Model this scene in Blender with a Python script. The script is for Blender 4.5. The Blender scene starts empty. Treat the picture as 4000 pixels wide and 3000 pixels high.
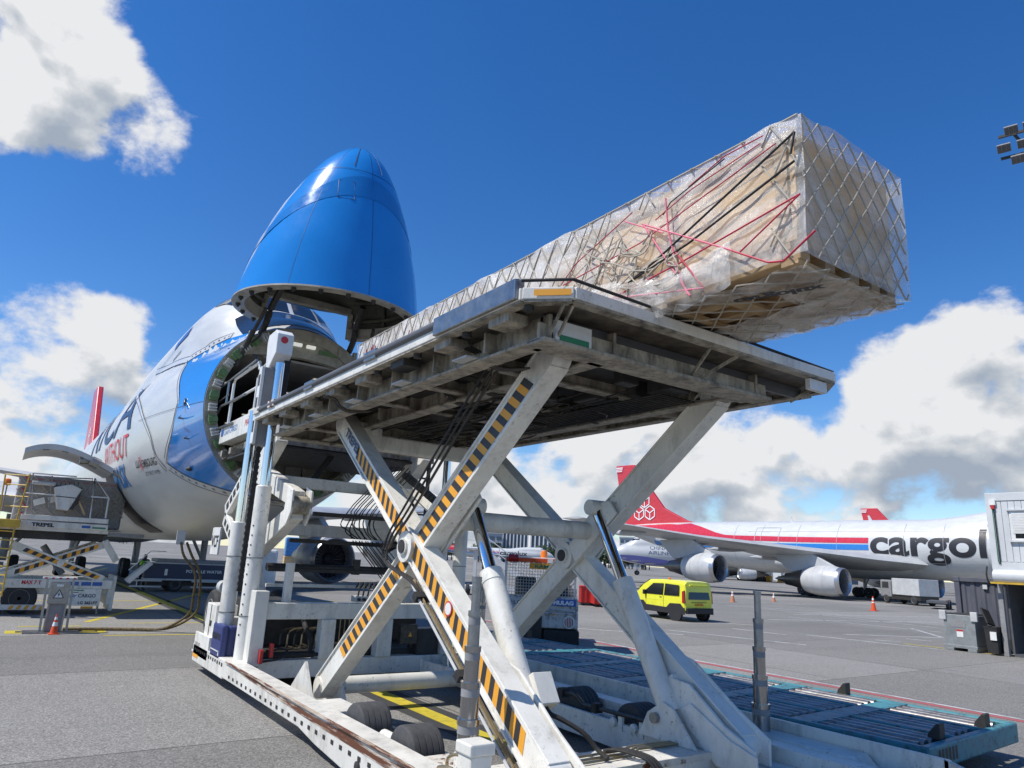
import bpy, bmesh, math, random
from mathutils import Vector as V, Matrix as M
R = math.radians
rnd = random.Random(7)
sc = bpy.context.scene
col = sc.collection

# ------------------------------------------------------------------ camera
CAM_H = 2.4; YAW, PITCH, ROLL, FPX = R(34.5), R(13.9), R(2.89), 2771.0
f0 = V((math.sin(YAW), math.cos(YAW), 0)); r0 = V((math.cos(YAW), -math.sin(YAW), 0)); u0 = V((0, 0, 1))
FW = math.cos(PITCH) * f0 + math.sin(PITCH) * u0
up_ = -math.sin(PITCH) * f0 + math.cos(PITCH) * u0
RT = math.cos(ROLL) * r0 + math.sin(ROLL) * up_
UP = math.cos(ROLL) * up_ - math.sin(ROLL) * r0
cd = bpy.data.cameras.new('camera'); cam = bpy.data.objects.new('camera', cd); col.objects.link(cam)
cd.sensor_width = 36.0; cd.lens = 36.0 * FPX / 4000.0; cd.clip_start = .05; cd.clip_end = 9000
cam.matrix_world = M(((RT.x, UP.x, -FW.x, 0), (RT.y, UP.y, -FW.y, 0), (RT.z, UP.z, -FW.z, CAM_H), (0, 0, 0, 1)))
sc.camera = cam
EYE = V((0, 0, CAM_H))
def ray(px, py): return RT * ((px - 2000) / FPX) - UP * ((py - 1500) / FPX) + FW
def atz(px, py, z): d = ray(px, py); return EYE + d * ((z - CAM_H) / d.z)
def aty(px, py, y): d = ray(px, py); return EYE + d * (y / d.y)
def atx(px, py, x): d = ray(px, py); return EYE + d * (x / d.x)

# ------------------------------------------------------------------ view, world, sun
sc.view_settings.view_transform = 'Standard'; sc.view_settings.look = 'None'
sc.view_settings.exposure = 0.0; sc.view_settings.gamma = 1.0; sc.view_settings.use_curve_mapping = False
SUN = V((-.67, .20, 1.0)).normalized()
w = bpy.data.worlds.new('World'); sc.world = w; w.use_nodes = True
nt = w.node_tree; nt.nodes.clear()
class NT:
    def __init__(s, tree): s.t = tree
    def n(s, typ, **k):
        x = s.t.nodes.new(typ)
        for a, b in k.items():
            if a[0] == '_': x.inputs[int(a[1:])].default_value = b
            else: setattr(x, a, b)
        return x
    def l(s, a, b): s.t.links.new(a, b)
    def math(s, op, a, b=None, clamp=False):
        x = s.n('ShaderNodeMath', operation=op, use_clamp=clamp)
        for i, q in enumerate((a, b)):
            if q is None: continue
            if isinstance(q, (int, float)): x.inputs[i].default_value = q
            else: s.l(q, x.inputs[i])
        return x.outputs[0]
    def ramp(s, fac, stops, interp='LINEAR'):
        x = s.n('ShaderNodeValToRGB'); e = x.color_ramp.elements; x.color_ramp.interpolation = interp
        while len(e) < len(stops): e.new(.5)
        for el, (p, c) in zip(e, stops):
            el.position = p; el.color = (c[0], c[1], c[2], 1) if not isinstance(c, (int, float)) else (c, c, c, 1)
        s.l(fac, x.inputs[0]); return x.outputs[0]
    def mix(s, fac, a, b, blend='MIX'):
        x = s.n('ShaderNodeMix', data_type='RGBA', blend_type=blend)
        for i, q in ((0, fac), (6, a), (7, b)):
            if isinstance(q, (int, float)): x.inputs[i].default_value = q
            elif isinstance(q, (tuple, list)): x.inputs[i].default_value = (q[0], q[1], q[2], 1)
            else: s.l(q, x.inputs[i])
        return x.outputs[2]

# cloud field: fractal noise over the sky's direction + where the banks of cumulus stand
BLOBS = [  # photo pixel of the bank's middle, radius (unit sphere), weight
    (60, 150, .16, .27), (320, 330, .13, .25), (540, 430, .09, .19), (-250, 350, .22, .24), (720, 450, .05, .18),
    (130, 1050, .06, .24), (430, 1320, .13, .30), (200, 1440, .14, .28), (570, 1400, .09, .25), (-150, 1500, .16, .2), (60, 1800, .08, .16),
    (3880, 1180, .11, .27), (3560, 1400, .12, .24), (3900, 1500, .17, .25), (3380, 1580, .12, .20), (4300, 1300, .26, .22),
    (2850, 1720, .13, .26), (2550, 1800, .12, .26), (2200, 1800, .12, .24), (3050, 1900, .15, .22), (1900, 1900, .14, .24), (1650, 1800, .10, .2), (3600, 1850, .14, .18)]
def cloud_group(name, detail):
    grp = bpy.data.node_groups.new(name, 'ShaderNodeTree')
    grp.interface.new_socket('d', in_out='INPUT', socket_type='NodeSocketVector'); grp.interface.new_socket('f', in_out='OUTPUT', socket_type='NodeSocketFloat')
    g = NT(grp); gi = g.n('NodeGroupInput'); go = g.n('NodeGroupOutput'); D = gi.outputs[0]
    mp = g.n('ShaderNodeMapping'); mp.inputs['Scale'].default_value = (1, 1, 1.35); g.l(D, mp.inputs[0])
    nz = g.n('ShaderNodeTexNoise'); nz.inputs['Scale'].default_value = 5.5; nz.inputs['Detail'].default_value = detail; nz.inputs['Roughness'].default_value = .57; nz.inputs['Distortion'].default_value = .15
    g.l(mp.outputs[0], nz.inputs['Vector'])
    acc = g.math('MULTIPLY', g.math('SUBTRACT', nz.outputs[0], .5), 1.7)
    sep = g.n('ShaderNodeSeparateXYZ'); g.l(D, sep.inputs[0])
    low = g.n('ShaderNodeMapRange', interpolation_type='SMOOTHSTEP', _1=.0, _2=.32, _3=.17, _4=-.26); g.l(sep.outputs[2], low.inputs[0])
    acc = g.math('ADD', acc, low.outputs[0])
    for px, py, rad, amp in BLOBS:
        c = ray(px, py).normalized()
        dn = g.n('ShaderNodeVectorMath', operation='DISTANCE'); g.l(D, dn.inputs[0]); dn.inputs[1].default_value = c
        mr = g.n('ShaderNodeMapRange', interpolation_type='SMOOTHERSTEP', _1=0, _2=rad * 1.25, _3=amp * .87, _4=0); g.l(dn.outputs['Value'], mr.inputs[0])
        acc = g.math('ADD', acc, mr.outputs[0])
    g.l(acc, go.inputs[0]); return grp
grp_f, grp_s = cloud_group('cloud_field', 11), cloud_group('cloud_volume', 3.2)
W = NT(nt)
tc = W.n('ShaderNodeTexCoord')
nrm = W.n('ShaderNodeVectorMath', operation='NORMALIZE'); W.l(tc.outputs['Generated'], nrm.inputs[0]); dv = nrm.outputs[0]
def field(off, grp):
    a = W.n('ShaderNodeVectorMath', operation='ADD'); W.l(dv, a.inputs[0]); a.inputs[1].default_value = off
    q = W.n('ShaderNodeGroup'); q.node_tree = grp; W.l(a.outputs[0], q.inputs[0]); return q.outputs[0]
UPV = (SUN + V((0, 0, 1))).normalized()
F0 = field((0, 0, 0), grp_f); F1 = field(UPV * .016, grp_f); S0 = field((0, 0, 0), grp_s); S1 = field(UPV * .05, grp_s); S2 = field(UPV * .11, grp_s)
mask = W.n('ShaderNodeMapRange', interpolation_type='SMOOTHSTEP', _1=.075, _2=.255); W.l(F0, mask.inputs[0])
thick = W.n('ShaderNodeMapRange', interpolation_type='SMOOTHSTEP', _1=.05, _2=.68, _3=.06, _4=.80); W.l(S2, thick.inputs[0])
relief = W.math('ADD', W.math('MULTIPLY', W.math('SUBTRACT', S1, S0), 2.3), W.math('MULTIPLY', W.math('SUBTRACT', F1, F0), 2.4))
shade = W.math('ADD', thick.outputs[0], relief, clamp=True)
ccol = W.ramp(shade, [(0, (.82, .83, .85)), (.3, (.64, .67, .71)), (.65, (.47, .52, .59)), (1, (.36, .42, .51))])
sky = W.n('ShaderNodeTexSky', sky_type='NISHITA'); sky.sun_disc = False
sky.sun_elevation = math.asin(SUN.z); sky.sun_rotation = math.atan2(SUN.x, SUN.y)
sky.altitude = 300; sky.air_density = 1.0; sky.dust_density = .15; sky.ozone_density = 4.0
hs = W.n('ShaderNodeHueSaturation'); hs.inputs['Saturation'].default_value = 1.3; hs.inputs['Hue'].default_value = .508; W.l(sky.outputs[0], hs.inputs['Color'])
b1 = W.n('ShaderNodeBackground'); b1.inputs[1].default_value = .15; W.l(hs.outputs[0], b1.inputs[0])
b2 = W.n('ShaderNodeBackground'); b2.inputs[1].default_value = 1.0; W.l(ccol, b2.inputs[0])
mx = W.n('ShaderNodeMixShader'); W.l(mask.outputs[0], mx.inputs[0]); W.l(b1.outputs[0], mx.inputs[1]); W.l(b2.outputs[0], mx.inputs[2])
out = W.n('ShaderNodeOutputWorld'); W.l(mx.outputs[0], out.inputs[0])
sl = bpy.data.lights.new('sun', 'SUN'); sl.energy = 5.0; sl.angle = R(.53); sl.color = (1, .955, .88)
so = bpy.data.objects.new('sun', sl); col.objects.link(so); so.rotation_euler = SUN.to_track_quat('Z', 'Y').to_euler(); so.location = (0, 0, 60)

# ------------------------------------------------------------------ mesh helpers
OFF = {}
class MB:
    def __init__(s): s.v = []; s.f = []; s.m = []; s.mi = 0
    def add(s, vs, fs):
        n = len(s.v); s.v += [V(q) for q in vs]; s.f += [tuple(i + n for i in f) for f in fs]; s.m += [s.mi] * len(fs); return s
    def bx(s, x0, x1, y0, y1, z0, z1):
        return s.add([(x0, y0, z0), (x1, y0, z0), (x1, y1, z0), (x0, y1, z0), (x0, y0, z1), (x1, y0, z1), (x1, y1, z1), (x0, y1, z1)],
                     [(0, 3, 2, 1), (4, 5, 6, 7), (0, 1, 5, 4), (1, 2, 6, 5), (2, 3, 7, 6), (3, 0, 4, 7)])
    def frame(s, p, q, up=(0, 0, 1)):
        p, q = V(p), V(q); d = (q - p).normalized(); up = V(up)
        if abs(d.dot(up.normalized())) > .98: up = V((1, 0, 0)) if abs(d.x) < .9 else V((0, 1, 0))
        sd = d.cross(up).normalized(); return p, q, d, sd, sd.cross(d).normalized()
    def beam(s, p, q, wd, ht, up=(0, 0, 1), wd2=None, ht2=None):
        p, q, d, sd, u = s.frame(p, q, up); vs = []
        for c, a, b in ((p, wd, ht), (q, wd2 or wd, ht2 or ht)):
            for i, j in ((-1, -1), (1, -1), (1, 1), (-1, 1)): vs.append(c + sd * (i * a / 2) + u * (j * b / 2))
        return s.add(vs, [(0, 1, 2, 3), (7, 6, 5, 4), (0, 4, 5, 1), (1, 5, 6, 2), (2, 6, 7, 3), (3, 7, 4, 0)])
    def tube(s, p, q, r, r2=None, n=12, cap=True):
        p, q, d, sd, u = s.frame(p, q); r2 = r if r2 is None else r2
        vs = [c + (sd * math.cos(2 * math.pi * k / n) + u * math.sin(2 * math.pi * k / n)) * a for c, a in ((p, r), (q, r2)) for k in range(n)]
        fs = [(k, (k + 1) % n, n + (k + 1) % n, n + k) for k in range(n)]
        if cap: fs += [tuple(range(n - 1, -1, -1)), tuple(range(n, 2 * n))]
        return s.add(vs, fs)
    def path(s, pts, r, n=6, closed=False):
        pts = [V(p) for p in pts]; vs = []; N = len(pts)
        for i, p in enumerate(pts):
            d = (pts[min(i + 1, N - 1)] - pts[max(i - 1, 0)]).normalized()
            a = V((0, 0, 1)) if abs(d.z) < .9 else V((1, 0, 0))
            sd = d.cross(a).normalized(); u = sd.cross(d)
            vs += [p + (sd * math.cos(2 * math.pi * k / n) + u * math.sin(2 * math.pi * k / n)) * r for k in range(n)]
        fs = [(i * n + k, i * n + (k + 1) % n, (i + 1) * n + (k + 1) % n, (i + 1) * n + k) for i in range(N - 1) for k in range(n)]
        fs += [tuple(range(n - 1, -1, -1)), tuple(range((N - 1) * n, N * n))]
        return s.add(vs, fs)
    def lathe(s, prof, o, axis, n=24, cap=True):
        o, q, d, sd, u = s.frame(o, V(o) + V(axis)); vs = []
        for r, h in prof: vs += [o + d * h + (sd * math.cos(2 * math.pi * k / n) + u * math.sin(2 * math.pi * k / n)) * r for k in range(n)]
        fs = [(i * n + k, i * n + (k + 1) % n, (i + 1) * n + (k + 1) % n, (i + 1) * n + k) for i in range(len(prof) - 1) for k in range(n)]
        if cap: fs += [tuple(range(n - 1, -1, -1)), tuple(range((len(prof) - 1) * n, len(prof) * n))]
        return s.add(vs, fs)
    def prism(s, poly, ax, a, b):
        n = len(poly); vs = []
        for t in (a, b):
            for u, v in poly: vs.append({'x': (t, u, v), 'y': (u, t, v), 'z': (u, v, t)}[ax])
        fs = [tuple(range(n)), tuple(range(2 * n - 1, n - 1, -1))] + [(k, n + k, n + (k + 1) % n, (k + 1) % n) for k in range(n)]
        return s.add(vs, fs)
    def loft(s, rings, closed=True, cap=False):
        n = len(rings[0]); vs = [p for r in rings for p in r]; m = n if closed else n - 1
        fs = [(i * n + k, i * n + (k + 1) % n, (i + 1) * n + (k + 1) % n, (i + 1) * n + k) for i in range(len(rings) - 1) for k in range(m)]
        if cap: fs += [tuple(range(n - 1, -1, -1)), tuple(range((len(rings) - 1) * n, len(rings) * n))]
        return s.add(vs, fs)
    def xf(s, mat, start=0):
        for i in range(start, len(s.v)): s.v[i] = mat @ s.v[i]
        return s
    def build(s, name, mats, parent=None, smooth=False, bevel=0, fix=True):
        me = bpy.data.meshes.new(name)
        off = OFF.get(parent.name, V((0, 0, 0))) if parent else V((0, 0, 0))
        me.from_pydata([tuple(q - off) for q in s.v], [], s.f)
        mats = mats if isinstance(mats, (list, tuple)) else [mats]
        for m_ in mats: me.materials.append(m_)
        if len(mats) > 1: me.polygons.foreach_set('material_index', s.m)
        if fix:
            bm = bmesh.new(); bm.from_mesh(me); bmesh.ops.recalc_face_normals(bm, faces=bm.faces); bm.to_mesh(me); bm.free()
        if smooth:
            me.shade_smooth()
            me.set_sharp_from_angle(angle=R(smooth if smooth is not True else 38))
        o = bpy.data.objects.new(name, me); col.objects.link(o)
        if parent: o.parent = parent; OFF[o.name] = off
        else: OFF[o.name] = V((0, 0, 0))
        if bevel:
            b = o.modifiers.new('bevel', 'BEVEL'); b.width = bevel; b.segments = 2; b.limit_method = 'ANGLE'; b.angle_limit = R(40)
        return o
def tag(o, label=None, cat=None, group=None, kind=None):
    for k, q in (('label', label), ('category', cat), ('group', group), ('kind', kind)):
        if q: o[k] = q
    return o
def thing(name, loc, label, cat, group=None, rz=0, local=False):
    o = bpy.data.objects.new(name, None); col.objects.link(o); o.location = loc; o.rotation_euler = (0, 0, rz); o.empty_display_size = .3
    OFF[o.name] = V((0, 0, 0)) if local else V(loc)
    return tag(o, label, cat, group)
def one(o, loc=None):   # a one-mesh thing: put its origin at loc (its base)
    if loc is not None:
        o.data.transform(M.Translation(-V(loc))); o.location = loc
    return o
def dup(o, parent=None, loc=None, rz=None):
    c = o.copy(); col.objects.link(c)
    if parent: c.parent = parent
    if loc is not None: c.location = loc
    if rz is not None: c.rotation_euler = (0, 0, rz)
    for ch in list(o.children): dup(ch, c)
    return c

# ------------------------------------------------------------------ materials
def mat(name, c, rough=.5, metal=0., dirt=0., dirtc=(.06, .05, .04), dscale=3., rust=0., rscale=2., var=.06, bump=0., bscale=60., coat=0., streak=1., lo=.42, hi=.72, spec=.5, spots=0.):
    m = bpy.data.materials.new(name); m.use_nodes = True; t = NT(m.node_tree); b = m.node_tree.nodes['Principled BSDF']
    b.inputs['Roughness'].default_value = rough; b.inputs['Metallic'].default_value = metal; b.inputs['Coat Weight'].default_value = coat; b.inputs['Coat Roughness'].default_value = .08
    b.inputs['Specular IOR Level'].default_value = spec
    tcn = t.n('ShaderNodeTexCoord'); mpn = t.n('ShaderNodeMapping'); t.l(tcn.outputs['Object'], mpn.inputs[0]); mpn.inputs['Scale'].default_value = (1, 1, 1 / streak)
    n1 = t.n('ShaderNodeTexNoise'); n1.inputs['Scale'].default_value = dscale; n1.inputs['Detail'].default_value = 8; n1.inputs['Roughness'].default_value = .65; t.l(mpn.outputs[0], n1.inputs['Vector'])
    c2 = tuple(max(0, q * (1 - var * 2.5)) for q in c); c3 = tuple(min(1, q * (1 + var)) for q in c)
    base = t.ramp(n1.outputs[0], [(.3, c2), (.7, c3)])
    if dirt:
        n2 = t.n('ShaderNodeTexNoise'); n2.inputs['Scale'].default_value = dscale * 1.7; n2.inputs['Detail'].default_value = 10; n2.inputs['Roughness'].default_value = .7; t.l(mpn.outputs[0], n2.inputs['Vector'])
        base = t.mix(t.math('MULTIPLY', t.ramp(n2.outputs[0], [(lo, 0.), (hi, 1.)]), dirt), base, dirtc)
    if rust:
        n3 = t.n('ShaderNodeTexNoise'); n3.inputs['Scale'].default_value = rscale; n3.inputs['Detail'].default_value = 12; n3.inputs['Roughness'].default_value = .75; t.l(mpn.outputs[0], n3.inputs['Vector'])
        k = t.ramp(n3.outputs[0], [(.66 - rust * .2, 0.), (.70 - rust * .2, 1.)])
        base = t.mix(k, base, (.13, .045, .02))
    if spots:
        n5 = t.n('ShaderNodeTexNoise'); n5.inputs['Scale'].default_value = 17; n5.inputs['Detail'].default_value = 6; n5.inputs['Roughness'].default_value = .75; t.l(tcn.outputs['Object'], n5.inputs['Vector'])
        n6 = t.n('ShaderNodeTexNoise'); n6.inputs['Scale'].default_value = 1.3; n6.inputs['Detail'].default_value = 3; t.l(tcn.outputs['Object'], n6.inputs['Vector'])
        base = t.mix(t.math('MULTIPLY', t.ramp(n5.outputs[0], [(.58, 0.), (.66, spots)]), t.ramp(n6.outputs[0], [(.42, 0.), (.6, 1.)])), base, (.05, .042, .035))
    t.l(base, b.inputs['Base Color'])
    rv = t.n('ShaderNodeMapRange', _1=.3, _2=.7, _3=max(.03, rough - .08), _4=min(1, rough + .1)); t.l(n1.outputs[0], rv.inputs[0]); t.l(rv.outputs[0], b.inputs['Roughness'])
    if bump:
        n4 = t.n('ShaderNodeTexNoise'); n4.inputs['Scale'].default_value = bscale; n4.inputs['Detail'].default_value = 4; t.l(tcn.outputs['Object'], n4.inputs['Vector'])
        bp = t.n('ShaderNodeBump'); bp.inputs['Strength'].default_value = bump; bp.inputs['Distance'].default_value = .01; t.l(n4.outputs[0], bp.inputs['Height']); t.l(bp.outputs[0], b.inputs['Normal'])
    return m
def flat(name, c, rough=.5, metal=0., coat=0.): return mat(name, c, rough, metal, var=.02, coat=coat)
K = {}
K['cream'] = mat('cream_paint', (.74, .72, .65), .4, spots=.8, dirt=.6, dirtc=(.16, .14, .11), dscale=2.2, streak=3, lo=.5, hi=.78)
K['cream_clean'] = mat('cream_paint_clean', (.80, .78, .71), .38, dirt=.5, dirtc=(.2, .17, .13), dscale=2.4, streak=2, lo=.5, hi=.76, spots=.7)
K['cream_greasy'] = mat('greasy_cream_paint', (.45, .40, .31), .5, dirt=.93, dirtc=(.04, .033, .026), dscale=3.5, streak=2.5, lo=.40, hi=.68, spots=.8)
K['cream_rusty'] = mat('rusty_cream_paint', (.66, .63, .56), .5, dirt=.6, dirtc=(.2, .11, .05), dscale=3, rust=.62, rscale=3.2, lo=.5, hi=.75)
K['white'] = mat('white_paint', (.78, .78, .75), .4, dirt=.25, dirtc=(.3, .28, .25), dscale=2)
K['black'] = mat('black_rubber', (.02, .02, .021), .75, dirt=.3, dirtc=(.07, .065, .06), dscale=8)
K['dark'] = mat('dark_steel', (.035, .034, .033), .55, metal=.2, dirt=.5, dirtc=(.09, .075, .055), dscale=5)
K['grease'] = mat('greasy_pipes', (.05, .044, .036), .38, metal=.5, dirt=.5, dirtc=(.16, .14, .11), dscale=6)
K['steel'] = mat('worn_steel', (.36, .36, .355), .35, metal=.9, dirt=.4, dirtc=(.1, .09, .08), dscale=6)
K['chrome'] = flat('chrome', (.78, .79, .8), .06, 1.0)
K['chrome_dull'] = mat('scratched_chrome', (.42, .42, .42), .16, 1.0, dirt=.4, dirtc=(.14, .13, .12), dscale=4, streak=8)
K['brass'] = mat('brass_pipe', (.42, .33, .19), .35, .8, dirt=.5, dirtc=(.2, .17, .12), dscale=8)
K['orange'] = flat('orange_stripe', (.80, .36, .03), .5)
K['stripe_black'] = flat('black_stripe', (.03, .03, .032), .5)
K['yellow'] = mat('yellow_paint', (.62, .40, .04), .45, dirt=.4, dirtc=(.15, .1, .04), dscale=5)
K['red'] = mat('red_paint', (.55, .035, .03), .45, dirt=.3, dirtc=(.12, .02, .02), dscale=4)
K['navy'] = mat('navy_plastic', (.028, .04, .16), .45, dirt=.3, dirtc=(.08, .09, .16), dscale=4)
K['teal'] = mat('teal_paint', (.06, .25, .29), .5, dirt=.85, dirtc=(.05, .045, .04), dscale=4, rust=.28, rscale=5, lo=.5, hi=.66)
K['roller'] = mat('worn_rollers', (.38, .37, .35), .4, .75, dirt=.7, dirtc=(.14, .08, .045), dscale=5)
K['glass'] = flat('dark_glass', (.015, .018, .02), .06, coat=.5)
K['rust_streak'] = mat('long_rust_streaks', (.70, .66, .58), .55, dirt=.7, dirtc=(.3, .17, .07), dscale=2.2, rust=.95, rscale=2.6, lo=.4, hi=.6)
for _n in K['rust_streak'].node_tree.nodes:
    if _n.type == 'MAPPING': _n.inputs['Scale'].default_value = (1, .22, 5)
K['lamp_red'] = flat('red_lens', (.4, .02, .02), .2)
K['lamp_orange'] = flat('orange_lens', (.8, .2, .02), .2)
K['text_black'] = flat('black_lettering', (.02, .02, .025), .5)
K['text_navy'] = flat('navy_lettering', (.02, .05, .13), .45)
K['text_white'] = flat('white_lettering', (.8, .8, .8), .5)
K['text_red'] = flat('red_lettering', (.55, .03, .04), .5)
K['text_blue'] = flat('blue_lettering', (.05, .2, .48), .45)
K['blue_label'] = flat('blue_label', (.03, .12, .4), .4)
K['green_label'] = flat('green_label', (.02, .2, .1), .4)
K['grey'] = mat('grey_paint', (.28, .28, .28), .5, dirt=.4, dirtc=(.1, .1, .1), dscale=4)
K['grey_dark'] = mat('dark_grey_paint', (.09, .095, .105), .5, dirt=.3, dirtc=(.16, .15, .14), dscale=3)
K['light_grey'] = mat('light_grey_paint', (.55, .56, .55), .45, dirt=.3, dirtc=(.3, .29, .27), dscale=2)

_fcache = {}
def text_mesh(body, size, bold=0., shear=0., spacing=1.):
    cu = bpy.data.curves.new('lettering', 'FONT'); cu.body = body; cu.size = size; cu.offset = bold; cu.shear = shear; cu.space_character = spacing; cu.resolution_u = 6
    o = bpy.data.objects.new('lettering', cu); col.objects.link(o)
    dg = bpy.context.evaluated_depsgraph_get(); me = bpy.data.meshes.new_from_object(o.evaluated_get(dg))
    bpy.data.objects.remove(o); bpy.data.curves.remove(cu); return me
def text(name, body, size, o, ux, uy, m, parent=None, width=None, bold=0., shear=0., center=False):
    """flat lettering: o = lower-left corner, ux / uy = reading and up directions"""
    me = text_mesh(body, size, bold, shear); ux, uy = V(ux).normalized(), V(uy).normalized(); o = V(o)
    xs = [v.co.x for v in me.vertices]; a, b = min(xs), max(xs); k = (width / (b - a)) if width else 1
    off = OFF.get(parent.name, V((0, 0, 0))) if parent else V((0, 0, 0)); sh = (b - a) * k / 2 if center else 0
    for v in me.vertices: v.co = o + ux * ((v.co.x - a) * k - sh) + uy * v.co.y - off
    me.materials.clear(); me.materials.append(m); me.name = name
    ob = bpy.data.objects.new(name, me); col.objects.link(ob)
    if parent: ob.parent = parent; OFF[ob.name] = off
    return ob
def text_on(name, body, poly_fn, size, m, parent, width=None, bold=0., shear=0., cut=.4, height=None):
    """lettering wrapped on a curved skin: poly_fn(u, v) -> point"""
    me = text_mesh(body, size, bold, shear); bm = bmesh.new(); bm.from_mesh(me); bpy.data.meshes.remove(me)
    return wrap(name, bm, poly_fn, m, parent, cut, width, height)
def wrap(name, bm, fn, m, parent, cut=.4, width=None, height=None):
    xs = [v.co.x for v in bm.verts]; ys = [v.co.y for v in bm.verts]; a, b, c, d = min(xs), max(xs), min(ys), max(ys)
    kx = width / (b - a) if width else 1; ky = height / (d - c) if height else 1
    for v in bm.verts:
        if width: v.co.x = (v.co.x - a) * kx
        if height: v.co.y = (v.co.y - c) * ky
    xs = [v.co.x for v in bm.verts]; ys = [v.co.y for v in bm.verts]; a, b, c, d = min(xs), max(xs), min(ys), max(ys)
    for lo, hi, n in ((a, b, V((1, 0, 0))), (c, d, V((0, 1, 0)))):
        t = lo + cut
        while t < hi:
            bmesh.ops.bisect_plane(bm, geom=bm.verts[:] + bm.edges[:] + bm.faces[:], plane_co=n * t, plane_no=n); t += cut
    for v in bm.verts: v.co = V(fn(v.co.x, v.co.y))
    me = bpy.data.meshes.new(name); bm.to_mesh(me); bm.free(); me.materials.append(m)
    o = bpy.data.objects.new(name, me); col.objects.link(o); o.parent = parent; OFF[o.name] = OFF.get(parent.name, V((0, 0, 0))); me.shade_smooth(); return o
def poly_bm(pts):
    bm = bmesh.new(); bm.faces.new([bm.verts.new((p[0], p[1], 0)) for p in pts]); return bm
def smooth_pts(pts, n=6):
    pts = [V(p) if len(p) == 3 else V((p[0], p[1], 0)) for p in pts]; o = []
    P = [pts[0]] + pts + [pts[-1]]
    for i in range(1, len(P) - 2):
        for k in range(n):
            t = k / n; a, b, c, d = P[i - 1], P[i], P[i + 1], P[i + 2]
            o.append(.5 * ((2 * b) + (c - a) * t + (2 * a - 5 * b + 4 * c - d) * t * t + (3 * b - a - 3 * c + d) * t ** 3))
    return o + [pts[-1]]
# ------------------------------------------------------------------ ground and markings
def ground_mat():
    m = bpy.data.materials.new('apron_surface'); m.use_nodes = True; t = NT(m.node_tree); b = m.node_tree.nodes['Principled BSDF']
    tcn = t.n('ShaderNodeTexCoord'); P = tcn.outputs['Object']
    def nz(s, d=6, r=.6):
        n = t.n('ShaderNodeTexNoise'); n.inputs['Scale'].default_value = s; n.inputs['Detail'].default_value = d; n.inputs['Roughness'].default_value = r; t.l(P, n.inputs['Vector']); return n.outputs[0]
    base = t.ramp(nz(.16, 9, .65), [(.3, (.215, .208, .193)), (.7, (.31, .30, .28))])
    mp = t.n('ShaderNodeMapping'); mp.inputs['Scale'].default_value = (.02, .35, 1); mp.inputs['Rotation'].default_value = (0, 0, R(25)); t.l(P, mp.inputs[0])
    st = t.n('ShaderNodeTexNoise'); st.inputs['Scale'].default_value = 2.5; st.inputs['Detail'].default_value = 8; t.l(mp.outputs[0], st.inputs['Vector'])
    base = t.mix(t.ramp(st.outputs[0], [(.52, 0.), (.75, .35)]), base, (.07, .068, .066))
    vo = t.n('ShaderNodeTexVoronoi'); vo.inputs['Scale'].default_value = 55; t.l(P, vo.inputs['Vector'])
    base = t.mix(.5, base, t.ramp(vo.outputs['Color'], [(.15, (.08, .078, .074)), (.5, (.26, .25, .23)), (.9, (.53, .51, .47))]))
    base = t.mix(t.ramp(nz(28, 4), [(.35, 0.), (.7, .4)]), base, (.15, .147, .14))
    bk = t.n('ShaderNodeTexBrick'); bk.offset = 0; bk.inputs['Color1'].default_value = (.74, .74, .74, 1); bk.inputs['Color2'].default_value = (1.08, 1.08, 1.08, 1); bk.inputs['Mortar'].default_value = (1, 1, 1, 1); bk.inputs['Scale'].default_value = 1; bk.inputs['Mortar Size'].default_value = .016; bk.inputs['Brick Width'].default_value = 7.5; bk.inputs['Row Height'].default_value = 6.0
    m2 = t.n('ShaderNodeMapping'); m2.inputs['Rotation'].default_value = (0, 0, R(-1.5)); m2.inputs['Location'].default_value = (.8, 2.1, 0); t.l(P, m2.inputs[0]); t.l(m2.outputs[0], bk.inputs['Vector'])
    base = t.mix(1.0, base, bk.outputs['Color'], 'MULTIPLY')
    base = t.mix(t.math('MULTIPLY', bk.outputs['Fac'], .8), base, (.05, .048, .045))
    m3 = t.n('ShaderNodeMapping'); m3.inputs['Scale'].default_value = (1.6, .05, 1); m3.inputs['Rotation'].default_value = (0, 0, R(-14)); t.l(P, m3.inputs[0]); s3 = t.n('ShaderNodeTexNoise'); s3.inputs['Scale'].default_value = 1.3; s3.inputs['Detail'].default_value = 5; t.l(m3.outputs[0], s3.inputs['Vector']); base = t.mix(t.ramp(s3.outputs[0], [(.60, 0.), (.72, .3)]), base, (.075, .072, .07))
    oil = t.ramp(nz(.9, 10, .7), [(.64, 0.), (.76, .55)]); base = t.mix(oil, base, (.06, .057, .052))
    t.l(base, b.inputs['Base Color']); b.inputs['Roughness'].default_value = .9; b.inputs['Specular IOR Level'].default_value = .15
    bp = t.n('ShaderNodeBump'); bp.inputs['Strength'].default_value = .5; bp.inputs['Distance'].default_value = .006; t.l(vo.outputs['Distance'], bp.inputs['Height']); t.l(bp.outputs[0], b.inputs['Normal'])
    return m
K['ground'] = ground_mat()
g_ = MB().add([(-4000, -400, 0), (4000, -400, 0), (4000, 6000, 0), (-4000, 6000, 0)], [(0, 1, 2, 3)])
tag(g_.build('apron_ground', K['ground']), 'grey asphalt apron with fine joints', kind='structure')
K['mark_y'] = mat('worn_yellow_marking', (.56, .45, .03), .7, dirt=.6, dirtc=(.16, .14, .07), dscale=4, lo=.5, hi=.72)
K['mark_w'] = mat('worn_white_marking', (.52, .52, .5), .7, dirt=.7, dirtc=(.17, .165, .155), dscale=1.2, lo=.46, hi=.62)
K['mark_r'] = mat('worn_red_marking', (.42, .09, .09), .7, dirt=.5, dirtc=(.2, .16, .15), dscale=2)
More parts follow.
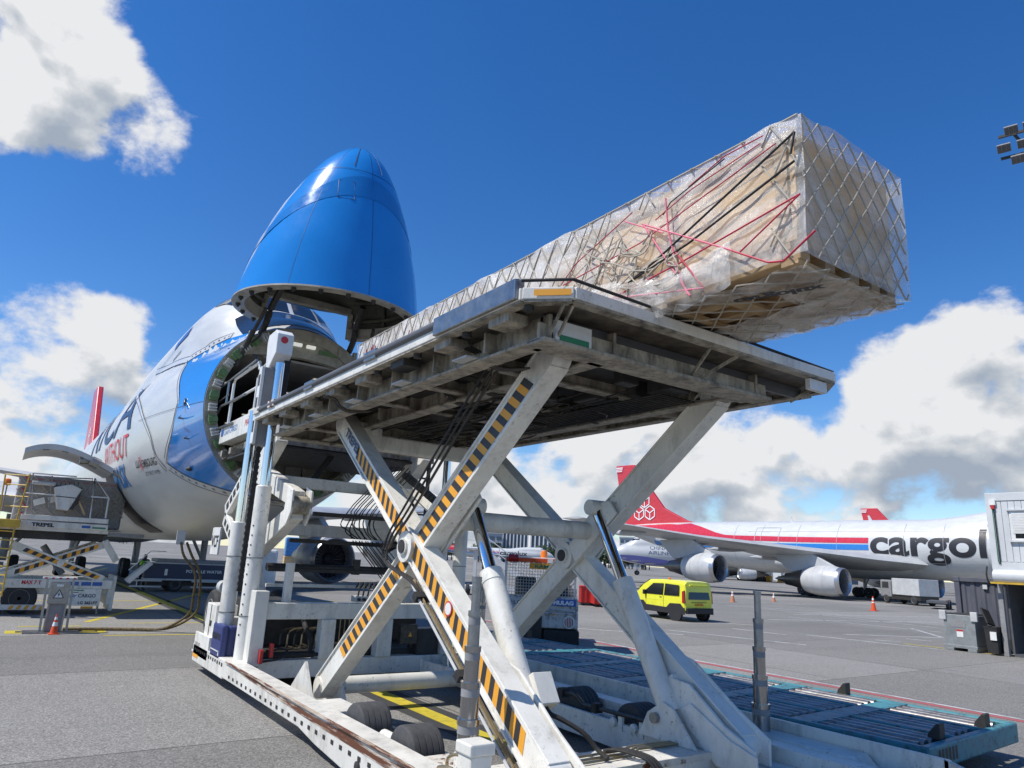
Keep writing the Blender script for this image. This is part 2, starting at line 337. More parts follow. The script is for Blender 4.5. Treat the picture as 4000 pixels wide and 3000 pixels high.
K['mark_k'] = flat('black_marking', (.045, .045, .045), .8)
def mark(name, pts, wd, m, z=.004):
    b = MB()
    for p, q in zip(pts[:-1], pts[1:]):
        p, q = V((p[0], p[1], z)), V((q[0], q[1], z)); d = (q - p).normalized(); s = V((-d.y, d.x, 0)) * wd / 2
        b.add([p - s, q - s, q + s, p + s], [(0, 1, 2, 3)])
    return tag(b.build(name, m), None, kind='structure')
mark('lead_in_line_border', [(5.96, 3), (5.96, 95)], .72, K['mark_k'])
mark('lead_in_line', [(5.96, 3), (5.96, 95)], .3, K['mark_y'], .008)
mark('red_clearance_line', [(16.6, 30), (15.72, 14), (15.9, -8)], .22, K['mark_r'])
mark('white_clearance_line', [(16.82, 30), (15.94, 14), (16.12, -8)], .12, K['mark_w'])
for a, b_, wd in (((2.6, 21.7), (5.2, 21.6), .13), ((.8, 24.1), (2.3, 24.1), .16), ((3.6, 24.8), (9, 24.7), .12), ((-6, 24.5), (.2, 24.4), .12), ((2.5, 25.2), (9, 40), .2), ((-8, 33), (14, 34.5), .16), ((-10, 52), (60, 58), .2), ((6, 63), (8, 72), .3), ((-20, 44), (6, 43), .18)):
    mark('yellow_line', [a, b_], wd, K['mark_y'])
bx_ = [(.55, 22.95), (2.75, 22.85)]
mark('yellow_box_marking', [(.5, 22.75), (2.75, 22.68)], .7, K['mark_y'])
mark('yellow_box_marking_inner', [(.72, 22.75), (2.55, 22.69)], .34, K['mark_k'], .008)
for x in (1.0, 2.2): mark('stand_number', [(x, 22.74), (x + .3, 22.73)], .2, K['mark_y'], .012)
wl = [((2600, 2460), (3150, 2520)), ((2830, 2365), (3330, 2395)), ((2960, 2375), (3660, 2452)), ((2700, 2425), (2980, 2445)), ((2860, 2455), (3070, 2480)), ((3000, 2420), (3660, 2432)), ((3100, 2400), (3640, 2410)),
      ((3150, 2480), (3700, 2540)), ((3300, 2478), (3690, 2492)), ((3420, 2500), (3520, 2508)), ((3540, 2495), (3640, 2505)), ((3080, 2410), (3680, 2470)), ((2560, 2470), (2670, 2480)), ((2400, 2385), (2560, 2400)), ((1700, 2410), (1960, 2416)), ((1700, 2445), (1960, 2450)),
      ((2400, 2300), (2500, 2302)), ((3560, 2455), (3680, 2490)), ((2800, 2352), (3000, 2356)), ((2250, 2455), (2480, 2470))]
for a, b_ in wl:
    p, q = atz(*a, 0), atz(*b_, 0); mark('white_stand_line', [p, q], .16 if p.length < 60 else .22, K['mark_w'])
mark('yellow_edge_line', [atz(3530, 2515, 0), atz(4100, 2580, 0)], .16, K['mark_y'], .006)

# ------------------------------------------------------------------ wide-body freighters
def pchip(tab):
    xs = [float(a) for a, _ in tab]; ys = [float(b) for _, b in tab]; n = len(xs)
    h = [xs[i + 1] - xs[i] for i in range(n - 1)]; d = [(ys[i + 1] - ys[i]) / h[i] for i in range(n - 1)]
    m = [d[0]] + [0 if d[i - 1] * d[i] <= 0 else 2 * d[i - 1] * d[i] / (d[i - 1] + d[i]) for i in range(1, n - 1)] + [d[-1]]
    def f(x):
        if x <= xs[0]: return ys[0]
        if x >= xs[-1]: return ys[-1]
        i = max(k for k in range(n - 1) if xs[k] <= x); t = (x - xs[i]) / h[i]
        return (2 * t ** 3 - 3 * t * t + 1) * ys[i] + (t ** 3 - 2 * t * t + t) * h[i] * m[i] + (-2 * t ** 3 + 3 * t * t) * ys[i + 1] + (t ** 3 - t * t) * h[i] * m[i + 1]
    return f
Rf = pchip([(-4.300, .01), (-4.252, .24), (-4.111, .48), (-3.780, .84), (-3.213, 1.22), (-2.362, 1.65), (-1.228, 2.05), (0, 2.33), (1, 2.5), (2, 2.66), (4, 2.92), (6, 3.1), (8, 3.21), (10, 3.25), (44, 3.25), (52, 2.85), (60, 2.0), (68, .75), (70, .3)])
Cf = pchip([(-4.300, 4.98), (-3.402, 5.25), (-2.079, 5.6), (-0.945, 5.79), (0, 5.9), (2, 5.84), (5, 5.8), (10, 5.75), (44, 5.75), (52, 6.15), (60, 6.95), (68, 7.9), (70, 8.1)])
Uf = pchip([(0, 1.6), (2, 1.95), (4, 2.2), (8, 2.35), (14, 2.4), (26, 2.9), (44, 2.9), (60, 1.7), (70, .2)])
Tf = pchip([(0, 8.25), (.6, 8.62), (1.2, 8.9), (1.65, 9.14), (2.4, 9.82), (3.2, 10.2), (4.2, 10.4), (5.5, 10.45), (7, 10.42), (12, 10.35), (16, 10.0), (26, 8.8), (44, 8.8), (70, 8.2)])
def halfw(s, z):
    r, c = Rf(s), Cf(s); a = math.sqrt(max(0, r * r - (z - c) ** 2))
    if s < 0: return a
    ru, top = Uf(s), Tf(s); cu = top - ru; b = math.sqrt(max(0, ru * ru - (z - cu) ** 2))
    if c < z < cu: a = max(a, r + (ru - r) * (z - c) / (cu - c))
    return max(a, b)
def ring(s, n=40, off=0.):
    r, c = Rf(s), Cf(s); lo = c - r; hi = max(c + r, Tf(s) if s >= 0 else -9); L = []
    for k in range(n + 1):
        z = (lo + hi) / 2 - (hi - lo) / 2 * math.cos(math.pi * k / n); L.append((halfw(s, z), z))
    return [V((-x, s, z)) for x, z in L] + [V((x, s, z)) for x, z in L[-2:0:-1]]
def skin_pt(s, z, side=-1, eps=.012):
    x = halfw(s, z); e = .05
    nz_ = (halfw(s, z - e) - halfw(s, z + e)) / (2 * e); nm = V((side, 0, nz_)); nm.normalize()
    return V((side * x, s, z)) + nm * eps
def skin_mat(name, c, rough=.3, dirt=.12):
    m = mat(name, c, rough, dirt=dirt, dirtc=(.35, .33, .3), dscale=.8, streak=.3, var=.03, coat=.12); return m
K['skin'] = skin_mat('aircraft_white', (.58, .59, .58)); K['skin_grey'] = skin_mat('aircraft_grey', (.57, .58, .565), .36); K['wing'] = mat('wing_grey', (.46, .47, .47), .35, dirt=.2, dirtc=(.3, .3, .29), dscale=.6)
K['cowl'] = mat('cowl_white', (.52, .53, .53), .35, dirt=.15, dirtc=(.4, .4, .38), dscale=1); K['lip'] = flat('inlet_lip_metal', (.5, .5, .5), .3, .8); K['core'] = mat('exhaust_core_metal', (.2, .18, .16), .35, .85, dirt=.4, dirtc=(.08, .07, .06))
K['tail_red'] = skin_mat('tail_red', (.58, .03, .045)); K['stripe_red'] = flat('stripe_red', (.56, .03, .05), .25, coat=.5); K['stripe_blue'] = flat('stripe_blue', (.02, .19, .56), .25, coat=.5)
K['seam_blue'] = flat('seam_blue', (.01, .05, .14), .4); K['mask_blue'] = mat('mask_blue', (.018, .235, .66), .15, coat=.9, var=.04, dscale=.5, bump=.02, bscale=1.5); K['mask_dark'] = mat('mask_band_blue', (.015, .18, .52), .16, coat=.8, var=.03)
K['fan'] = flat('fan_blades', (.03, .03, .035), .4, .3); K['tyre'] = mat('tyre_rubber', (.032, .032, .034), .8, dirt=.3, dirtc=(.06, .06, .055), dscale=6)
def wheel(name, c, r, wd, parent, ax=(1, 0, 0), rim=None, n=20):
    a = V(ax).normalized(); c = V(c); b = MB()
    b.lathe([(r * .56, -wd / 2), (r * .86, -wd / 2), (r * .97, -wd * .36), (r, -wd * .2), (r, wd * .2), (r * .97, wd * .36), (r * .86, wd / 2), (r * .56, wd / 2)], c, a, n)
    o = b.build(name, K['tyre'], parent, smooth=30)
    q = MB().lathe([(r * .1, -wd * .50), (r * .2, -wd * .46), (r * .3, -wd * .40), (r * .5, -wd * .44), (r * .57, -wd * .52), (r * .57, wd * .52), (r * .5, wd * .44), (r * .3, wd * .40), (r * .2, wd * .46), (r * .1, wd * .50)], c, a, n)
    q.build('rim', rim or K['light_grey'], o, smooth=30); return o
def aerofoil(p, q, th, s_dir):   # ring between leading (p) and trailing (q) edge
    p, q = V(p), V(q); L = []
    for t, h in ((0, 0), (.05, .55), (.18, .95), (.4, 1), (.7, .6), (1, .04)): L.append(p.lerp(q, t) + V((0, 0, th * .6 * h)))
    for t, h in ((.7, .45), (.4, .8), (.18, .8), (.05, .45)): L.append(p.lerp(q, t) - V((0, 0, th * .4 * h)))
    return L
def jumbo(root, nose_open=False, dw=0., detail=True, livery='std', side_gear=True, sides=(-1, 1)):
    secs = [-4.3, -4.27, -4.2, -4.08, -3.8, -3.4, -2.8, -2, -1.2, -.6] if not nose_open else []
    secs += ([k * .25 for k in range(17)] + [4.5, 5, 5.5, 6, 6.7, 7.5, 8.2] if nose_open else [0, .3, .6, 1, 1.5, 2, 2.6, 3.2, 4, 5, 6, 7.5]) + [9, 11, 13, 15, 17, 19, 21, 23.5, 26, 30, 36, 44, 48, 52, 56, 60, 64, 68, 70]
    b = MB().loft([ring(s) for s in secs]); b.build('fuselage', K['skin_grey'] if livery == 'mask' else K['skin'], root, smooth=40, fix=True)
    for sd in (-1, 1):
        if sd not in sides: continue
        st = [((2.9, 23.2, 4.0), (2.9, 39.5, 3.4), 1.9), ((7, 26.6, 4.3), (7, 39.2, 4.0), 1.4), ((12, 30.6, 4.8), (12, 39.6, 4.6), 1.0), ((21, 38, 5.7), (21, 44.6, 5.6), .6), ((31.5, 46.4, 7.2), (31.5, 50, 7.2), .25)]
        rg = [aerofoil((sd * p[0], p[1] + dw, p[2]), (sd * q[0], q[1] + dw, q[2]), t, sd) for p, q, t in st]
        wgo = MB().loft(rg, cap=True).build('wing', K['wing'], root, smooth=40)
        for x in (8.5, 14.5, 18.5, 25):
            k = min(1, (x - 3) / 28); ye = 39.4 + max(0, x - 12) * .56
            MB().lathe([(.05, -3.5), (.25, -2.6), (.34, -1.2), (.3, .4), (.14, 1.3), (.02, 1.8)], (sd * x, ye + dw, 3.55 + (x - 3) * .11), (0, 1, 0), 10).build('flap_fairing', K['wing'], wgo, smooth=True)
        tl = [aerofoil((sd * .8, 60.5, 7.4), (sd * .8, 69.5, 7.4), .9, sd), aerofoil((sd * 10.8, 69, 9.0), (sd * 10.8, 72.2, 9.0), .3, sd)]
        MB().loft(tl, cap=True).build('stabilizer', K['wing'], root, smooth=40)
        for ex, es, ez in ((11.7, 27.9, 1.85), (20.8, 36.6, 2.6)):
            if not detail and ex > 15: pass
            c = (sd * ex, es + dw, ez)
            e = MB().lathe([(1.44, .45), (1.55, 1.0), (1.58, 1.9), (1.5, 3.0), (1.3, 4.0), (1.18, 4.3)], c, (0, 1, 0), 32, cap=False).build('engine', K['cowl'], root, smooth=50)
            MB().lathe([(1.16, 1.1), (1.2, .5), (1.27, .1), (1.34, 0), (1.41, .08), (1.46, .47)], c, (0, 1, 0), 32, cap=False).build('inlet_lip', K['lip'], e, smooth=50)
            for rr_, hh_ in ((1.588, 1.7), (1.53, 2.8)): MB().lathe([(rr_, hh_), (rr_, hh_ + .03)], c, (0, 1, 0), 32, cap=False).build('cowl_seam', K['wing'], e, smooth=50)
            fb = MB().lathe([(.02, .75), (.3, 1.1), (.35, 1.3), (1.18, 1.35)], c, (0, 1, 0), 32, cap=False)
            for k in range(22):
                a = 2 * math.pi * k / 22
                fb.add([(c[0] + math.cos(a + da) * rr, c[1] + 1.15 + ds, c[2] + math.sin(a + da) * rr) for da, rr, ds in ((0, .33, 0), (.1, 1.15, 0), (.27, 1.15, .16), (.2, .33, .16))], [(0, 1, 2, 3)])
            fb.build('fan', K['fan'], e, smooth=False)
            MB().lathe([(1.0, 4.1), (.95, 4.9), (.72, 5.9), (.62, 6.6), (.45, 6.6), (.3, 7.2), (.03, 8.0)], c, (0, 1, 0), 24).build('exhaust_core', K['core'], e, smooth=50)
            wz = 4.4 + (ex - 8) * .1
            MB().add([(c[0] + dx * .22, c[1] + yy, zz) for dx in (-1, 1) for yy, zz in ((.9, ez + 1.5), (3.6, wz - .05), (8.2, wz - .25), (6.0, ez + .75), (3.6, ez + 1.2))],
                     [(0, 1, 2, 3, 4), (9, 8, 7, 6, 5)] + [(i, (i + 1) % 5 + 0, (i + 1) % 5 + 5, i + 5) for i in range(5)]).build('pylon', K['cowl'], e, bevel=.06)
    # fin
    fp = [(54.5, 8.7), (57, 9.3), (61.2, 11.2), (67.3, 18.2), (71.1, 18.2), (69.3, 8.4)]
    MB().loft([[V((dx * t, s, z)) for s, z in fp] for dx, t in ((-1, .28), (0, .34), (1, .28))], cap=True).build('fin', K['tail_red'], root, bevel=.1)
    # gear
    gs0, gx0 = (2.0, .80) if nose_open else (3.4, .46)
    leg = MB().tube((0, gs0, .7), (0, gs0, 3.9), .14).tube((0, gs0 - .05, 1.2), (0, gs0 + 1.6, 3.4), .07).tube((-gx0, gs0, .62), (gx0, gs0, .62), .1).build('nose_gear', K['light_grey'], root, smooth=True)
    for x in (-gx0, gx0): wheel('wheel', (x, gs0, .64), .64, .46, leg, rim=K['white'])
    if side_gear:
        for gx, gs in ((-5.6, 34.2), (5.6, 34.2), (-1.9, 37.2), (1.9, 37.2)):
            leg = MB().tube((gx, gs, .9), (gx, gs, 3.6), .22).beam((gx, gs - .8, .65), (gx, gs + .8, .65), .25, .3).tube((gx, gs, 1.3), (gx * .7, gs - 1.9, 3.6), .1).build('main_gear', K['light_grey'], root, smooth=True)
            for dx in (-.6, .6):
                for ds in (-.75, .75): wheel('wheel', (gx + dx, gs + ds, .62), .62, .44, leg, n=16)
    bd = MB().lathe([(.05, -9), (1.6, -6.5), (2.1, -2), (2.1, 6), (1.5, 9.5), (.05, 12)], (0, 32, 3.9), (0, 1, 0), 20)
    for i, v in enumerate(bd.v): bd.v[i] = V((v.x * 1.75, v.y, 3.9 + (v.z - 3.9) * .78))
    bd.build('belly_fairing', K['skin_grey'], root, smooth=50)
    # cockpit glazing
    if detail:
        for sd in (-1, 1):
            for pn in ([(.06, 1.68), (.06, 2.36), (.72, 2.5), (.85, 1.88)], [(.94, 1.95), (.81, 2.58), (1.2, 3.1), (1.42, 2.52)], [(1.5, 2.62), (1.28, 3.2), (1.42, 3.9), (1.75, 3.8)]):
                wrap('cockpit_window', poly_bm(pn), lambda u, v, k=sd: V((k * u, v, Tf(v) - Uf(v) + math.sqrt(max(.01, Uf(v) ** 2 - u * u)))) + V((k * .008, -.02, .014)), K['glass'], root, .1)
def strip_pts(pts, wd):
    p = smooth_pts(pts, 8); L = []
    for i, q in enumerate(p):
        d = (p[min(i + 1, len(p) - 1)] - p[max(i - 1, 0)]).normalized(); n = V((-d.y, d.x, 0)) * wd / 2; L.append((q - n, q + n))
    return L
def skin_strip(name, pts, wd, m, root, eps=.014, side=-1):
    b = MB(); L = strip_pts(pts, wd); b.loft([[skin_pt(a.x + (c.x - a.x) * t / 5, a.y + (c.y - a.y) * t / 5, side, eps) for t in range(6)] for a, c in L], closed=False); return b.build(name, m, root, smooth=60, fix=False)
def logo(root, cs, cz, r, m, x):   # three cubes seen corner-on, as line work on the fin
    b = MB(); wd = r * .13
    for ox, oz in ((0, r * 1.0), (-r * .87, -r * .5), (r * .87, -r * .5)):
        q = [(cs + ox + r * .86 * math.sin(a), cz + oz + r * .86 * math.cos(a)) for a in [k * math.pi / 3 for k in range(6)]]
        segs = [(q[k], q[(k + 1) % 6]) for k in range(6)] + [((cs + ox, cz + oz), q[k]) for k in (1, 3, 5)]
        for (a0, a1), (b0, b1) in segs: b.beam((x, a0, a1), (x, b0, b1), .02, wd, up=(1, 0, 0)) if False else b.add([(x, a0 - (b1 - a1) / math.hypot(b0 - a0, b1 - a1) * wd / 2, a1 + (b0 - a0) / math.hypot(b0 - a0, b1 - a1) * wd / 2), (x, b0 - (b1 - a1) / math.hypot(b0 - a0, b1 - a1) * wd / 2, b1 + (b0 - a0) / math.hypot(b0 - a0, b1 - a1) * wd / 2), (x, b0 + (b1 - a1) / math.hypot(b0 - a0, b1 - a1) * wd / 2, b1 - (b0 - a0) / math.hypot(b0 - a0, b1 - a1) * wd / 2), (x, a0 + (b1 - a1) / math.hypot(b0 - a0, b1 - a1) * wd / 2, a1 - (b0 - a0) / math.hypot(b0 - a0, b1 - a1) * wd / 2)], [(0, 1, 2, 3)])
    return b.build('tail_emblem', m, root)
def std_livery(root, txt=True):
    skin_strip('red_stripe', [(69, 7.3), (62, 8.3), (56, 8.1), (49.6, 6.85), (42, 6.6), (36, 6.52), (29.3, 6.5)], .62, K['stripe_red'], root, .03)
    wrap('red_tail_sweep', poly_bm([(69, 7.9), (60, 6.65), (54, 6.4), (49.6, 6.3), (47, 6.75), (50, 7.35), (53, 8.2), (55.5, 8.75), (58, 8.55), (62, 8.6), (68.5, 8.45)]), lambda u, v: skin_pt(u, v, -1, .03), K['stripe_red'], root, .35)
    skin_strip('blue_stripe', [(62, 5.95), (56, 5.8), (49.6, 5.7), (40, 5.74), (29.3, 5.74)], .62, K['stripe_blue'], root, .03)
    if txt: text_on('lettering', 'cargolux', lambda u, v: skin_pt(29.1 - u, 5.0 + v, -1, .03), 3.9, K['text_black'], root, width=16.9, bold=.1, cut=.45)
    for s0 in (2.2, 5.6, 9.5, 13.5, 17.5, 21.5, 25.5, 33, 38, 43, 47): skin_strip('panel_seam', [(s0, 3.6), (s0, 4.8), (s0, 6.2), (s0, 7.6), (s0, 8.4)], .035, K['wing'], root, .035)
    for z0 in (4.2, 7.5): skin_strip('panel_seam', [(3, z0), (15, z0), (30, z0), (45, z0)], .03, K['wing'], root, .035)
    for s0, z0, ww, hh in ((5.2, 5.3, 1.1, 2.0), (40.5, 5.0, 3.4, 3.0), (9.3, 3.3, 2.6, 1.5)): skin_strip('door_outline', [(s0, z0), (s0, z0 + hh)], .06, K['wing'], root, .04); skin_strip('door_outline', [(s0 + ww, z0), (s0 + ww, z0 + hh)], .06, K['wing'], root, .04); skin_strip('door_outline', [(s0, z0 + hh), (s0 + ww, z0 + hh)], .06, K['wing'], root, .04)
    logo(root, 64.9, 11.1, 1.25, K['text_white'], -.36)
    b = MB().add([(-.36, 70.9, 17.9), (-.36, 69.5, 17.9), (-.36, 69.7, 17.1), (-.36, 71, 17.1)], [(0, 1, 2, 3)]); b.build('tail_flag', K['text_white'], root)
    t = MB()
    for k in range(3): t.add([(-.365, 70.9, 17.72 - k * .27), (-.365, 69.55, 17.72 - k * .27), (-.365, 69.6, 17.6 - k * .27), (-.365, 70.92, 17.6 - k * .27)], [(0, 1, 2, 3)])
    t.build('tail_flag_bars', K['stripe_red'], root)

X0, YN = 5.87, 18.6
air = thing('cargo_aircraft', (X0, YN, 0), 'white cargo jet with its blue nose door raised for loading', 'aircraft', local=True)
jumbo(air, nose_open=True, dw=-2.1, livery='mask')
# painted mask on the side
bp = [(0.02, 3.58), (.55, 3.73), (1.35, 3.96), (2.15, 4.21), (2.9, 4.55), (2.6, 4.8), (2.2, 5.1), (2.0, 5.35), (1.8, 5.75), (1.76, 6.1), (2.1, 6.48), (2.75, 7.0), (3.35, 7.54), (2.6, 7.66), (1.95, 7.82), (1.35, 7.95), (.7, 8.0), (.02, 7.9)]
wrap('blue_mask_paint', poly_bm(bp), lambda u, v: skin_pt(max(0, u), v, -1, .014), K['mask_blue'], air, .14)
K['line'] = flat('thin_dark_line', (.06, .06, .07), .4)
for pts in ([(0, 3.5), (.55, 3.64), (1.35, 3.86), (2.15, 4.1), (3.0, 4.46)], [(3.2, 4.39), (3.65, 4.77), (4.1, 5.47), (6.15, 6.53), (9.5, 7.5), (12, 8.1)], [(3.35, 7.62), (4.8, 7.78), (6.5, 7.98), (9, 8.3)],
            [(2.98, 4.6), (2.66, 4.86), (2.07, 5.35), (1.85, 5.9), (1.9, 6.2), (2.9, 7.05), (3.42, 7.54)], [(3.35, 7.62), (2.6, 7.76), (1.95, 7.92), (1.4, 8.05)]):
    wd = .17 if pts[0][0] in (0, 3.35) else .11
    skin_strip('white_border', pts, wd, K['skin'], air, .02); skin_strip('thin_border_line', [(a, b + wd / 2 + .01) for a, b in pts], .022, K['line'], air, .024); skin_strip('thin_border_line', [(a, b - wd / 2 - .01) for a, b in pts], .022, K['line'], air, .024)
for L in ([(.1, 3.53), (.55, 3.64), (1.35, 3.86), (2.15, 4.1), (2.85, 4.4)], [(3.2, 7.65), (2.6, 7.76), (1.95, 7.92), (1.45, 8.04)]):
    p = smooth_pts(L, 6)
    for i in range(1, len(p) - 1, 2): skin_strip('dash', [p[i], p[i].lerp(p[i + 1], .55)], .045, K['line'], air, .028)
skin_strip('panel_seam', [(.05, 5.85), (2, 5.9), (5.5, 5.95)], .012, K['line'], air, .02); skin_strip('panel_seam', [(4, 9.2), (6, 8.6), (9, 8.15)], .02, K['line'], air, .02)
text_on('lettering', 'WITHOUT', lambda u, v: skin_pt(11.8 - u, 4.98 + v, -1, .02), .9, K['text_red'], air, width=5.2, height=.72, cut=.3)
text_on('lettering', 'MASK', lambda u, v: skin_pt(9.85 - u, 4.08 + v, -1, .02), .9, K['text_blue'], air, width=2.55, height=.72, bold=.02, cut=.3)
text_on('lettering', 'RICA', lambda u, v: skin_pt(17.8 - u, 5.82 + v, -1, .02), 2, K['text_navy'], air, width=11.3, height=1.9, bold=.0, cut=.4)
text_on('lettering', 'LU', lambda u, v: skin_pt(5.85 - u, 4.55 + v, -1, .02), .3, K['text_black'], air, width=.42, height=.22, bold=.006, cut=.2)
text_on('lettering', 'X', lambda u, v: skin_pt(5.4 - u, 4.47 + v, -1, .02), .3, K['text_red'], air, width=.26, height=.38, bold=.006, cut=.2)
text_on('lettering', 'EMBOURG', lambda u, v: skin_pt(5.1 - u, 4.53 + v, -1, .02), .3, K['text_black'], air, width=1.36, height=.22, bold=.006, cut=.2)
text_on('lettering', "LET'S MAKE IT HAPPEN", lambda u, v: skin_pt(5.1 - u, 4.30 + v, -1, .02), .2, K['text_black'], air, width=1.35, height=.11, cut=.2)
wrap('flag_decal', poly_bm([(4.9, 9.1), (6.4, 8.8), (6.4, 8.55), (4.9, 8.75)]), lambda u, v: skin_pt(u, v, -1, .02), K['blue_label'], air, .2)
wrap('static_plate', poly_bm([(5.1, 8.3), (6.0, 8.18), (6.0, 8.08), (5.1, 8.18)]), lambda u, v: skin_pt(u, v, -1, .02), K['grey'], air, .2)
for s, z in ((1.28, 5.55), (1.05, 5.02)):     # probes
    p = skin_pt(s, z); MB().tube(p, p + V((-.12, -.02, 0)), .025, n=8).tube(p + V((-.12, .0, 0)), p + V((-.12, -.32, .02)), .018, .01, n=8).build('pitot_probe', K['steel'], air, smooth=True)
p = skin_pt(1.3, 6.0); MB().lathe([(.10, 0), (.10, .02), (.03, .03)], p, (-1, 0, 0), 12).beam(p + V((-.03, 0, 0)), p + V((-.05, -.16, -.2)), .01, .06).build('angle_vane', K['steel'], air)
p = skin_pt(1.6, 4.32); MB().lathe([(.07, 0), (.07, .03), (.02, .12)], p, (-1, 0, -.3), 10).build('temperature_probe', K['dark'], air)
# hold behind the open nose
K['hold'] = mat('hold_lining', (.3, .285, .26), .6, dirt=.4, dirtc=(.07, .065, .06), dscale=1.5); K['hold_beige'] = mat('bulkhead_primer', (.36, .34, .28), .55, dirt=.6, dirtc=(.08, .07, .055), dscale=2.2)
K['primer'] = mat('green_primer', (.12, .22, .09), .5, dirt=.4, dirtc=(.05, .06, .03), dscale=8); K['lining_green'] = mat('padded_green_lining', (.085, .09, .062), .6, dirt=.5, dirtc=(.03, .03, .022), dscale=2.5, bump=1., bscale=9)
K['lamp'] = bpy.data.materials.new('hold_lamp'); K['lamp'].use_nodes = True; K['lamp'].node_tree.nodes['Principled BSDF'].inputs['Emission Color'].default_value = (1, 1, .9, 1); K['lamp'].node_tree.nodes['Principled BSDF'].inputs['Emission Strength'].default_value = .45
def arc(r, a0, a1, n, c=(0, 5.9)): return [(c[0] + r * math.cos(R(a0 + (a1 - a0) * k / n)), c[1] + r * math.sin(R(a0 + (a1 - a0) * k / n))) for k in range(n + 1)]
rim = MB(); o_, i_ = arc(2.325, 0, 360, 72)[:-1], arc(2.02, 0, 360, 72)[:-1]
rim.loft([[V((x, .30, z)) for x, z in i_], [V((x, .03, z)) for x, z in i_], [V((x, .0, z)) for x, z in o_], [V((x, .05, z)) for x, z in o_]]); rim = rim.build('door_frame_ring', K['hold_beige'], air, smooth=25)
for k in range(20):
    a = R(112 + k * 16.2)
    if 35 < (112 + k * 16.2) % 360 < 100: continue
    for j, (mm, da, sz) in enumerate((('primer', 0, .24), ('light_grey', 8, .2))):
        aa = a + R(da); c, s_ = math.cos(aa), math.sin(aa); P = V((2.16 * c, -.05, 5.9 + 2.16 * s_)); tg = V((-s_, 0, c)); rd = V((c, 0, s_))
        q = MB().beam(P - tg * sz / 2, P + tg * sz / 2, .16, .16, up=rd)
        if j == 0: q.beam(P - tg * .06 + V((0, -.1, 0)), P + tg * .06 + V((0, -.1, 0)), .1, .22, up=rd)
        else:
            for t_ in (-.06, .02, .09): q.beam(P + tg * t_ + V((0, -.1, 0)) - rd * .1, P + tg * t_ + V((0, -.1, 0)) + rd * .1, .12, .03, up=tg)
        q.build('latch' if j == 0 else 'latch_hook', K[mm], rim, bevel=.008)
ch = arc(2.3, 44, 136, 24); lo_ = [(-1.72, 7.2), (-1.4, 7.3), (-.7, 7.42), (0, 7.46), (.7, 7.42), (1.4, 7.3), (1.72, 7.2)]
bk = MB().prism(ch + lo_, 'y', .10, .34).build('upper_bulkhead', K['hold_beige'], air, bevel=.02)
for x in (-1.45, -1.0, 1.0, 1.45): MB().bx(x - .05, x + .05, -.02, .1, 7.66, 7.9).build('bracket', K['hold_beige'], bk)
MB().bx(-.9, -.45, .06, .12, 7.66, 7.78).bx(.42, .95, .06, .12, 7.66, 7.78).build('green_panel', K['primer'], bk)
MB().bx(-.12, .12, .03, .10, 8.0, 8.2).build('camera_box', K['dark'], bk)
for x in (-.2, .18): MB().bx(x - .12, x + .12, .0, .1, 7.76, 7.84).build('floodlight', K['lamp'], bk)
MB().loft([[V((x, s, z)) for x, z in arc(2.0, 130, 410, 40)] for s in (.3, 3, 8, 16, 26)], closed=False).build('hold_wall', K['hold'], air, smooth=True)
ce = MB().bx(-1.9, 1.9, .3, 26, 7.34, 7.40).build('hold_ceiling', K['hold'], air)
for k in range(8):
    for x in (-.95, .95): MB().bx(x - .06, x + .06, 1.6 + k * 2.6, 1.75 + k * 2.6, 7.31, 7.336).build('ceiling_lamp', K['lamp'], ce)
MB().bx(-1.95, 1.95, .12, 26, 4.78, 4.93).build('hold_floor', K['dark'], air)
MB().bx(-2.0, 2.0, 25.9, 26, 4.5, 7.6).build('hold_end_wall', K['hold'], air)
lb = MB().prism(arc(2.02, 208, 332, 20), 'y', .75, .85).build('lower_bulkhead', K['hold_beige'], air)
for x in (-1.3, -.75, -.1, .6, 1.2): MB().bx(x - .04, x + .04, .66, .75, 4.0 + abs(x) * .35, 4.7).build('stiffener', K['hold_beige'], lb)
for x in (-1.0, .3): MB().bx(x - .22, x + .22, .66, .75, 4.25, 4.6).build('louvre_box', K['hold'], lb, bevel=.02)
MB().beam((-2.0, .45, 4.72), (2.0, .45, 4.72), .18, .14).build('sill_beam', K['light_grey'], air)
# raised nose door
HZ = 8.22
def up_xf(p):   # closed position -> opened 88 degrees about the hinge at (y 0, z HZ)
    a = R(-88); y, z = p[1], p[2] - HZ; return V((p[0], .8 + y * math.cos(a) - z * math.sin(a), HZ + .12 + y * math.sin(a) + z * math.cos(a)))
def nose_pt(s, th, eps=0.):
    r = Rf(s) + eps; return up_xf((r * math.sin(th), s, Cf(s) - r * math.cos(th)))
SS = [-4.3, -4.285, -4.26, -4.22, -4.16, -4.08, -3.9, -3.7, -3.4, -3.0, -2.5, -2, -1.5, -1, -.5, -.02]
def cut_loft(eps, S, N, n0):
    b = MB(); g = [[nose_pt(s, 2 * math.pi * k / N, eps) for k in range(N)] for s in S]; b.v = [p for r in g for p in r]
    for i in range(len(S) - 1):
        for k in range(N):
            t = 2 * math.pi * (k + .5) / N
            if S[i + 1] > -.70 and abs(t - math.pi) < .62: continue      # notch that clears the cockpit brow
            b.f.append((i * N + k, i * N + (k + 1) % N, (i + 1) * N + (k + 1) % N, (i + 1) * N + k)); b.m.append(0)
    return b
SS = SS[:-4] + [-1.2, -.72, -.36, -.02]
nd = cut_loft(0, SS, 60, 0).build('nose_door', K['mask_blue'], air, smooth=60)
cut_loft(-.13, SS[5:], 60, 0).build('door_lining', K['lining_green'], nd, smooth=60)
TH = [math.pi + .62 + (2 * math.pi - 1.24) * k / 60 for k in range(61)]
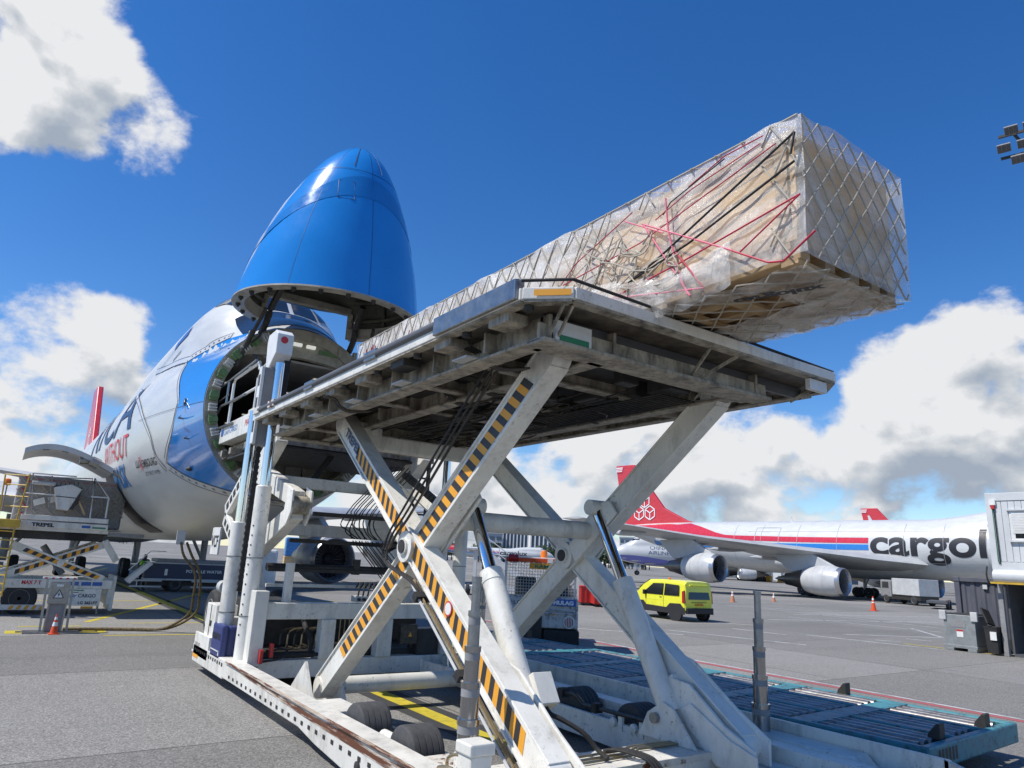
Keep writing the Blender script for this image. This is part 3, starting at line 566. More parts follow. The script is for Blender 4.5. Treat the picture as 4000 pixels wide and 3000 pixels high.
MB().loft([[nose_pt(-.02, t, .004) for t in TH], [nose_pt(.02, t, .004) for t in TH], [nose_pt(.02, t, -.3) for t in TH], [nose_pt(-.25, t, -.32) for t in TH]], closed=False).build('door_rim', K['hold_beige'], nd, smooth=25)
for t in (math.pi - .62, math.pi + .62): MB().beam(nose_pt(.0, t, -.1), nose_pt(-.72, t, -.1), .16, .2).build('notch_post', K['hold_beige'], nd, bevel=.015)
MB().beam(nose_pt(-.74, math.pi - .62, -.12), nose_pt(-.74, math.pi + .62, -.12), .18, .2).build('notch_bar', K['hold_beige'], nd, bevel=.015)
for k in range(22):
    a = 2 * math.pi * (k + .5) / 22; p = nose_pt(.03, a, -.16)
    if abs(a - math.pi) < .66: continue
    MB().tube(p, p + V((0, 0, -.05)), .06, n=10).tube(p + V((0, 0, -.05)), p + V((0, 0, -.09)), .028, n=8).build('latch_pin', K['dark'], nd)
for k in range(7):
    s = -.5 - k * .5
    MB().loft([[nose_pt(s + ds, math.pi + .66 + (2 * math.pi - 1.32) * q / 40, e) for q in range(41)] for ds, e in ((0, -.13), (0, -.26), (.07, -.26), (.07, -.13))], closed=False).build('frame_rib', K['lining_green'], nd)
for k in range(8):
    a = R(25 + k * 44)
    if abs(a - math.pi) < .66: continue
    MB().path([nose_pt(s, a, -.2) for s in (-.3, -1, -1.8, -2.6)], .05, 6).build('padded_duct', K['lining_green'], nd, smooth=True)
def door_band(t): return -3.05 * math.cos(t * .62) ** 1.0 + .35 * abs(t)
def band(name, f, wd, m, a0=-2.3, a1=2.3, n=60, eps=.006):
    rr = []
    for k in range(n + 1):
        t = a0 + (a1 - a0) * k / n; s = f(t); w_ = wd(t) if callable(wd) else wd
        rr.append([nose_pt(min(-.03, s - w_ / 2), t, eps), nose_pt(min(-.03, s), t, eps), nose_pt(min(-.03, s + w_ / 2), t, eps)])
    return MB().loft(rr, closed=False).build(name, m, nd, smooth=60, fix=False)
band('dark_blue_band', lambda t: -2.85 + .62 * t * t, lambda t: .62 - .14 * abs(t), K['mask_dark'], -2.1, 2.1)
band('radome_seam', lambda t: -3.3, .012, K['seam_blue'], -math.pi, math.pi, 80, .008)
for th in (-.75, .05, .8, -1.6): MB().loft([[nose_pt(s, th - .004 / max(.2, Rf(s)), .006), nose_pt(s, th + .004 / max(.2, Rf(s)), .006)] for s in SS[3:]], closed=False).build('panel_seam', K['seam_blue'], nd, fix=False)
for th in (-.35, .3): MB().loft([[nose_pt(s, th - .012, .012), nose_pt(s, th + .012, .012)] for s in SS[3:9]], closed=False).build('diverter_strip', K['line'] if th < 0 else K['light_grey'], nd, fix=False)
pq = [(-2.9, -.55), (-2.9, -.28), (-2.4, -.24), (-2.4, -.48), (-2.9, -.55)]
MB().path([nose_pt(s, t, .006) for s, t in pq], .008, 4).build('access_panel_outline', K['line'], nd)
# hinge arms, actuators
for x in (-1.15, 1.35):
    MB().path(smooth_pts([(x, .25, 7.95), (x * .98, -.1, 8.25), (x * .95, -.25, 8.6), (x * .9, -.8, 9.0)], 5), .09, 8).build('hinge_arm', K['dark'], air, smooth=True)
MB().tube((-1.62, .0, 7.3), (-1.35, -.75, 8.35), .045).tube((-1.72, .05, 6.9), (-1.5, -.35, 7.8), .07).build('door_actuator', K['dark'], air, smooth=True)
MB().tube((1.75, .0, 7.3), (1.55, -.9, 8.4), .05).build('door_actuator', K['dark'], air, smooth=True)
MB().path(smooth_pts([(-1.5, -.3, 7.5), (-1.35, -.5, 7.7), (-1.3, -.6, 8.2)], 5), .03, 6).build('hose', K['black'], air, smooth=True)
# black anti-glare panel in front of the windscreen
wrap('anti_glare_panel', poly_bm([(-1.45, .62), (-.7, .3), (0, .2), (.7, .3), (1.45, .62), (1.5, 1.95), (.95, 1.78), (0, 1.6), (-.95, 1.78), (-1.5, 1.95)]), lambda u, v: V((u, v, Tf(v) - Uf(v) + math.sqrt(max(.01, Uf(v) ** 2 - u * u)))) + V((0, -.01, .012)), K['glass'], air, .12)
# nose gear sign and gear door
MB().bx(-1.25, -1.20, 1.15, 1.95, 2.15, 2.85).build('gear_door', K['white'], air, bevel=.01)
text('lettering', 'VCF', .42, V((-1.256, 1.9, 2.35)), (0, -1, 0), (0, 0, 1), K['text_black'], air, width=.7, bold=.008)
lg = MB().beam((-.35, 1.9, 1.3), (-.35, 1.9, 2.9), .25, .3).tube((-.9, 1.55, 1.35), (.2, 1.55, 1.35), .12).tube((-.9, 1.55, 1.35), (-.9, 1.2, 1.35), .16).build('torque_link', K['light_grey'], air, smooth=True)
for z in (1.75, 2.15): MB().lathe([(.06, 0), (.17, .12), (.17, .16)], (-.62, 1.45, z), (0, -1, 0), 14).build('landing_light', K['lip'], air, smooth=True)
# side hold door, raised
dr = []
for k in range(15):
    t = k / 14; px = 440 - 345 * t; py = 1850 - 108 * math.sin(t * math.pi * .62) + 20 * t * t; dr.append(aty(px, py, 27.0))
drm = MB().loft([[p + V((0, yy, zz)) for yy, zz in ((0, 0), (0, .17), (2.7, .17), (2.7, 0))] for p in [q - V((X0, YN, 0)) for q in dr]], cap=True).build('side_cargo_door', K['light_grey'], air, smooth=30)
for k in (3, 7, 10): MB().path([V(p) - V((X0, YN, 0)) + V((0, .05, -.02)) for p in dr[k:k + 2]], .02, 5).build('stiffener', K['grey'], drm)
q = aty(355, 1800, 27) - V((X0, YN, 0)); MB().tube(q, q + V((.25, 0, -.1)), .17, n=14).tube(q + V((-.3, .2, 0)), q + V((.1, .2, .02)), .12, n=12).tube(q, q + V((1.0, .2, -.45)), .04).build('door_motor', K['steel'], drm, smooth=True)
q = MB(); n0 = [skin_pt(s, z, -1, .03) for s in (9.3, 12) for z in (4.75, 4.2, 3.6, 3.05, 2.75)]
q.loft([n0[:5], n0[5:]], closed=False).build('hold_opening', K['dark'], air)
# tail emblem on this one
logo(air, 64.9, 11.1, 1.25, K['text_white'], -.36)
# ground power plug
pw = skin_pt(4.0, 3.1); pl_ = aty(705, 2105, 21.5) - V((X0, YN, 0))
MB().bx(pl_.x - .11, pl_.x + .11, pl_.y - .05, pl_.y, pl_.z - .15, pl_.z + .22).build('power_receptacle_plate', K['light_grey'], air)

ac2 = thing('cargo_aircraft', (85.38, 15.10, 0), 'white cargo jet with red and blue stripes and large black lettering', 'aircraft', rz=R(3.485), local=True)
jumbo(ac2); std_livery(ac2)
for s in (10, 30, 40): MB().prism([(s, Tf(s) - .1), (s + .5, Tf(s) - .1), (s + .65, Tf(s) + .75), (s + .45, Tf(s) + .75)], 'x', -.04, .04).build('blade_antenna', K['skin'], ac2)
def place(px, py_h, dist):  # ground point at a distance along a pixel column's bearing
    d = ray(px, py_h); d.z = 0; d.normalize(); return d * dist
def far_jumbo(label, fin_px, dist, rz, txt, group=None):
    p = place(fin_px, 2200, dist); m = M.Rotation(rz, 4, 'Z') @ V((0, 69, 0)); o = thing('cargo_aircraft', (p.x - m.x, p.y - m.y, 0), label, 'aircraft', group, rz=rz, local=True)
    jumbo(o, detail=True); return o
ac3 = far_jumbo('cargo jet parked behind, only its red tail fin showing above the white fuselage', 3412, 188, R(2), None); std_livery(ac3, False)
n4 = place(2165, 2194, 450); n4 -= M.Rotation(R(55), 4, 'Z') @ V((0, -4.5, 0))
ac4 = thing('cargo_aircraft', (n4.x, n4.y, 0), 'small distant striped cargo jet, nose to the right, before the trees', 'aircraft', rz=R(55), local=True)
jumbo(ac4); std_livery(ac4)
n5 = place(2440, 2205, 205)
ac5 = thing('cargo_aircraft', (n5.x, n5.y, 0), 'distant white cargo jet with lilac belly and blue CARGO lettering, nose to the left', 'aircraft', rz=R(-125), local=True)
jumbo(ac5)
K['lilac'] = flat('lilac_paint', (.16, .17, .5), .3, coat=.4)
for i, (s0, z0, sgn) in enumerate(((4.5, 6.4, 1),)):
    text_on('lettering', 'CHINA', lambda u, v: skin_pt(6.5 + u, 7.0 + v, 1, .03), 1.4, K['text_navy'], ac5, width=4.6, height=.95)
    text_on('lettering', 'AIRLINES', lambda u, v: skin_pt(6.0 + u, 5.7 + v, 1, .03), 1.4, K['text_navy'], ac5, width=6.4, height=.95)
    text_on('lettering', 'CARGO', lambda u, v: skin_pt(14.5 + u, 5.5 + v, 1, .03), 3, K['text_blue'], ac5, width=10, height=2.2, bold=.06)
    wrap('lilac_belly_paint', poly_bm([(-3.6, 5.2), (2, 5.2), (6, 4.9), (12, 4.2), (12, 3), (6, 2.9), (0, 3.8), (-3, 4.7)]), lambda u, v: skin_pt(u, v, 1, .03), K['lilac'], ac5, .6)
    wrap('red_emblem', poly_bm([(26.6, 5.9), (27.2, 5.5), (27.8, 5.9), (28, 6.8), (27.8, 7.6), (27.2, 8), (26.6, 7.6), (26.4, 6.8)]), lambda u, v: skin_pt(u, v, 1, .03), K['stripe_red'], ac5, .4)
# ------------------------------------------------------------------ main deck loader
K['tyre_grey'] = mat('dusty_tyre', (.055, .056, .06), .8, dirt=.5, dirtc=(.11, .105, .1), dscale=7)
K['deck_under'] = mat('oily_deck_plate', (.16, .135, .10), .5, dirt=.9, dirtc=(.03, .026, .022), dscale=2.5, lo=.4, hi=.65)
LD = thing('cargo_loader', (5.9, 9, 0), 'cream scissor lift cargo loader raised to the open aircraft nose', 'loader')
# --- base rails
for side in (0, 1):
    b = MB()
    if side == 0: xo, xi, w_ = 3.5, 3.78, 1
    else: xo, xi = 7.62, 7.9
    prof = [(15.75, .18), (13.4, .18), (13.4, .21), (9.5, .21), (8.9, .14), (8.0, .08), (4.0, .08), (4.0, .49), (15.8, .49)]
    b.prism(prof, 'x', xo, xi); rl = b.build('base_rail', K['cream'], LD, bevel=.012)
    if side == 0:
        sl = MB().bx(3.494, 3.5005, 0, .075, .26, .305).build('slot', K['dark'], rl)
        for k in range(34):
            o = sl if k == 0 else sl.copy(); o.location = (0, 12.9 - k * .255, 0)
            if k: col.objects.link(o)
        st = MB().add([(3.496, 13.0, .475), (3.496, 4.0, .475), (3.496, 4.0, .33), (3.496, 9.0, .36), (3.496, 12.2, .42)], [(0, 1, 2, 3, 4)]); st.build('rusty_scrape', K['rust_streak'], rl)
        MB().beam((3.485, 13.2, .485), (3.485, 4, .485), .03, .03).build('edge_bar', K['rust_streak'], rl, bevel=.006)
        hz = MB()
        for k in range(14):
            y = 15.6 - k * .16; hz.bx(3.494, 3.4985, y - .07, y, .385 - (k % 2) * .012, .43)
        hz.build('worn_stencil', K['text_black'], rl)
        MB().bx(3.494, 3.499, 15.3, 15.72, .26, .32).build('orange_reflector', K['orange'], rl)
        for y in (7.6, 7.0): MB().lathe([(.06, 0), (.06, .02), (.03, .03)], (3.5, y, .2), (-1, 0, 0), 14).build('port', K['dark'], rl)
    else:
        pip_ = [atx(px, py, 6.96) for px, py in ((1903, 2612), (2080, 2669), (2200, 2704), (2249, 2716), (2279, 2750), (2330, 2765), (2506, 2813), (2550, 2829), (2623, 2851), (2656, 2873))]
        MB().path(smooth_pts(pip_, 4), .028, 8).build('hydraulic_pipe', K['grease'], rl, smooth=True)
        for k_ in (2, 5, 7): MB().bx(6.9, 7.03, pip_[k_].y - .05, pip_[k_].y + .05, pip_[k_].z - .06, pip_[k_].z + .06).build('pipe_clamp', K['black'], rl)
        for px, py in ((2400, 2820), (2480, 2845)): q_ = atx(px, py, 7.0); MB().lathe([(.055, 0), (.055, .04), (.02, .05)], q_, (-1, 0, 0), 14).bx(6.98, 7.02, q_.y - .16, q_.y - .09, q_.z - .09, q_.z + .09).build('axle_plate', K['cream_clean'], rl)
        MB().bx(7.9, 8.4, 3.9, 12, .10, .30).bx(8.36, 8.42, 3.9, 14, .10, .62).build('outer_sill', K['cream'], rl, bevel=.01)
        MB().prism([(4.55, .30), (6.6, .30), (6.6, .50), (4.75, .50)], 'x', 7.92, 8.34).build('step_cover', K['cream'], rl, bevel=.02)
        MB().prism([(3.2, .1), (3.95, .1), (3.95, .62), (3.7, .55)], 'x', 8.36, 8.42).build('toe_plate', K['cream_rusty'], rl)
# inner tyre carriers
for sx, x in ((0, 4.02), (1, 7.35)):
    fr = MB()
    for y0, y1 in ((4.2, 6.9), (9.2, 10.0)): fr.bx(x - .24, x + .24, y0, y1, .18, .42 if sx == 0 else .34)
    fr.bx(x + .26, x + .32, 6.4, 10, .14, .36) if sx == 0 else fr.prism([(5.9, .06), (9.6, .12), (9.6, .18), (12.8, .2), (12.8, .46), (9.65, .46), (9.6, .44), (5.9, .38)], 'x', x - .35, x - .29)
    fr = fr.build('tyre_carrier', K['cream'], LD, bevel=.012)
    for y in (8.55, 7.3):
        ty = [(.16, -.2), (.25, -.2), (.285, -.19), (.302, -.165)]
        for g_x in (-.11, -.035, .04, .115): ty += [(.305, g_x - .03), (.305, g_x), (.292, g_x + .004), (.292, g_x + .012), (.305, g_x + .016)]
        ty += [(.302, .165), (.285, .19), (.25, .2), (.16, .2)]
        MB().lathe(ty, (x, y, .335), (1, 0, 0), 40).build('tyre', K['tyre_grey'], fr, smooth=20); MB().lathe([(.05, -.21), (.12, -.16), (.16, -.19), (.16, .19), (.12, .16), (.05, .21)], (x, y, .335), (1, 0, 0), 20).build('wheel_hub', K['grey'], fr, smooth=30)
    MB().tube((x, 8.1, .36), (x, 7.75, .36), .07).tube((x - .2, 8.0, .36), (x + .15, 8.0, .36), .05).build('swivel_joint', K['cream_clean'], fr, smooth=True)
# front cross sill with pipes
cs = MB().bx(4.2, 7.62, 5.75, 6.38, .12, .42).build('cross_sill', K['cream'], LD, bevel=.02)
MB().bx(4.5, 7.5, 5.735, 5.75, .36, .43).build('sill_lip', K['cream_rusty'], cs)
for dy in (0, .09, .2):
    MB().path([(4.7, 5.95 + dy, .445), (5.9, 5.97 + dy, .445), (6.15, 6.14 + dy * .6, .445), (7.1, 6.1 + dy * .5, .445)], .014, 6).build('brass_pipe', K['brass'], cs, smooth=True)
for k_ in range(3): MB().path(smooth_pts([(5.7 + k_ * .05, 6.2, .46), (5.74 + k_ * .05, 6.0, .5), (5.86 + k_ * .05, 5.72, .46), (5.92 + k_ * .05, 5.6, .3)], 5), .018, 7).build('flexible_hose', K['black'], cs, smooth=True)
# stub with elbow pipes at the rail
sb = MB().bx(3.62, 3.84, 5.6, 5.82, .42, .74).bx(3.6, 3.86, 5.58, 5.84, .74, .84).build('stub_post', K['cream'], LD, bevel=.015)
MB().path(smooth_pts([(3.7, 6.1, .45), (3.68, 6.08, .62), (3.7, 5.9, .68), (3.7, 5.84, .56)], 4), .016, 6).path(smooth_pts([(3.62, 6.15, .45), (3.60, 6.1, .55), (3.62, 5.9, .58), (3.64, 5.84, .5)], 4), .016, 6).build('elbow_pipe', K['brass'], sb, smooth=True)
MB().bx(3.78, 4.3, 4.2, 6.9, .40, .425).build('deck_plate', K['cream_rusty'], LD)
# telescopic guard posts
def tele(x, y, z0, zt):
    o = None; n = 5; zs = [z0 + .17] + [z0 + .17 + (zt - z0 - .17) * k / n for k in range(1, n + 1)]
    o = MB().lathe([(.135, 0), (.135, .02), (.12, .03), (.12, .19)], (x, y, z0), (0, 0, 1), 20).build('guide_post', K['cream'], LD, smooth=30)
    for k in range(n):
        r = .105 - k * .0155
        MB().lathe([(r, zs[k] - .02), (r, zs[k + 1] - .05), (r + .008, zs[k + 1] - .05), (r + .008, zs[k + 1]), (r * .6, zs[k + 1])], (x, y, 0), (0, 0, 1), 24).build('telescopic_stage', K['chrome_dull'] if k < 3 else K['steel'], o, smooth=30)
        if k < 4: MB().lathe([(r + .0015, zs[k + 1] - .13), (r + .0015, zs[k + 1] - .06)], (x, y, 0), (0, 0, 1), 24, cap=False).build('stage_collar', K['grey'], o, smooth=30)
tele(3.95, 6.19, .42, 2.22); tele(8.15, 6.0, .30, 2.16); tele(8.2, 12.6, .3, 2.25)
# --- scissor legs
def leg(name, x, p, q, h, wd, side, stripes=True, m='cream_clean', bend=None):
    pts = [V((x, *p)), V((x, *q))]; d = (pts[1] - pts[0]).normalized(); n = V((0, -d.z, d.y)); n = -n if n.z < 0 else n
    L = (pts[1] - pts[0]).length; b = MB()
    t = .026; hw = wd / 2; hh = h / 2
    # hollow box: side plates set in, flanges proud
    for s_ in (-1, 1):
        c = pts[0] + V((s_ * (hw - .012), 0, 0)); b.beam(c, c + d * L, .024, h - 2 * t, up=n) if abs(d.x) < .5 else None
    for s_ in (-1, 1):
        c = pts[0] + n * (s_ * (hh - t / 2)); b.beam(c, c + d * L, wd + .05, t, up=n)
    o = b.build(name, K[m], LD, bevel=.006)
    for c in pts: MB().tube(c - V((hw + .02, 0, 0)), c + V((hw + .02, 0, 0)), h * .46, n=20).build('end_boss', K[m], o, smooth=30)
    if stripes:
        xs = x - hw - .004; yo, ok = MB(), MB(); k = 0; a = stripes[0] * L; sw = stripes[2]
        while a < stripes[1] * L:
            q_ = []
            for u, v in ((a, 1), (a + sw, 1), (a + sw + sw * stripes[3], -1), (a + sw * stripes[3], -1)): q_.append(pts[0] + d * u + n * (v * (hh - .075)) + V((xs - x, 0, 0)))
            MB().add(q_, [(0, 1, 2, 3)]).build('hazard_stripe', K['orange' if k % 2 else 'stripe_black'], o); k += 1; a += sw
    return o
A0, A1, B0, B1 = (5.5, .52), (11.35, 4.5), (5.75, 4.52), (11.2, .36)
XL, XR = 4.46, 7.12
la = leg('scissor_leg', XL - .02, A1, A0, .345, .2, -1, (.135, .93, .095, .9))
text('lettering', 'TREPEL', .2, V((XL - .137, 11.05, 4.26)), (0, -.826, -.562), (0, -.562, .826), K['text_navy'], la, width=.72, bold=.008, shear=.1)
lb_ = leg('scissor_leg', XL + .02, B0, B1, .345, .2, -1, (.06, .86, .095, -.8))
ra = leg('scissor_leg', XR + .02, A1, A0, .32, .2, -1, False); rb = leg('scissor_leg', XR - .02, B0, B1, .33, .2, -1, False)
for x, o in ((XL, la), (XR, ra)):
    MB().lathe([(.20, -.17), (.20, .17)], (x, 8.53, 2.50), (1, 0, 0), 28).lathe([(.11, -.2), (.11, .2)], (x, 8.53, 2.50), (1, 0, 0), 20).build('pivot_boss', K['cream_clean'], o, smooth=30)
    MB().lathe([(.085, -.215), (.085, .215)], (x, 8.53, 2.50), (1, 0, 0), 20).build('pivot_pin', K['dark'], o, smooth=30)
    MB().prism([(7.5, 3.2), (7.95, 3.2), (8.25, 2.95), (8.8, 2.42), (8.55, 2.22), (8.1, 2.5)], 'x', x + .15, x + .19).build('gusset', K['cream_clean'], o, bevel=.01)
    MB().prism([(7.35, 3.1), (7.5, 3.28), (7.75, 3.25), (8.35, 2.65), (8.2, 2.4)], 'x', x - .22 if x > 6 else x + .2, x - .17 if x > 6 else x + .25).build('cylinder_lug', K['cream_clean'], o, bevel=.015)
    # doubler plates on the lower part of the long leg
    MB().prism([(5.25, .35), (5.9, .38), (6.6, .92), (7.2, 1.34), (7.12, 1.56), (6.7, 1.4), (6.3, 1.3), (5.7, .88), (5.25, .62)], 'x', x + .14, x + .18).build('doubler_plate', K['cream_clean'], o, bevel=.012)
    if x > 6: MB().prism([(5.2, .3), (5.8, .34), (6.3, .75), (6.55, 1.0), (6.4, 1.12), (6.1, 1.08), (5.6, .72), (5.2, .55)], 'x', x - .19, x - .14).build('doubler_plate', K['cream_clean'], o, bevel=.012)
    if x > 6: MB().prism([(5.15, .25), (5.7, .3), (6.1, .62), (6.2, .8), (6.05, .88), (5.5, .6), (5.15, .5)], 'x', x - .225, x - .19).build('doubler_plate', K['cream_clean'], o, bevel=.012)
    MB().prism([(10.5, .14), (11.75, .14), (11.3, .62), (10.95, .62)], 'x', x + .12, x + .15).build('foot_gusset', K['cream'], o)
# cross tubes
MB().tube((XL + .1, 7.95, 2.86), (XR - .1, 7.95, 2.86), .125, n=28).build('cross_tube', K['cream'], LD, smooth=30)
MB().tube((XL, 11.15, .38), (XR, 11.15, .38), .13, n=24).build('cross_tube', K['cream'], LD, smooth=30)
MB().beam((XL + .1, 11.2, 4.22), (XR - .1, 11.2, 4.22), .2, .26).beam((XL, 11.2, 4.42), (XL + .55, 11.2, 4.42), .2, .22).build('top_cross_beam', K['cream'], LD, bevel=.03)
MB().prism([(10.6, .12), (11.9, .12), (11.15, .75)], 'x', XL - .35, XL - .31).build('foot_gusset', K['cream'], LD)
# lift cylinders
for x, p, q in ((4.92, (6.52, .80), (7.9, 3.05)), (6.9, (6.35, .72), (7.75, 3.18))):
    P, Q = V((x, *p)), V((x, *q)); d = (Q - P).normalized(); m_ = P + d * 1.68
    o = MB().tube(P, m_, .135, n=28).tube(m_ - d * .12, m_ + d * .02, .142, n=28).build('lift_cylinder', K['cream_clean'], LD, smooth=30)
    MB().tube(m_, Q, .083, n=28).build('chrome_rod', K['chrome'], o, smooth=30)
    MB().tube(Q - V((.14, 0, 0)), Q + V((.14, 0, 0)), .11, n=20).build('rod_eye', K['cream'], o, smooth=30)
    n_ = V((0, -d.z, d.y)); c = P + d * .22 + V((.17, -.08, .04)); MB().beam(c - d * .17, c + d * .17, .26, .22, up=n_).build('valve_block', K['cream_clean'], o, bevel=.008)
    MB().path(smooth_pts([c - d * .16, c - d * .24 + V((.03, -.03, 0)), V((c.x + .12, c.y - .22, .78)), V((c.x + .30, c.y - .38, .66)), V((c.x + .40, c.y - .48, .52)), V((c.x + .42, c.y - .62, .46))], 7), .026, 8).build('hydraulic_hose', K['black'], o, smooth=True)
    for dx in (-.14, .02):
        MB().prism([(5.85, .42), (6.75, .42), (6.6, .7), (6.35, .86), (6.2, .8)], 'x', x + dx, x + dx + .05).build('mounting_lug', K['cream_clean'], o, bevel=.012)
    MB().tube((x - .2, 6.45, .66), (x + .2, 6.45, .66), .06, n=16).build('mounting_pin', K['steel'], o, smooth=30)
# pipes and hoses running down the near leg
dA = V((0, A0[0] - A1[0], A0[1] - A1[1])).normalized(); nA = V((0, dA.z, -dA.y)); nA = -nA if nA.z < 0 else nA
def on_leg(t, off, x): p = V((x, *A1)).lerp(V((x, *A0)), t); return p - nA * off
for j, (x, off, m_) in enumerate(((XL - .16, .24, 'brass'), (XL - .10, .27, 'brass'), (XL - .20, .26, 'light_grey'))):
    MB().path([on_leg(.56, off - .03, x), on_leg(.62, off, x), on_leg(.95, off, x), on_leg(1.0, off + .05, x)], .017, 7).build('leg_pipe', K[m_], la, smooth=True)
for t in (.60, .785): q = on_leg(t, .25, XL - .15); MB().beam(q - dA * .05, q + dA * .05, .2, .09, up=nA).build('pipe_bracket', K['black'], la)
for t in (.97, ):
    for x in (XL - .16, XL - .09): q = on_leg(t, .26, x); MB().tube(q, q + dA * .2, .03, n=8).tube(q + dA * .2, q + dA * .3, .022, n=6).build('pipe_coupling', K['light_grey'], la, smooth=True)
dB = V((0, B1[0] - B0[0], B1[1] - B0[1])).normalized(); nB = V((0, -dB.z, dB.y)); nB = -nB if nB.z < 0 else nB
def on_b(t, off, x): p = V((x, *B0)).lerp(V((x, *B1)), t); return p + nB * off if False else p - nB * -off
for j in range(3):
    x = XL - .2 - j * .05
    pts = [on_b(.02, .42 + j * .03, x), on_b(.2, .40 + j * .03, x), on_b(.44, .30 + j * .03, x), V((XL - .2 - j * .03, 8.75 + j * .05, 2.62)), V((XL - .24, 8.85 + j * .04, 2.3)), on_leg(.56, .22, XL - .16 - .03 * j), on_leg(.6, .24, XL - .16)]
    MB().path(smooth_pts(pts, 7), .015 if j else .018, 7).build('hydraulic_hose', K['black'] if j == 2 else K['grease'], lb_, smooth=True)
for (x, y, z) in ((XL - .135, 7.35, 1.82), (XL + .02, 13.17, 1.36)):
    ax = (-1, 0, 0) if y < 10 else (0, -1, 0)
    o = MB().lathe([(.085, 0), (.085, .004)], (x, y, z), ax, 24).build('warning_disc', K['text_red'], la if y < 10 else LD); MB().lathe([(.068, 0), (.068, .007)], (x, y, z), ax, 24).build('disc_face', K['white'], o)
# --- raised platform
PF = MB(); zt = 4.80
def ply(z0, z1, ins=0.): return [(3.52 + ins, 13.55 - ins), (3.52 + ins, 5.02 + ins * .4), (3.85 + ins * .4, 4.68 + ins), (8.02 - ins * .4, 4.70 + ins), (8.40 - ins, 5.05 + ins * .4), (8.40 - ins, 13.55 - ins)]
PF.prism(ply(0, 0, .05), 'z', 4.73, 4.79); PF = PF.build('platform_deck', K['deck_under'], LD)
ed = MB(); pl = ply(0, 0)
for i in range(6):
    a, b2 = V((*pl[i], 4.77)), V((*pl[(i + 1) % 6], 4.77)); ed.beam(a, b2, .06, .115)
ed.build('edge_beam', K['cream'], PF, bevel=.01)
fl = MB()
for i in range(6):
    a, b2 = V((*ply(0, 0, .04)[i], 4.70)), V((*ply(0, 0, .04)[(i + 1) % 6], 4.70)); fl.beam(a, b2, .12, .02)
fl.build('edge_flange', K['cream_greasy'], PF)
MB().add([(3.60, 4.945, 4.80), (3.84, 4.70, 4.80), (3.84, 4.70, 4.74), (3.60, 4.945, 4.74)], [(0, 1, 2, 3)]).xf(M.Translation((-.035, -.035, 0))).build('yellow_reflector', K['orange'], PF)
# buffer rail along the near side
MB().tube((3.50, 13.3, 4.86), (3.50, 6.6, 4.86), .052, n=16).build('rubber_buffer', K['grey_dark'], PF, smooth=30)
for y in (13.4, 12.5, 10.6, 8.3): MB().bx(3.455, 3.56, y - .18, y + .18, 4.80, 4.925).build('buffer_bracket', K['steel'] if y < 12 else K['cream_rusty'], PF, bevel=.008)
MB().bx(3.448, 3.56, 5.05, 6.6, 4.72, 4.925).build('edge_guard', K['steel'], PF, bevel=.01)
MB().path([(3.5, 5.02, 4.90), (3.83, 4.68, 4.90), (8.02, 4.70, 4.84)], .016, 6).build('rubber_edge', K['black'], PF)
# longitudinal and cross members under the deck
for x, wd, zb in ((3.92, .24, 4.42), (4.75, .2, 4.42), (7.05, .2, 4.44), (8.1, .16, 4.6)):
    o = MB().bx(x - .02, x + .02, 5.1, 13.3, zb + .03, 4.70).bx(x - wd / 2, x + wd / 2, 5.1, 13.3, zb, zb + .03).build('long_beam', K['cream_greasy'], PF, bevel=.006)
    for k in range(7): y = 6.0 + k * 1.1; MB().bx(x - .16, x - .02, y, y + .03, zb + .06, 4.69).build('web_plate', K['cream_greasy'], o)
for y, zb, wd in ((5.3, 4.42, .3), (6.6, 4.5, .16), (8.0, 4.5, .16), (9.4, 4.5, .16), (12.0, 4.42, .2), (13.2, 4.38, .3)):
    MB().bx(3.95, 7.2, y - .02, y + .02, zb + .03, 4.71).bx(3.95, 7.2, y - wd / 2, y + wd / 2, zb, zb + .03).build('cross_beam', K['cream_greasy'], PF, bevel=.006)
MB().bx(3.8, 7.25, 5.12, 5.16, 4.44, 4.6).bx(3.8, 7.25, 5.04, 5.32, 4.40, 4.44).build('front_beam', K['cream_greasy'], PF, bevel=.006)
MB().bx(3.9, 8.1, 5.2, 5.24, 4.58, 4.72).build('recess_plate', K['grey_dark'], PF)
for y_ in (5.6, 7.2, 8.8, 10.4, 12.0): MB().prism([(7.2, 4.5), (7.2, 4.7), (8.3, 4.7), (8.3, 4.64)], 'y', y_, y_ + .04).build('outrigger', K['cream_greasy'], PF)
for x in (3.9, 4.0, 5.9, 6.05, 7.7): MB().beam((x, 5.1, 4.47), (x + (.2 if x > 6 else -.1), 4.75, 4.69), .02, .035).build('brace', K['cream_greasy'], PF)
for y in (5.3, 6.4, 7.5, 8.6, 9.7, 10.8, 11.9, 12.9):
    MB().bx(3.56, 3.80, y, y + .35, 4.60, 4.70).build('drive_box', K['cream_greasy'] if rnd.random() < .6 else K['dark'], PF, bevel=.01)
    MB().tube((3.62, y - .25, 4.72), (3.62, y - .25, 4.64), .05, n=12).build('rubber_stop', K['dark'], PF)
for k in range(5): y = 6.2 + k * 1.5; MB().bx(3.66, 3.90, y, y + .3, 4.455, 4.47).build('guide_tab', K['light_grey'], PF)
MB().bx(4.55, 6.9, 5.5, 12.8, 4.66, 4.70).build('roller_tray', K['dark'], PF)
MB().bx(7.55, 7.9, 4.72, 4.78, 4.55, 4.68).build('side_lamp', K['white'], PF)
MB().bx(3.95, 4.4, 5.06, 5.10, 4.42, 4.64).build('marker_plate', K['white'], PF); MB().bx(4.0, 4.36, 5.05, 5.06, 4.44, 4.5).build('green_label', K['green_label'], PF)
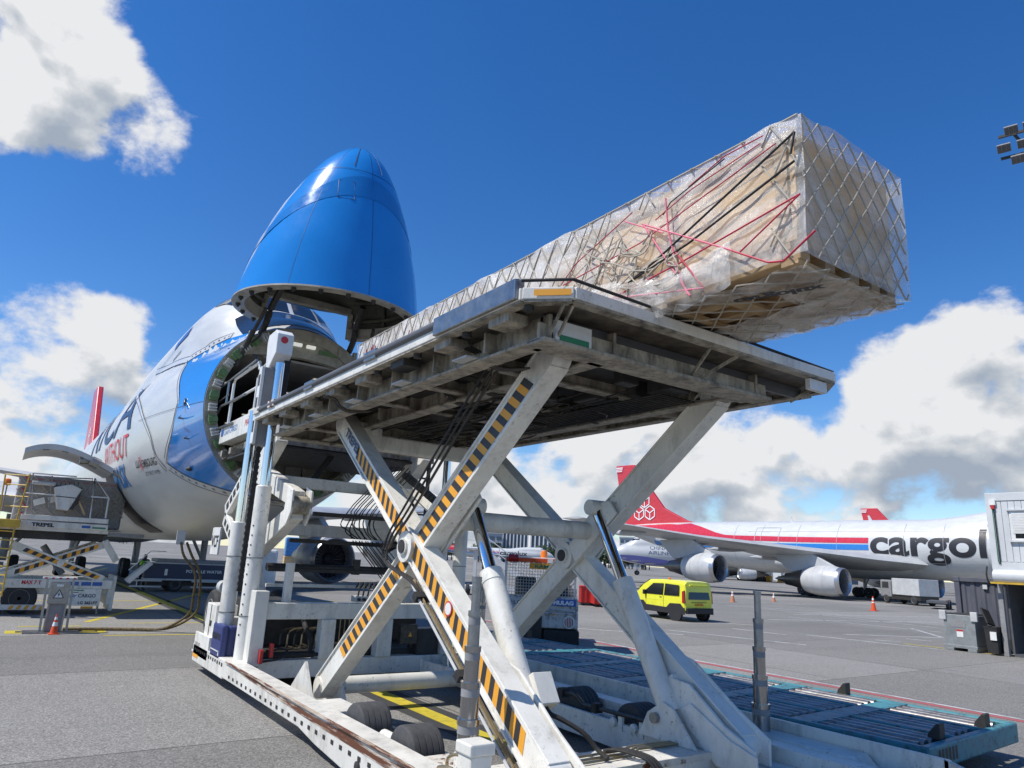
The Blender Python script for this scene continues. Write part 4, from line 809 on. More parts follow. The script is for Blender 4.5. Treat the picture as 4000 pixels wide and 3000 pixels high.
# hydraulic runs under the deck
pip = MB()
for k in range(46):
    x = 4.9 + rnd.random() * 2.0; y = 5.4 + rnd.random() * 5.5; z = 4.40 + rnd.random() * .22; p = [V((x, y, z))]
    for j in range(rnd.randint(3, 6)):
        if rnd.random() < .6: y += rnd.uniform(.4, 1.6)
        else: x += rnd.uniform(-.5, .5)
        z = min(4.64, max(4.34, z + rnd.uniform(-.07, .07))); p.append(V((min(7.0, max(4.8, x)), min(12.9, y), z)))
    pip.path(smooth_pts(p, 3), rnd.choice((.012, .016, .022)), 5)
tag(pip.build('hydraulic_line_bundle', K['grease'], PF, smooth=True), kind='stuff')
for k in range(9): MB().path([(6.15 + k * .075, 5.8, 4.42), (6.15 + k * .075, 9.6, 4.42), (6.2 + k * .075, 10.4, 4.5)], .014, 5).build('pipe_run', K['grease'], PF, smooth=True)
for k in range(12): x, y = 4.9 + rnd.random() * 1.9, 5.6 + rnd.random() * 6; MB().bx(x, x + .15 + rnd.random() * .3, y, y + .15 + rnd.random() * .35, 4.46, 4.68).build('valve_box', K['dark'], PF, bevel=.01)
for j, (x, y) in enumerate(((3.72, 9.9), (4.62, 8.2), (4.62, 7.4), (3.95, 6.3))):
    for k in range(3): MB().path(smooth_pts([(x - .2, y + k * .05, 4.6), (x - .05, y + k * .05, 4.57), (x, y - .1 + k * .05, 4.46), (x + .16, y - .15 + k * .05, 4.40), (x + .4, y - .3 + k * .05, 4.42)], 4), .013, 6).build('bent_pipe', K['grease'], PF, smooth=True)
# rollers on the deck, pallet stops
for k in range(16): y = 5.3 + k * .52; MB().tube((3.9, y, 4.83), (8.1, y, 4.83), .04, n=10).build('deck_roller', K['steel'], PF, smooth=True)
# --- lift columns (front bridge guide)
def column(x, y, ztube, zt_, near):
    o = MB().lathe([(.14, 0), (.14, ztube - .47), (.125, ztube - .45)], (x, y, .45), (0, 0, 1), 24).build('mast_tube', K['cream_clean'], LD, smooth=30)
    MB().tube((x, y, ztube - .05), (x, y, zt_), .085, n=20).build('chrome_mast', K['chrome'], o, smooth=30)
    for z in (1.2, 2.2): MB().lathe([(.148, 0), (.148, .02)], (x, y, z), (0, 0, 1), 20).build('pipe_strap', K['steel'], o, smooth=30)
    if near:
        for k in range(12): z = .9 + k * .17; MB().lathe([(.016, 0), (.016, .006)], (x - .12, y - .07, z), (-.86, -.5, 0), 8).build('bolt_hole', K['dark'], o)
    return o
c1 = column(3.80, 13.42, 3.5, 5.85, True); c2 = column(3.66, 14.25, 2.85, 5.0, False)
column(8.1, 13.42, 3.5, 5.2, False); column(8.1, 14.25, 2.85, 4.9, False)
def chain(o, x, y, z0, z1, wd=.09):
    b = MB(); z = z0; k = 0
    while z < z1: b.bx(x - wd / 2 + (k % 2) * .012, x + wd / 2 - (k % 2) * .012, y - .03, y + .03, z, z + .056); z += .056; k += 1
    b.build('lift_chain', K['black'], o)
chain(c1, 3.95, 13.5, 4.9, 6.05, .12); chain(c1, 3.72, 13.85, 1.6, 5.6, .1)
MB().prism([(13.35, 6.02), (13.35, 6.42), (13.5, 6.52), (13.95, 6.5), (14.0, 6.35), (13.9, 5.75), (13.8, 5.72)], 'x', 3.66, 3.98).build('mast_head', K['white'], c1, bevel=.015)
MB().lathe([(.07, 0), (.07, .004)], (3.80, 13.345, 6.3), (0, -1, 0), 20).build('warning_disc', K['text_red'], c1)
cp = MB().bx(3.58, 3.80, 13.62, 13.76, 4.25, 5.78).build('mast_cover', K['grey'], c1, bevel=.02); MB().bx(3.52, 3.58, 13.60, 13.78, 4.28, 5.78).build('cover_edge', K['white'], c1, bevel=.01)
for z in (4.5, 4.95, 5.4): MB().bx(3.515, 3.52, 13.64, 13.74, z, z + .22).build('cover_slot', K['dark'], cp)
# --- base frame behind the scissors
bf = MB().bx(3.98, 8.2, 13.05, 13.3, 1.18, 1.46).bx(3.98, 8.2, 13.05, 13.3, .2, .5).build('base_frame', K['cream'], LD, bevel=.015)
MB().bx(3.78, 4.02, 13.0, 13.4, .42, 1.66).build('frame_post', K['cream'], bf, bevel=.015)
for x0, x1 in ((5.03, 5.3), (6.15, 6.45), (7.55, 7.8)): MB().bx(x0, x1, 13.0, 13.25, .5, 1.18).build('frame_post', K['cream'], bf, bevel=.015)
MB().bx(4.35, 4.48, 13.2, 13.35, 1.46, 2.15).build('upright', K['cream'], bf, bevel=.01)
MB().bx(4.0, 8.1, 13.3, 16.8, .2, .6).bx(4.3, 5.3, 14.2, 16.5, .6, 1.35).bx(5.4, 7.8, 14.6, 16.5, .6, 1.15).build('engine_housing', K['dark'], bf, bevel=.02)
MB().bx(6.62, 6.98, 12.98, 13.1, .72, 1.08).build('electrical_box', K['grease'], bf, bevel=.01); MB().bx(7.05, 7.5, 13.1, 13.5, .5, .98).build('battery_box', K['dark'], bf, bevel=.01)
MB().add([(6.78, 12.975, .86), (6.86, 12.975, .86), (6.82, 12.975, .95)], [(0, 1, 2)]).build('warning_triangle', K['orange'], bf)
MB().add([(7.28, 13.045, 1.24), (7.4, 13.045, 1.24), (7.34, 13.045, 1.36)], [(0, 1, 2)]).build('warning_triangle', K['orange'], bf); MB().bx(7.26, 7.42, 13.04, 13.046, 1.2, 1.23).build('blue_label', K['blue_label'], bf)
for k in range(7): x = 4.2 + k * .13; MB().path(smooth_pts([(x, 13.4, .62 + k * .02), (x + .2, 13.35, .66), (x + .25, 13.36, .95), (x + .6, 13.4, 1.0)], 4), .018, 6).build('pipe', K['brass'] if k % 2 else K['grease'], bf, smooth=True)
MB().path([(4.05, 13.1, .58), (5.2, 13.05, .58)], .035, 8).path(smooth_pts([(4.0, 12.95, .5), (4.3, 12.9, .55), (4.45, 13.0, .66), (4.3, 13.05, .7)], 4), .02, 6).build('hose', K['black'], bf, smooth=True)
for k in range(6): MB().path([(5.5 + k * .09, 13.3, .6), (5.5 + k * .09, 13.3, 1.15)], .012, 5).build('thin_pipe', K['brass'], bf)
MB().path(smooth_pts([(4.9, 13.6, 1.1), (4.85, 13.3, 1.0), (4.95, 13.25, .8), (4.95, 13.25, .6)], 5), .045, 8).build('hose', K['black'], bf, smooth=True)
mf = MB().bx(5.75, 6.75, 13.25, 13.5, 1.47, 1.58).build('valve_manifold', K['light_grey'], bf, bevel=.008)
for k in range(10):
    x = 5.8 + k * .1; MB().path(smooth_pts([(x, 13.3, 1.56), (x + .02, 13.3, 1.72), (x + .1, 13.5, 1.82), (x + .2, 13.9, 1.7)], 5), .016, 6).tube((x, 13.24, 1.52), (x, 13.20, 1.52), .03, n=8).build('manifold_hose', K['black'], mf, smooth=True)
for z in (1.72, 2.0): MB().beam((4.2, 13.9, z), (7.8, 13.9, z), .06, .06).build('pipe_rail', K['dark'] if z > 1.8 else K['cream'], bf)
MB().tube((4.2, 14.0, 2.05), (7.2, 14.0, 2.05), .07).tube((6.0, 14.0, 1.95), (6.0, 14.0, 2.25), .09).build('drive_shaft', K['dark'], bf, smooth=True)
for x, z, m_ in ((3.98, .52, 'red'), (4.15, .62, 'red')): MB().bx(x - .03, x + .03, 12.9, 13.0, z - .05, z + .18).build('red_reflector', K[m_], bf, bevel=.01)
# navy box with lettering, white cabinets
nb = MB().bx(3.50, 3.62, 13.75, 14.45, .42, 1.02).bx(3.62, 3.84, 13.8, 14.08, .42, .99).build('navy_box', K['navy'], LD, bevel=.04)
text('lettering', 'CHAMP 350', .14, V((3.493, 14.40, .76)), (0, -1, 0), (0, 0, 1), K['text_black'], nb, width=.58, bold=.006)
MB().bx(3.49, 3.50, 13.8, 14.4, .56, .575).bx(3.49, 3.50, 13.8, 13.85, .5, .58).build('latch_bar', K['white'], nb)
cb = MB().bx(3.56, 3.95, 14.62, 15.35, .42, 1.30).build('control_cabinet', K['cream_clean'], LD, bevel=.015)
MB().bx(3.55, 3.56, 14.98, 14.995, .5, 1.28).build('door_gap', K['dark'], cb); MB().bx(3.50, 3.56, 14.6, 15.75, .30, .72).build('lower_panel', K['cream_clean'], cb, bevel=.01); MB().bx(3.6, 4.1, 14.42, 14.62, .78, 1.1).build('side_box', K['cream_clean'], cb, bevel=.015)
text('lettering', '2671 P7', .12, V((3.492, 15.65, .46)), (0, -1, 0), (0, 0, 1), K['text_black'], cb, width=.4)
MB().bx(3.54, 3.56, 14.85, 14.89, .9, 1.0).build('handle', K['dark'], cb); MB().beam((3.55, 16.05, .33), (3.55, 14.6, .33), .03, .03).build('foot_bar', K['cream'], cb)
# --- front bridge with railings
br = MB().bx(3.95, 8.0, 14.6, 18.3, 4.80, 4.92).bx(3.93, 3.99, 14.6, 18.2, 4.78, 5.22).bx(7.95, 8.0, 14.6, 18.2, 4.78, 5.2).build('bridge_deck', K['cream'], LD, bevel=.01)
text('lettering', 'LuxairCARGO', .2, V((3.922, 17.75, 4.95)), (0, -1, 0), (0, 0, 1), K['text_blue'], br, width=1.15); text('lettering', 'MAX. 35T.', .22, V((3.922, 15.95, 4.95)), (0, -1, 0), (0, 0, 1), K['text_red'], br, width=.95)
MB().bx(3.918, 3.93, 17.85, 18.05, 4.95, 5.1).build('blue_label', K['blue_label'], br)
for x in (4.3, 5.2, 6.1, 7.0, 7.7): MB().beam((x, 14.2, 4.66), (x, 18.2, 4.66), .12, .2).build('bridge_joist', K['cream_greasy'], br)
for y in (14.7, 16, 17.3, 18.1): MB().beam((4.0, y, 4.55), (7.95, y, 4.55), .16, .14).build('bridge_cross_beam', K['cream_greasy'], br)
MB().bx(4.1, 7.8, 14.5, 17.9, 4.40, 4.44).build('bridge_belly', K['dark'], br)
ra_ = MB().path([(3.95, 14.6, 6.2), (3.95, 15.3, 6.1), (3.95, 15.45, 5.95), (3.95, 15.45, 5.1)], .035, 8).path([(3.95, 15.45, 6.15), (3.95, 15.5, 6.32), (3.95, 17.5, 6.3), (3.95, 17.6, 6.2), (3.95, 17.6, 5.1)], .035, 8).path([(3.95, 15.4, 5.75), (3.95, 17.6, 5.75)], .03, 8)
ra_.build('guard_rail', K['white'], br, smooth=True)
MB().path([(3.9, 15.6, 6.38), (3.9, 18.8, 6.28), (3.9, 18.95, 6.2), (3.9, 19.1, 5.5)], .028, 8).path([(3.9, 16.2, 5.7), (3.9, 18.4, 5.75), (3.9, 19.0, 5.4), (3.9, 19.0, 5.2), (3.9, 17.0, 5.15)], .03, 8).path([(3.9, 17.9, 6.3), (3.9, 17.9, 5.75)], .025, 8).path([(3.9, 17.8, 5.95), (3.9, 19.0, 5.9)], .02, 8).build('sliding_rail', K['steel'], br, smooth=True)
MB().beam((3.95, 15.2, 5.2), (3.95, 15.7, 5.2), .1, .14).build('rail_socket', K['cream'], br); MB().tube((3.95, 15.9, 6.35), (3.95, 15.9, 6.55), .02).beam((3.85, 15.9, 6.56), (4.1, 15.9, 6.56), .05, .03).build('lamp_bracket', K['dark'], br)
MB().bx(4.0, 7.9, 18.2, 18.75, 4.86, 4.9).build('bridge_flap', K['steel'], br)
# knee linkages under the bridge
for x in (4.2, 7.45):
    K1, K2, K3 = V((x, 14.7, 4.6)), V((x, 12.75, 3.15)), V((x, 15.3, 1.55)); mid = V((x, 15.45, 3.75))
    ar = MB().beam((x, 14.1, 4.62), (x, 15.35, 3.85), .24, .42, up=(0, .6, .8)).beam((x, 15.35, 3.95), (x, 12.6, 3.25), .24, .4, wd2=.2, ht2=.3).build('upper_knee_arm', K['cream_clean'], LD, bevel=.015)
    lo_a = MB().beam((x, 12.6, 3.05), (x, 15.3, 2.2), .22, .3, wd2=.24, ht2=.44).beam((x, 15.3, 2.3), (x, 14.2, 1.3), .24, .44, up=(0, -.6, .8)).build('lower_knee_arm', K['cream_clean'], LD, bevel=.015)
    MB().tube((x - .18, 12.55, 3.15), (x + .18, 12.55, 3.15), .16, n=20).build('knee_pin', K['cream_greasy'], ar, smooth=30)
    MB().prism([(12.4, 3.02), (12.4, 3.4), (12.7, 3.5), (12.8, 2.9), (12.6, 2.8)], 'x', x + .15, x + .19).prism([(12.4, 3.02), (12.4, 3.4), (12.7, 3.5), (12.8, 2.9), (12.6, 2.8)], 'x', x - .19, x - .15).build('link_plate', K['cream_clean'], ar, bevel=.01)
MB().beam((4.2, 14.5, 3.72), (7.45, 14.5, 3.72), .2, .22).build('knee_cross_beam', K['cream'], LD, bevel=.015); MB().beam((4.2, 14.5, 2.78), (7.45, 14.5, 2.78), .2, .24).build('knee_cross_beam', K['cream'], LD, bevel=.015)
oa = MB().beam((3.72, 14.4, 3.75), (3.72, 15.55, 3.08), .1, .3, up=(0, .5, .8)).beam((3.72, 15.55, 2.95), (3.72, 14.2, 2.3), .1, .28, up=(0, -.5, .8)).build('outer_linkage', K['cream_clean'], LD, bevel=.01)
for k in range(5):
    t = k / 4.5; MB().beam((3.665, 14.5 + t * .9, 3.7 - t * .53), (3.665, 14.62 + t * .9, 3.63 - t * .53), .012, .12, up=(0, .5, .8)).build('slot', K['dark'], oa); MB().beam((3.665, 15.4 - t * 1.0, 2.87 - t * .48), (3.665, 15.3 - t * 1.0, 2.82 - t * .48), .012, .12, up=(0, -.5, .8)).build('slot', K['dark'], oa)
# drag chains and hose bank under the bridge
MB().beam((5.6, 15.0, 4.4), (4.6, 14.8, 2.9), .14, .08).build('cable_carrier', K['black'], LD)
for k in range(10):
    x = 5.85 + k * .075 + rnd.uniform(-.025, .025); jz = rnd.uniform(-.08, .08)
    MB().path([(x + 1.0, 14.6, 4.3), (x, 14.15, 3.35), (x - .12, 14.1, 3.2)], .011, 6).path(smooth_pts([(x - .12, 14.1, 3.2), (x - .2 + jz, 14.05, 3.0 + jz), (x - .16 - jz, 14.03, 2.8), (x - .02, 14.0, 2.66)], 4), .013, 6).path([(x + .0, 14.0, 2.62), (x + .8, 13.9, 1.75)], .011, 6).build('hydraulic_hose', K['black'], LD, smooth=True)
for z, x0, x1 in ((3.1, 5.0, 7.1), (2.56, 4.6, 7.0)): MB().beam((x0, 14.05, z), (x1, 14.05, z), .07, .08).build('hose_rail', K['dark'], LD)
ecar = MB()
for k in range(18):
    t = k / 17; p = V((6.25, 12.6, 3.9)).lerp(V((7.0, 11.6, 3.0)), t); ecar.beam(p, p + V((.04, -.053, -.048)), .22, .12)
ecar.build('cable_carrier', K['dark'], LD, bevel=.006)
MB().path([(4.5, 11.0, 4.05), (5.3, 10.8, 3.5), (6.2, 10.9, 2.9)], .012, 5).build('wire', K['white'], LD)
# access ladder at the far side
ladr = MB()
for x in (7.62, 7.98): ladr.beam((x, 14.9, 2.6), (x, 14.9, 4.6), .05, .08)
for k in range(7): ladr.beam((7.62, 14.9, 2.75 + k * .28), (7.98, 14.9, 2.75 + k * .28), .03, .04)
ladr.beam((8.2, 14.9, 2.6), (8.2, 14.9, 3.3), .05, .08).beam((7.98, 14.9, 3.25), (8.2, 14.9, 3.25), .05, .05).build('ladder', K['dark'], LD)

# ------------------------------------------------------------------ the long load on the platform
CX0, CX1, CY0, CY1, CZ0, CZ1 = 4.92, 6.54, 3.08, 12.3, 4.93, 6.17
K['board'] = mat('tan_board', (.72, .48, .22), .6, dirt=.35, dirtc=(.34, .2, .09), dscale=1.3, streak=.4, var=.12); K['pine'] = mat('pine_beam', (.48, .33, .17), .6, dirt=.4, dirtc=(.3, .17, .07), dscale=2, streak=.15, var=.15)
CG = thing('cargo_crate', (5.73, 7.7, 4.93), 'long film wrapped crate under a white net, overhanging the raised platform', 'cargo')
bxm = MB().bx(CX0 + .05, CX1 - .05, CY0 + .06, CY1 - .05, CZ0 + .14, CZ1 - .03).build('crate_body', K['board'], CG)
for k in range(8): y = CY0 + .12 + k * 1.25; MB().bx(CX0 + .02, CX0 + .05, y, y + .12, CZ0 + .1, CZ1 - .06).build('batten', K['pine'], bxm)
for z in (CZ0 + .16, CZ1 - .15): MB().bx(CX0 + .015, CX0 + .05, CY0 + .05, CY1 - .06, z, z + .1).build('batten', K['pine'], bxm)
for x in (CX0 + .05, CX0 + .42, CX0 + .8, CX0 + 1.15, CX1 - .2): MB().bx(x, x + .14, CY0 + .05, CY1 - .1, CZ0, CZ0 + .14).build('base_beam', K['pine'], CG, bevel=.008)
for y in (CY0 + .06, CY0 + .9, CY0 + 1.5, 5.6, 7.5, 9.5, 11.5): MB().bx(CX0 + .03, CX1 - .03, y, y + .16, CZ0 - .045, CZ0 - .002).build('cross_batten', K['pine'], CG)
# film: a wrinkled shell round the box
def film_mat():
    m = bpy.data.materials.new('plastic_film'); m.use_nodes = True; t = NT(m.node_tree); b = m.node_tree.nodes['Principled BSDF']; b.inputs['Base Color'].default_value = (.92, .885, .82, 1); b.inputs['Roughness'].default_value = .17; b.inputs['Coat Weight'].default_value = .3
    tcn = t.n('ShaderNodeTexCoord')
    def nz(sx, sy, sz, s, d=6):
        mp_ = t.n('ShaderNodeMapping'); mp_.inputs['Scale'].default_value = (sx, sy, sz); t.l(tcn.outputs['Object'], mp_.inputs[0]); n = t.n('ShaderNodeTexNoise'); n.inputs['Scale'].default_value = s; n.inputs['Detail'].default_value = d; n.inputs['Roughness'].default_value = .6; n.inputs['Distortion'].default_value = 1.2; t.l(mp_.outputs[0], n.inputs['Vector']); return n.outputs[0]
    wr = nz(3, 2.2, .8, 2.2, 5); fine = nz(6, 5, 1.1, 5, 6)
    h = t.math('ADD', t.math('MULTIPLY', wr, .7), t.math('MULTIPLY', fine, .4))
    bp_ = t.n('ShaderNodeBump'); bp_.inputs['Strength'].default_value = 1.0; bp_.inputs['Distance'].default_value = .035; t.l(h, bp_.inputs['Height']); t.l(bp_.outputs[0], b.inputs['Normal'])
    a = t.n('ShaderNodeMapRange', _1=.34, _2=.68, _3=.12, _4=.62); t.l(nz(1, .8, 1.6, 1.6, 7), a.inputs[0])
    sy_ = t.n('ShaderNodeSeparateXYZ'); t.l(tcn.outputs['Object'], sy_.inputs[0]); ly = t.n('ShaderNodeMapRange', _1=-3.2, _2=.2, _3=0, _4=.36); t.l(sy_.outputs[1], ly.inputs[0]); am = t.math('ADD', a.outputs[0], ly.outputs[0], clamp=True)
    tr = t.n('ShaderNodeBsdfTransparent'); mxs = t.n('ShaderNodeMixShader'); t.l(am, mxs.inputs[0]); t.l(tr.outputs[0], mxs.inputs[1]); t.l(b.outputs[0], mxs.inputs[2])
    t.l(mxs.outputs[0], m.node_tree.nodes['Material Output'].inputs[0]); return m
K['film'] = film_mat()
from mathutils import noise as mn
def film_shell():
    b = MB(); ny = 110
    prof = [(CX0, CZ0 + .02)] + [(CX0, CZ0 + .02 + (CZ1 - CZ0) * k / 14) for k in range(1, 15)] + [(CX0 + (CX1 - CX0) * k / 12, CZ1 + .02) for k in range(1, 13)] + [(CX1, CZ1 - (CZ1 - CZ0) * k / 10) for k in range(1, 11)] + [(CX1 - (CX1 - CX0) * k / 8, CZ0 - .05) for k in range(1, 5)]
    cx, cz = (CX0 + CX1) / 2, (CZ0 + CZ1) / 2; rings = []
    for i in range(ny + 1):
        y = CY0 - .06 + (CY1 - CY0 + .06) * i / ny; L = []
        for x, z in prof:
            n1 = mn.noise(V((x * 1.3, y * 1.1, z * 1.3))); n2 = mn.noise(V((x * 5, y * 6, z * 2.2 + 9))); n3 = abs(mn.noise(V((x * 2.1 + 4, y * 2.6, z * .9))))
            d = V((x - cx, 0, z - cz)); d.normalize(); k = .02 + .035 * n1 + .018 * n2 + .05 * n3
            if z < CZ0 + .1: k += .04 * n2 + .03 * n1
            L.append(V((x, y, z)) + d * k)
        rings.append(L)
    b.loft(rings, closed=False); return b
film_shell().build('plastic_film', K['film'], CG, smooth=80)
fe = MB(); N1, N2 = 26, 22; g_r = []
for j in range(N2 + 1):
    z = CZ0 + .0 + (CZ1 - CZ0 + .03) * j / N2; row = []
    for i in range(N1 + 1):
        x = CX0 - .05 + (CX1 - CX0 + .10) * i / N1; row.append(V((x, CY0 - .03 - .03 * abs(mn.noise(V((x * 4, z * 1.2, 2)))) - .02 * mn.noise(V((x * 9, z * 3, 5))), z)))
    g_r.append(row)
fe.loft(g_r, closed=False).build('end_film', K['film'], CG, smooth=80)
sk = MB(); rows = []
for j in range(10):    # loose film billowing under the overhang
    t = j / 9; row = []
    for i in range(60):
        y = CY0 - .02 + 2.6 * i / 59; x = CX0 + .0 + t * 1.6 * (1 if i < 36 else .9)
        row.append(V((x, y, CZ0 - .05 - .10 * abs(mn.noise(V((x * 2.3, y * 2.6, 1)))) - .05 * abs(mn.noise(V((x * 6, y * 6, 3)))) + (.06 if .15 < t < .7 and y > 3.6 else 0))))
    rows.append(row)
for j in list(range(0, 2)) + list(range(6, 9)): sk.loft(rows[j:j + 2], closed=False)
sk.loft([r[:16] for r in rows], closed=False)
sk.build('loose_film', K['film'], CG, smooth=80)
rows = []
for j in range(8):
    t = j / 7; rows.append([V((CX0 - .06 - .10 * math.sin(t * math.pi) * abs(math.sin(i * .45)) - .03 * mn.noise(V((i * .3, j * .5, 0))), 3.75 + i * .062, CZ0 + .34 - t * .42 - .09 * math.sin(i * .16) + .03 * mn.noise(V((i * .4, j, 4))))) for i in range(32)])
MB().loft(rows, closed=False).build('sagging_film', K['film'], CG, smooth=80)
# net cords: diamonds over every face
K['cord'] = mat('net_cord', (.46, .42, .34), .7, dirt=.4, dirtc=(.35, .31, .25), dscale=9); K['strap_k'] = flat('black_strap', (.015, .015, .016), .6); K['strap_r'] = mat('red_strap', (.55, .03, .07), .6, dirt=.2, dirtc=(.35, .02, .04)); K['strap_p'] = mat('pink_strap', (.75, .16, .24), .6)
net = MB(); e = .045; per = [(CX0 - e, CZ0 - .02), (CX0 - e - .01, CZ1 + .03), (CX1 + e, CZ1 + .04), (CX1 + e, CZ0 - .02)]
seg = [0]
for a, b2 in zip(per[:-1], per[1:]): seg.append(seg[-1] + math.dist(a, b2))
def netp(u, y):
    for k in range(3):
        if u <= seg[k + 1] or k == 2:
            t = (u - seg[k]) / (seg[k + 1] - seg[k]); a, b2 = per[k], per[k + 1]; return V((a[0] + (b2[0] - a[0]) * t, y, a[1] + (b2[1] - a[1]) * t))
cell = .30; cellu = seg[-1] / 12
for sgn in (1, -1):
    for k in range(-16, 46):
        pts = []; 
        for q in range(28):
            u = seg[-1] * q / 27; y = CY0 + .06 + k * cell + sgn * u / cellu * cell * .7 + (0 if sgn > 0 else 0)
            if y < CY0 - .0 or y > CY1 + .02: continue
            if 3.35 < y < 5.7 and u < seg[1] * .98 and (k + q) % 5 != 0 and y < 5.2: 
                if len(pts) > 1: net.path(pts, .0085, 5)
                pts = []; continue
            w_ = .018 * mn.noise(V((u * 3, y * 3, sgn))); p = netp(u, y); pts.append(p + V((w_, w_ * .7, w_)))
        if len(pts) > 1: net.path(pts, .0085, 5)
for sgn in (1, -1):          # front end face
    for k in range(-8, 16):
        pts = []
        for q in range(20):
            v = q / 19; x = CX0 + k * .235 + sgn * v * 1.05; z = CZ1 + .03 - (CZ1 - CZ0 + .05) * v
            if CX0 - .03 <= x <= CX1 + .01: pts.append(V((x, CY0 - .062 - .006 * math.sin(q), z)))
        if len(pts) > 1: net.path(pts, .008, 5)
for sgn in (1, -1):          # under the overhang
    for k in range(-8, 14):
        pts = []
        for q in range(16):
            v = q / 15; y = CY0 - .05 + v * 1.75; x = CX0 + k * .3 + sgn * v * 1.5
            if CX0 - .02 <= x <= CX1 - .12: pts.append(V((x, y, CZ0 - .062 - .02 * abs(math.sin(q * 1.3)))))
        if len(pts) > 1: net.path(pts, .008, 5)
net.path([(CX0 - .02, CY0 - .03, CZ1 + .035), (CX0 - .02, CY1, CZ1 + .035)], .009, 5)
for k in range(16):         # slack bunched cords
    y0 = 4.2 + rnd.random() * 2.2; z0 = 5.0 + rnd.random() * .6; p = [V((CX0 - .07 - rnd.random() * .03, y0, z0))]
    for j in range(5): p.append(V((CX0 - .06 - rnd.random() * .05, p[-1].y + rnd.uniform(-.15, .4), min(6.1, max(4.95, p[-1].z + rnd.uniform(-.22, .22))))))
    net.path(smooth_pts(p, 4), .009, 5)
net.build('cargo_net', K['cord'], CG, smooth=True)
def strap(pts, m, r=.013, wd=None):
    P = [atx(px, py, CX0 - .075) for px, py in pts]; return MB().path(P, r * .68, 6).build('strap', K[m], CG, smooth=True)
strap([(3103, 515), (2560, 1020), (2455, 1105)], 'strap_k', .016); strap([(3103, 628), (2690, 950), (2455, 1105), (2455, 1160)], 'strap_k', .016); strap([(3103, 515), (3088, 600)], 'strap_k', .016)
strap([(3125, 757), (2660, 1025), (2390, 1165)], 'strap_r', .012); strap([(3125, 757), (2890, 985)], 'strap_r', .011)
strap([(2510, 876), (2860, 978)], 'strap_p', .014); strap([(2515, 880), (2695, 1155)], 'strap_p', .014); strap([(2600, 775), (2610, 900), (2650, 1060), (2685, 1150)], 'strap_p', .014); strap([(2640, 985), (2745, 1120)], 'strap_r', .013); strap([(2385, 1167), (2750, 1125)], 'strap_p', .013)
strap([(3185, 900), (3060, 1020), (3000, 1025), (2860, 980)], 'strap_r', .014)
strap([(3030, 560), (2500, 950), (2200, 1115)], 'strap_r', .009); strap([(2970, 560), (2700, 740), (2560, 860)], 'strap_r', .008); strap([(2830, 620), (2620, 790), (2590, 840)], 'strap_k', .009); strap([(2980, 530), (2830, 610), (2690, 730)], 'strap_r', .009); strap([(2470, 830), (2250, 1030), (2190, 1115)], 'strap_r', .009); strap([(2440, 865), (2590, 910)], 'strap_p', .011)
for px, py in ((1420, 1410), (1445, 1390), (1455, 1395), (1440, 1400)): strap([(px, py + 25), (px + 12, py - 45)], 'strap_r', .012)
for px, py in ((1600, 1310), (1690, 1280), (1800, 1225), (1868, 1195)): strap([(px - 14, py + 30), (px, py - 20)], 'strap_r', .010)
text('lettering', 'cargolux', .16, V((CX0 + .15, 3.9, CZ0 - .13)), (.35, -1, 0), (1, .35, 0), K['text_black'], CG, width=.8, bold=.008)

# ------------------------------------------------------------------ teal roller dolly on the ground
TD = thing('roller_dolly', (9.3, 4.55, 0), 'long teal pallet dolly with steel rollers beside the loader', 'dolly', rz=R(4.0), local=True)
DW, DL = 3.0, 13.5; zt = .50
fr = MB()
fr.bx(0, .10, 0, DL, .28, zt).bx(DW - .1, DW, 0, DL, .28, zt).bx(0, DW, -.001, .12, .24, zt + .004).bx(0, DW, DL - .1, DL, .28, zt).bx(1.05, 1.15, .1, DL, .36, zt - .002).bx(1.98, 2.08, .1, DL, .36, zt - .002)
fr.build('frame', K['teal'], TD, bevel=.025)
rl_ = None
for r_ in range(8):
    y0 = .2 + r_ * 1.66
    if r_: MB().bx(.1, DW - .1, y0 - .34, y0 - .04, .4, zt - .006).build('walkway_plate', K['teal'], TD, bevel=.01)
    for ln in range(3):
        x0 = .14 + ln * .94
        MB().bx(x0, x0 + .88, y0, y0 + 1.28, .25, .27).build('tray', K['dark'], TD)
        for k in range(4):
            x = x0 + .12 + k * .21; 
            if rl_ is None: rl_ = MB().tube((0, 0, 0), (0, 1.24, 0), .072, n=14).build('roller', K['roller'], TD, smooth=30); o = rl_
            else: o = rl_.copy(); col.objects.link(o)
            o.location = (x, y0 + .02, zt - .072 + rnd.uniform(-.004, .004))
        MB().bx(x0 - .02, x0 + .9, y0 + 1.25, y0 + 1.29, .4, zt + .002).build('roller_bar', K['teal'], TD)
for x, y in ((.75, .15), (2.2, .12), (2.9, 2.4), (2.9, 6.6), (.4, 9.8), (2.9, 10.6)):
    MB().prism([(y - .02, zt - .02), (y + .14, zt - .02), (y + .12, zt + .05), (y + .02, zt + .17), (y - .02, zt + .17)], 'x', x - .08, x + .08).build('pallet_stop', K['dark'], TD, bevel=.008)
for y in (2.2, 11):
    for x in (.5, 2.5): wheel('wheel', (x, y, .17), .17, .12, TD, n=14)
mk = MB()
for k in range(6): mk.add([(.25 + k * .1, -.004, .30), (.31 + k * .1, -.004, .30), (.31 + k * .1, -.004, .45), (.25 + k * .1, -.004, .45)], [(0, 1, 2, 3)])
mk.build('worn_stencil', K['text_black'], TD)
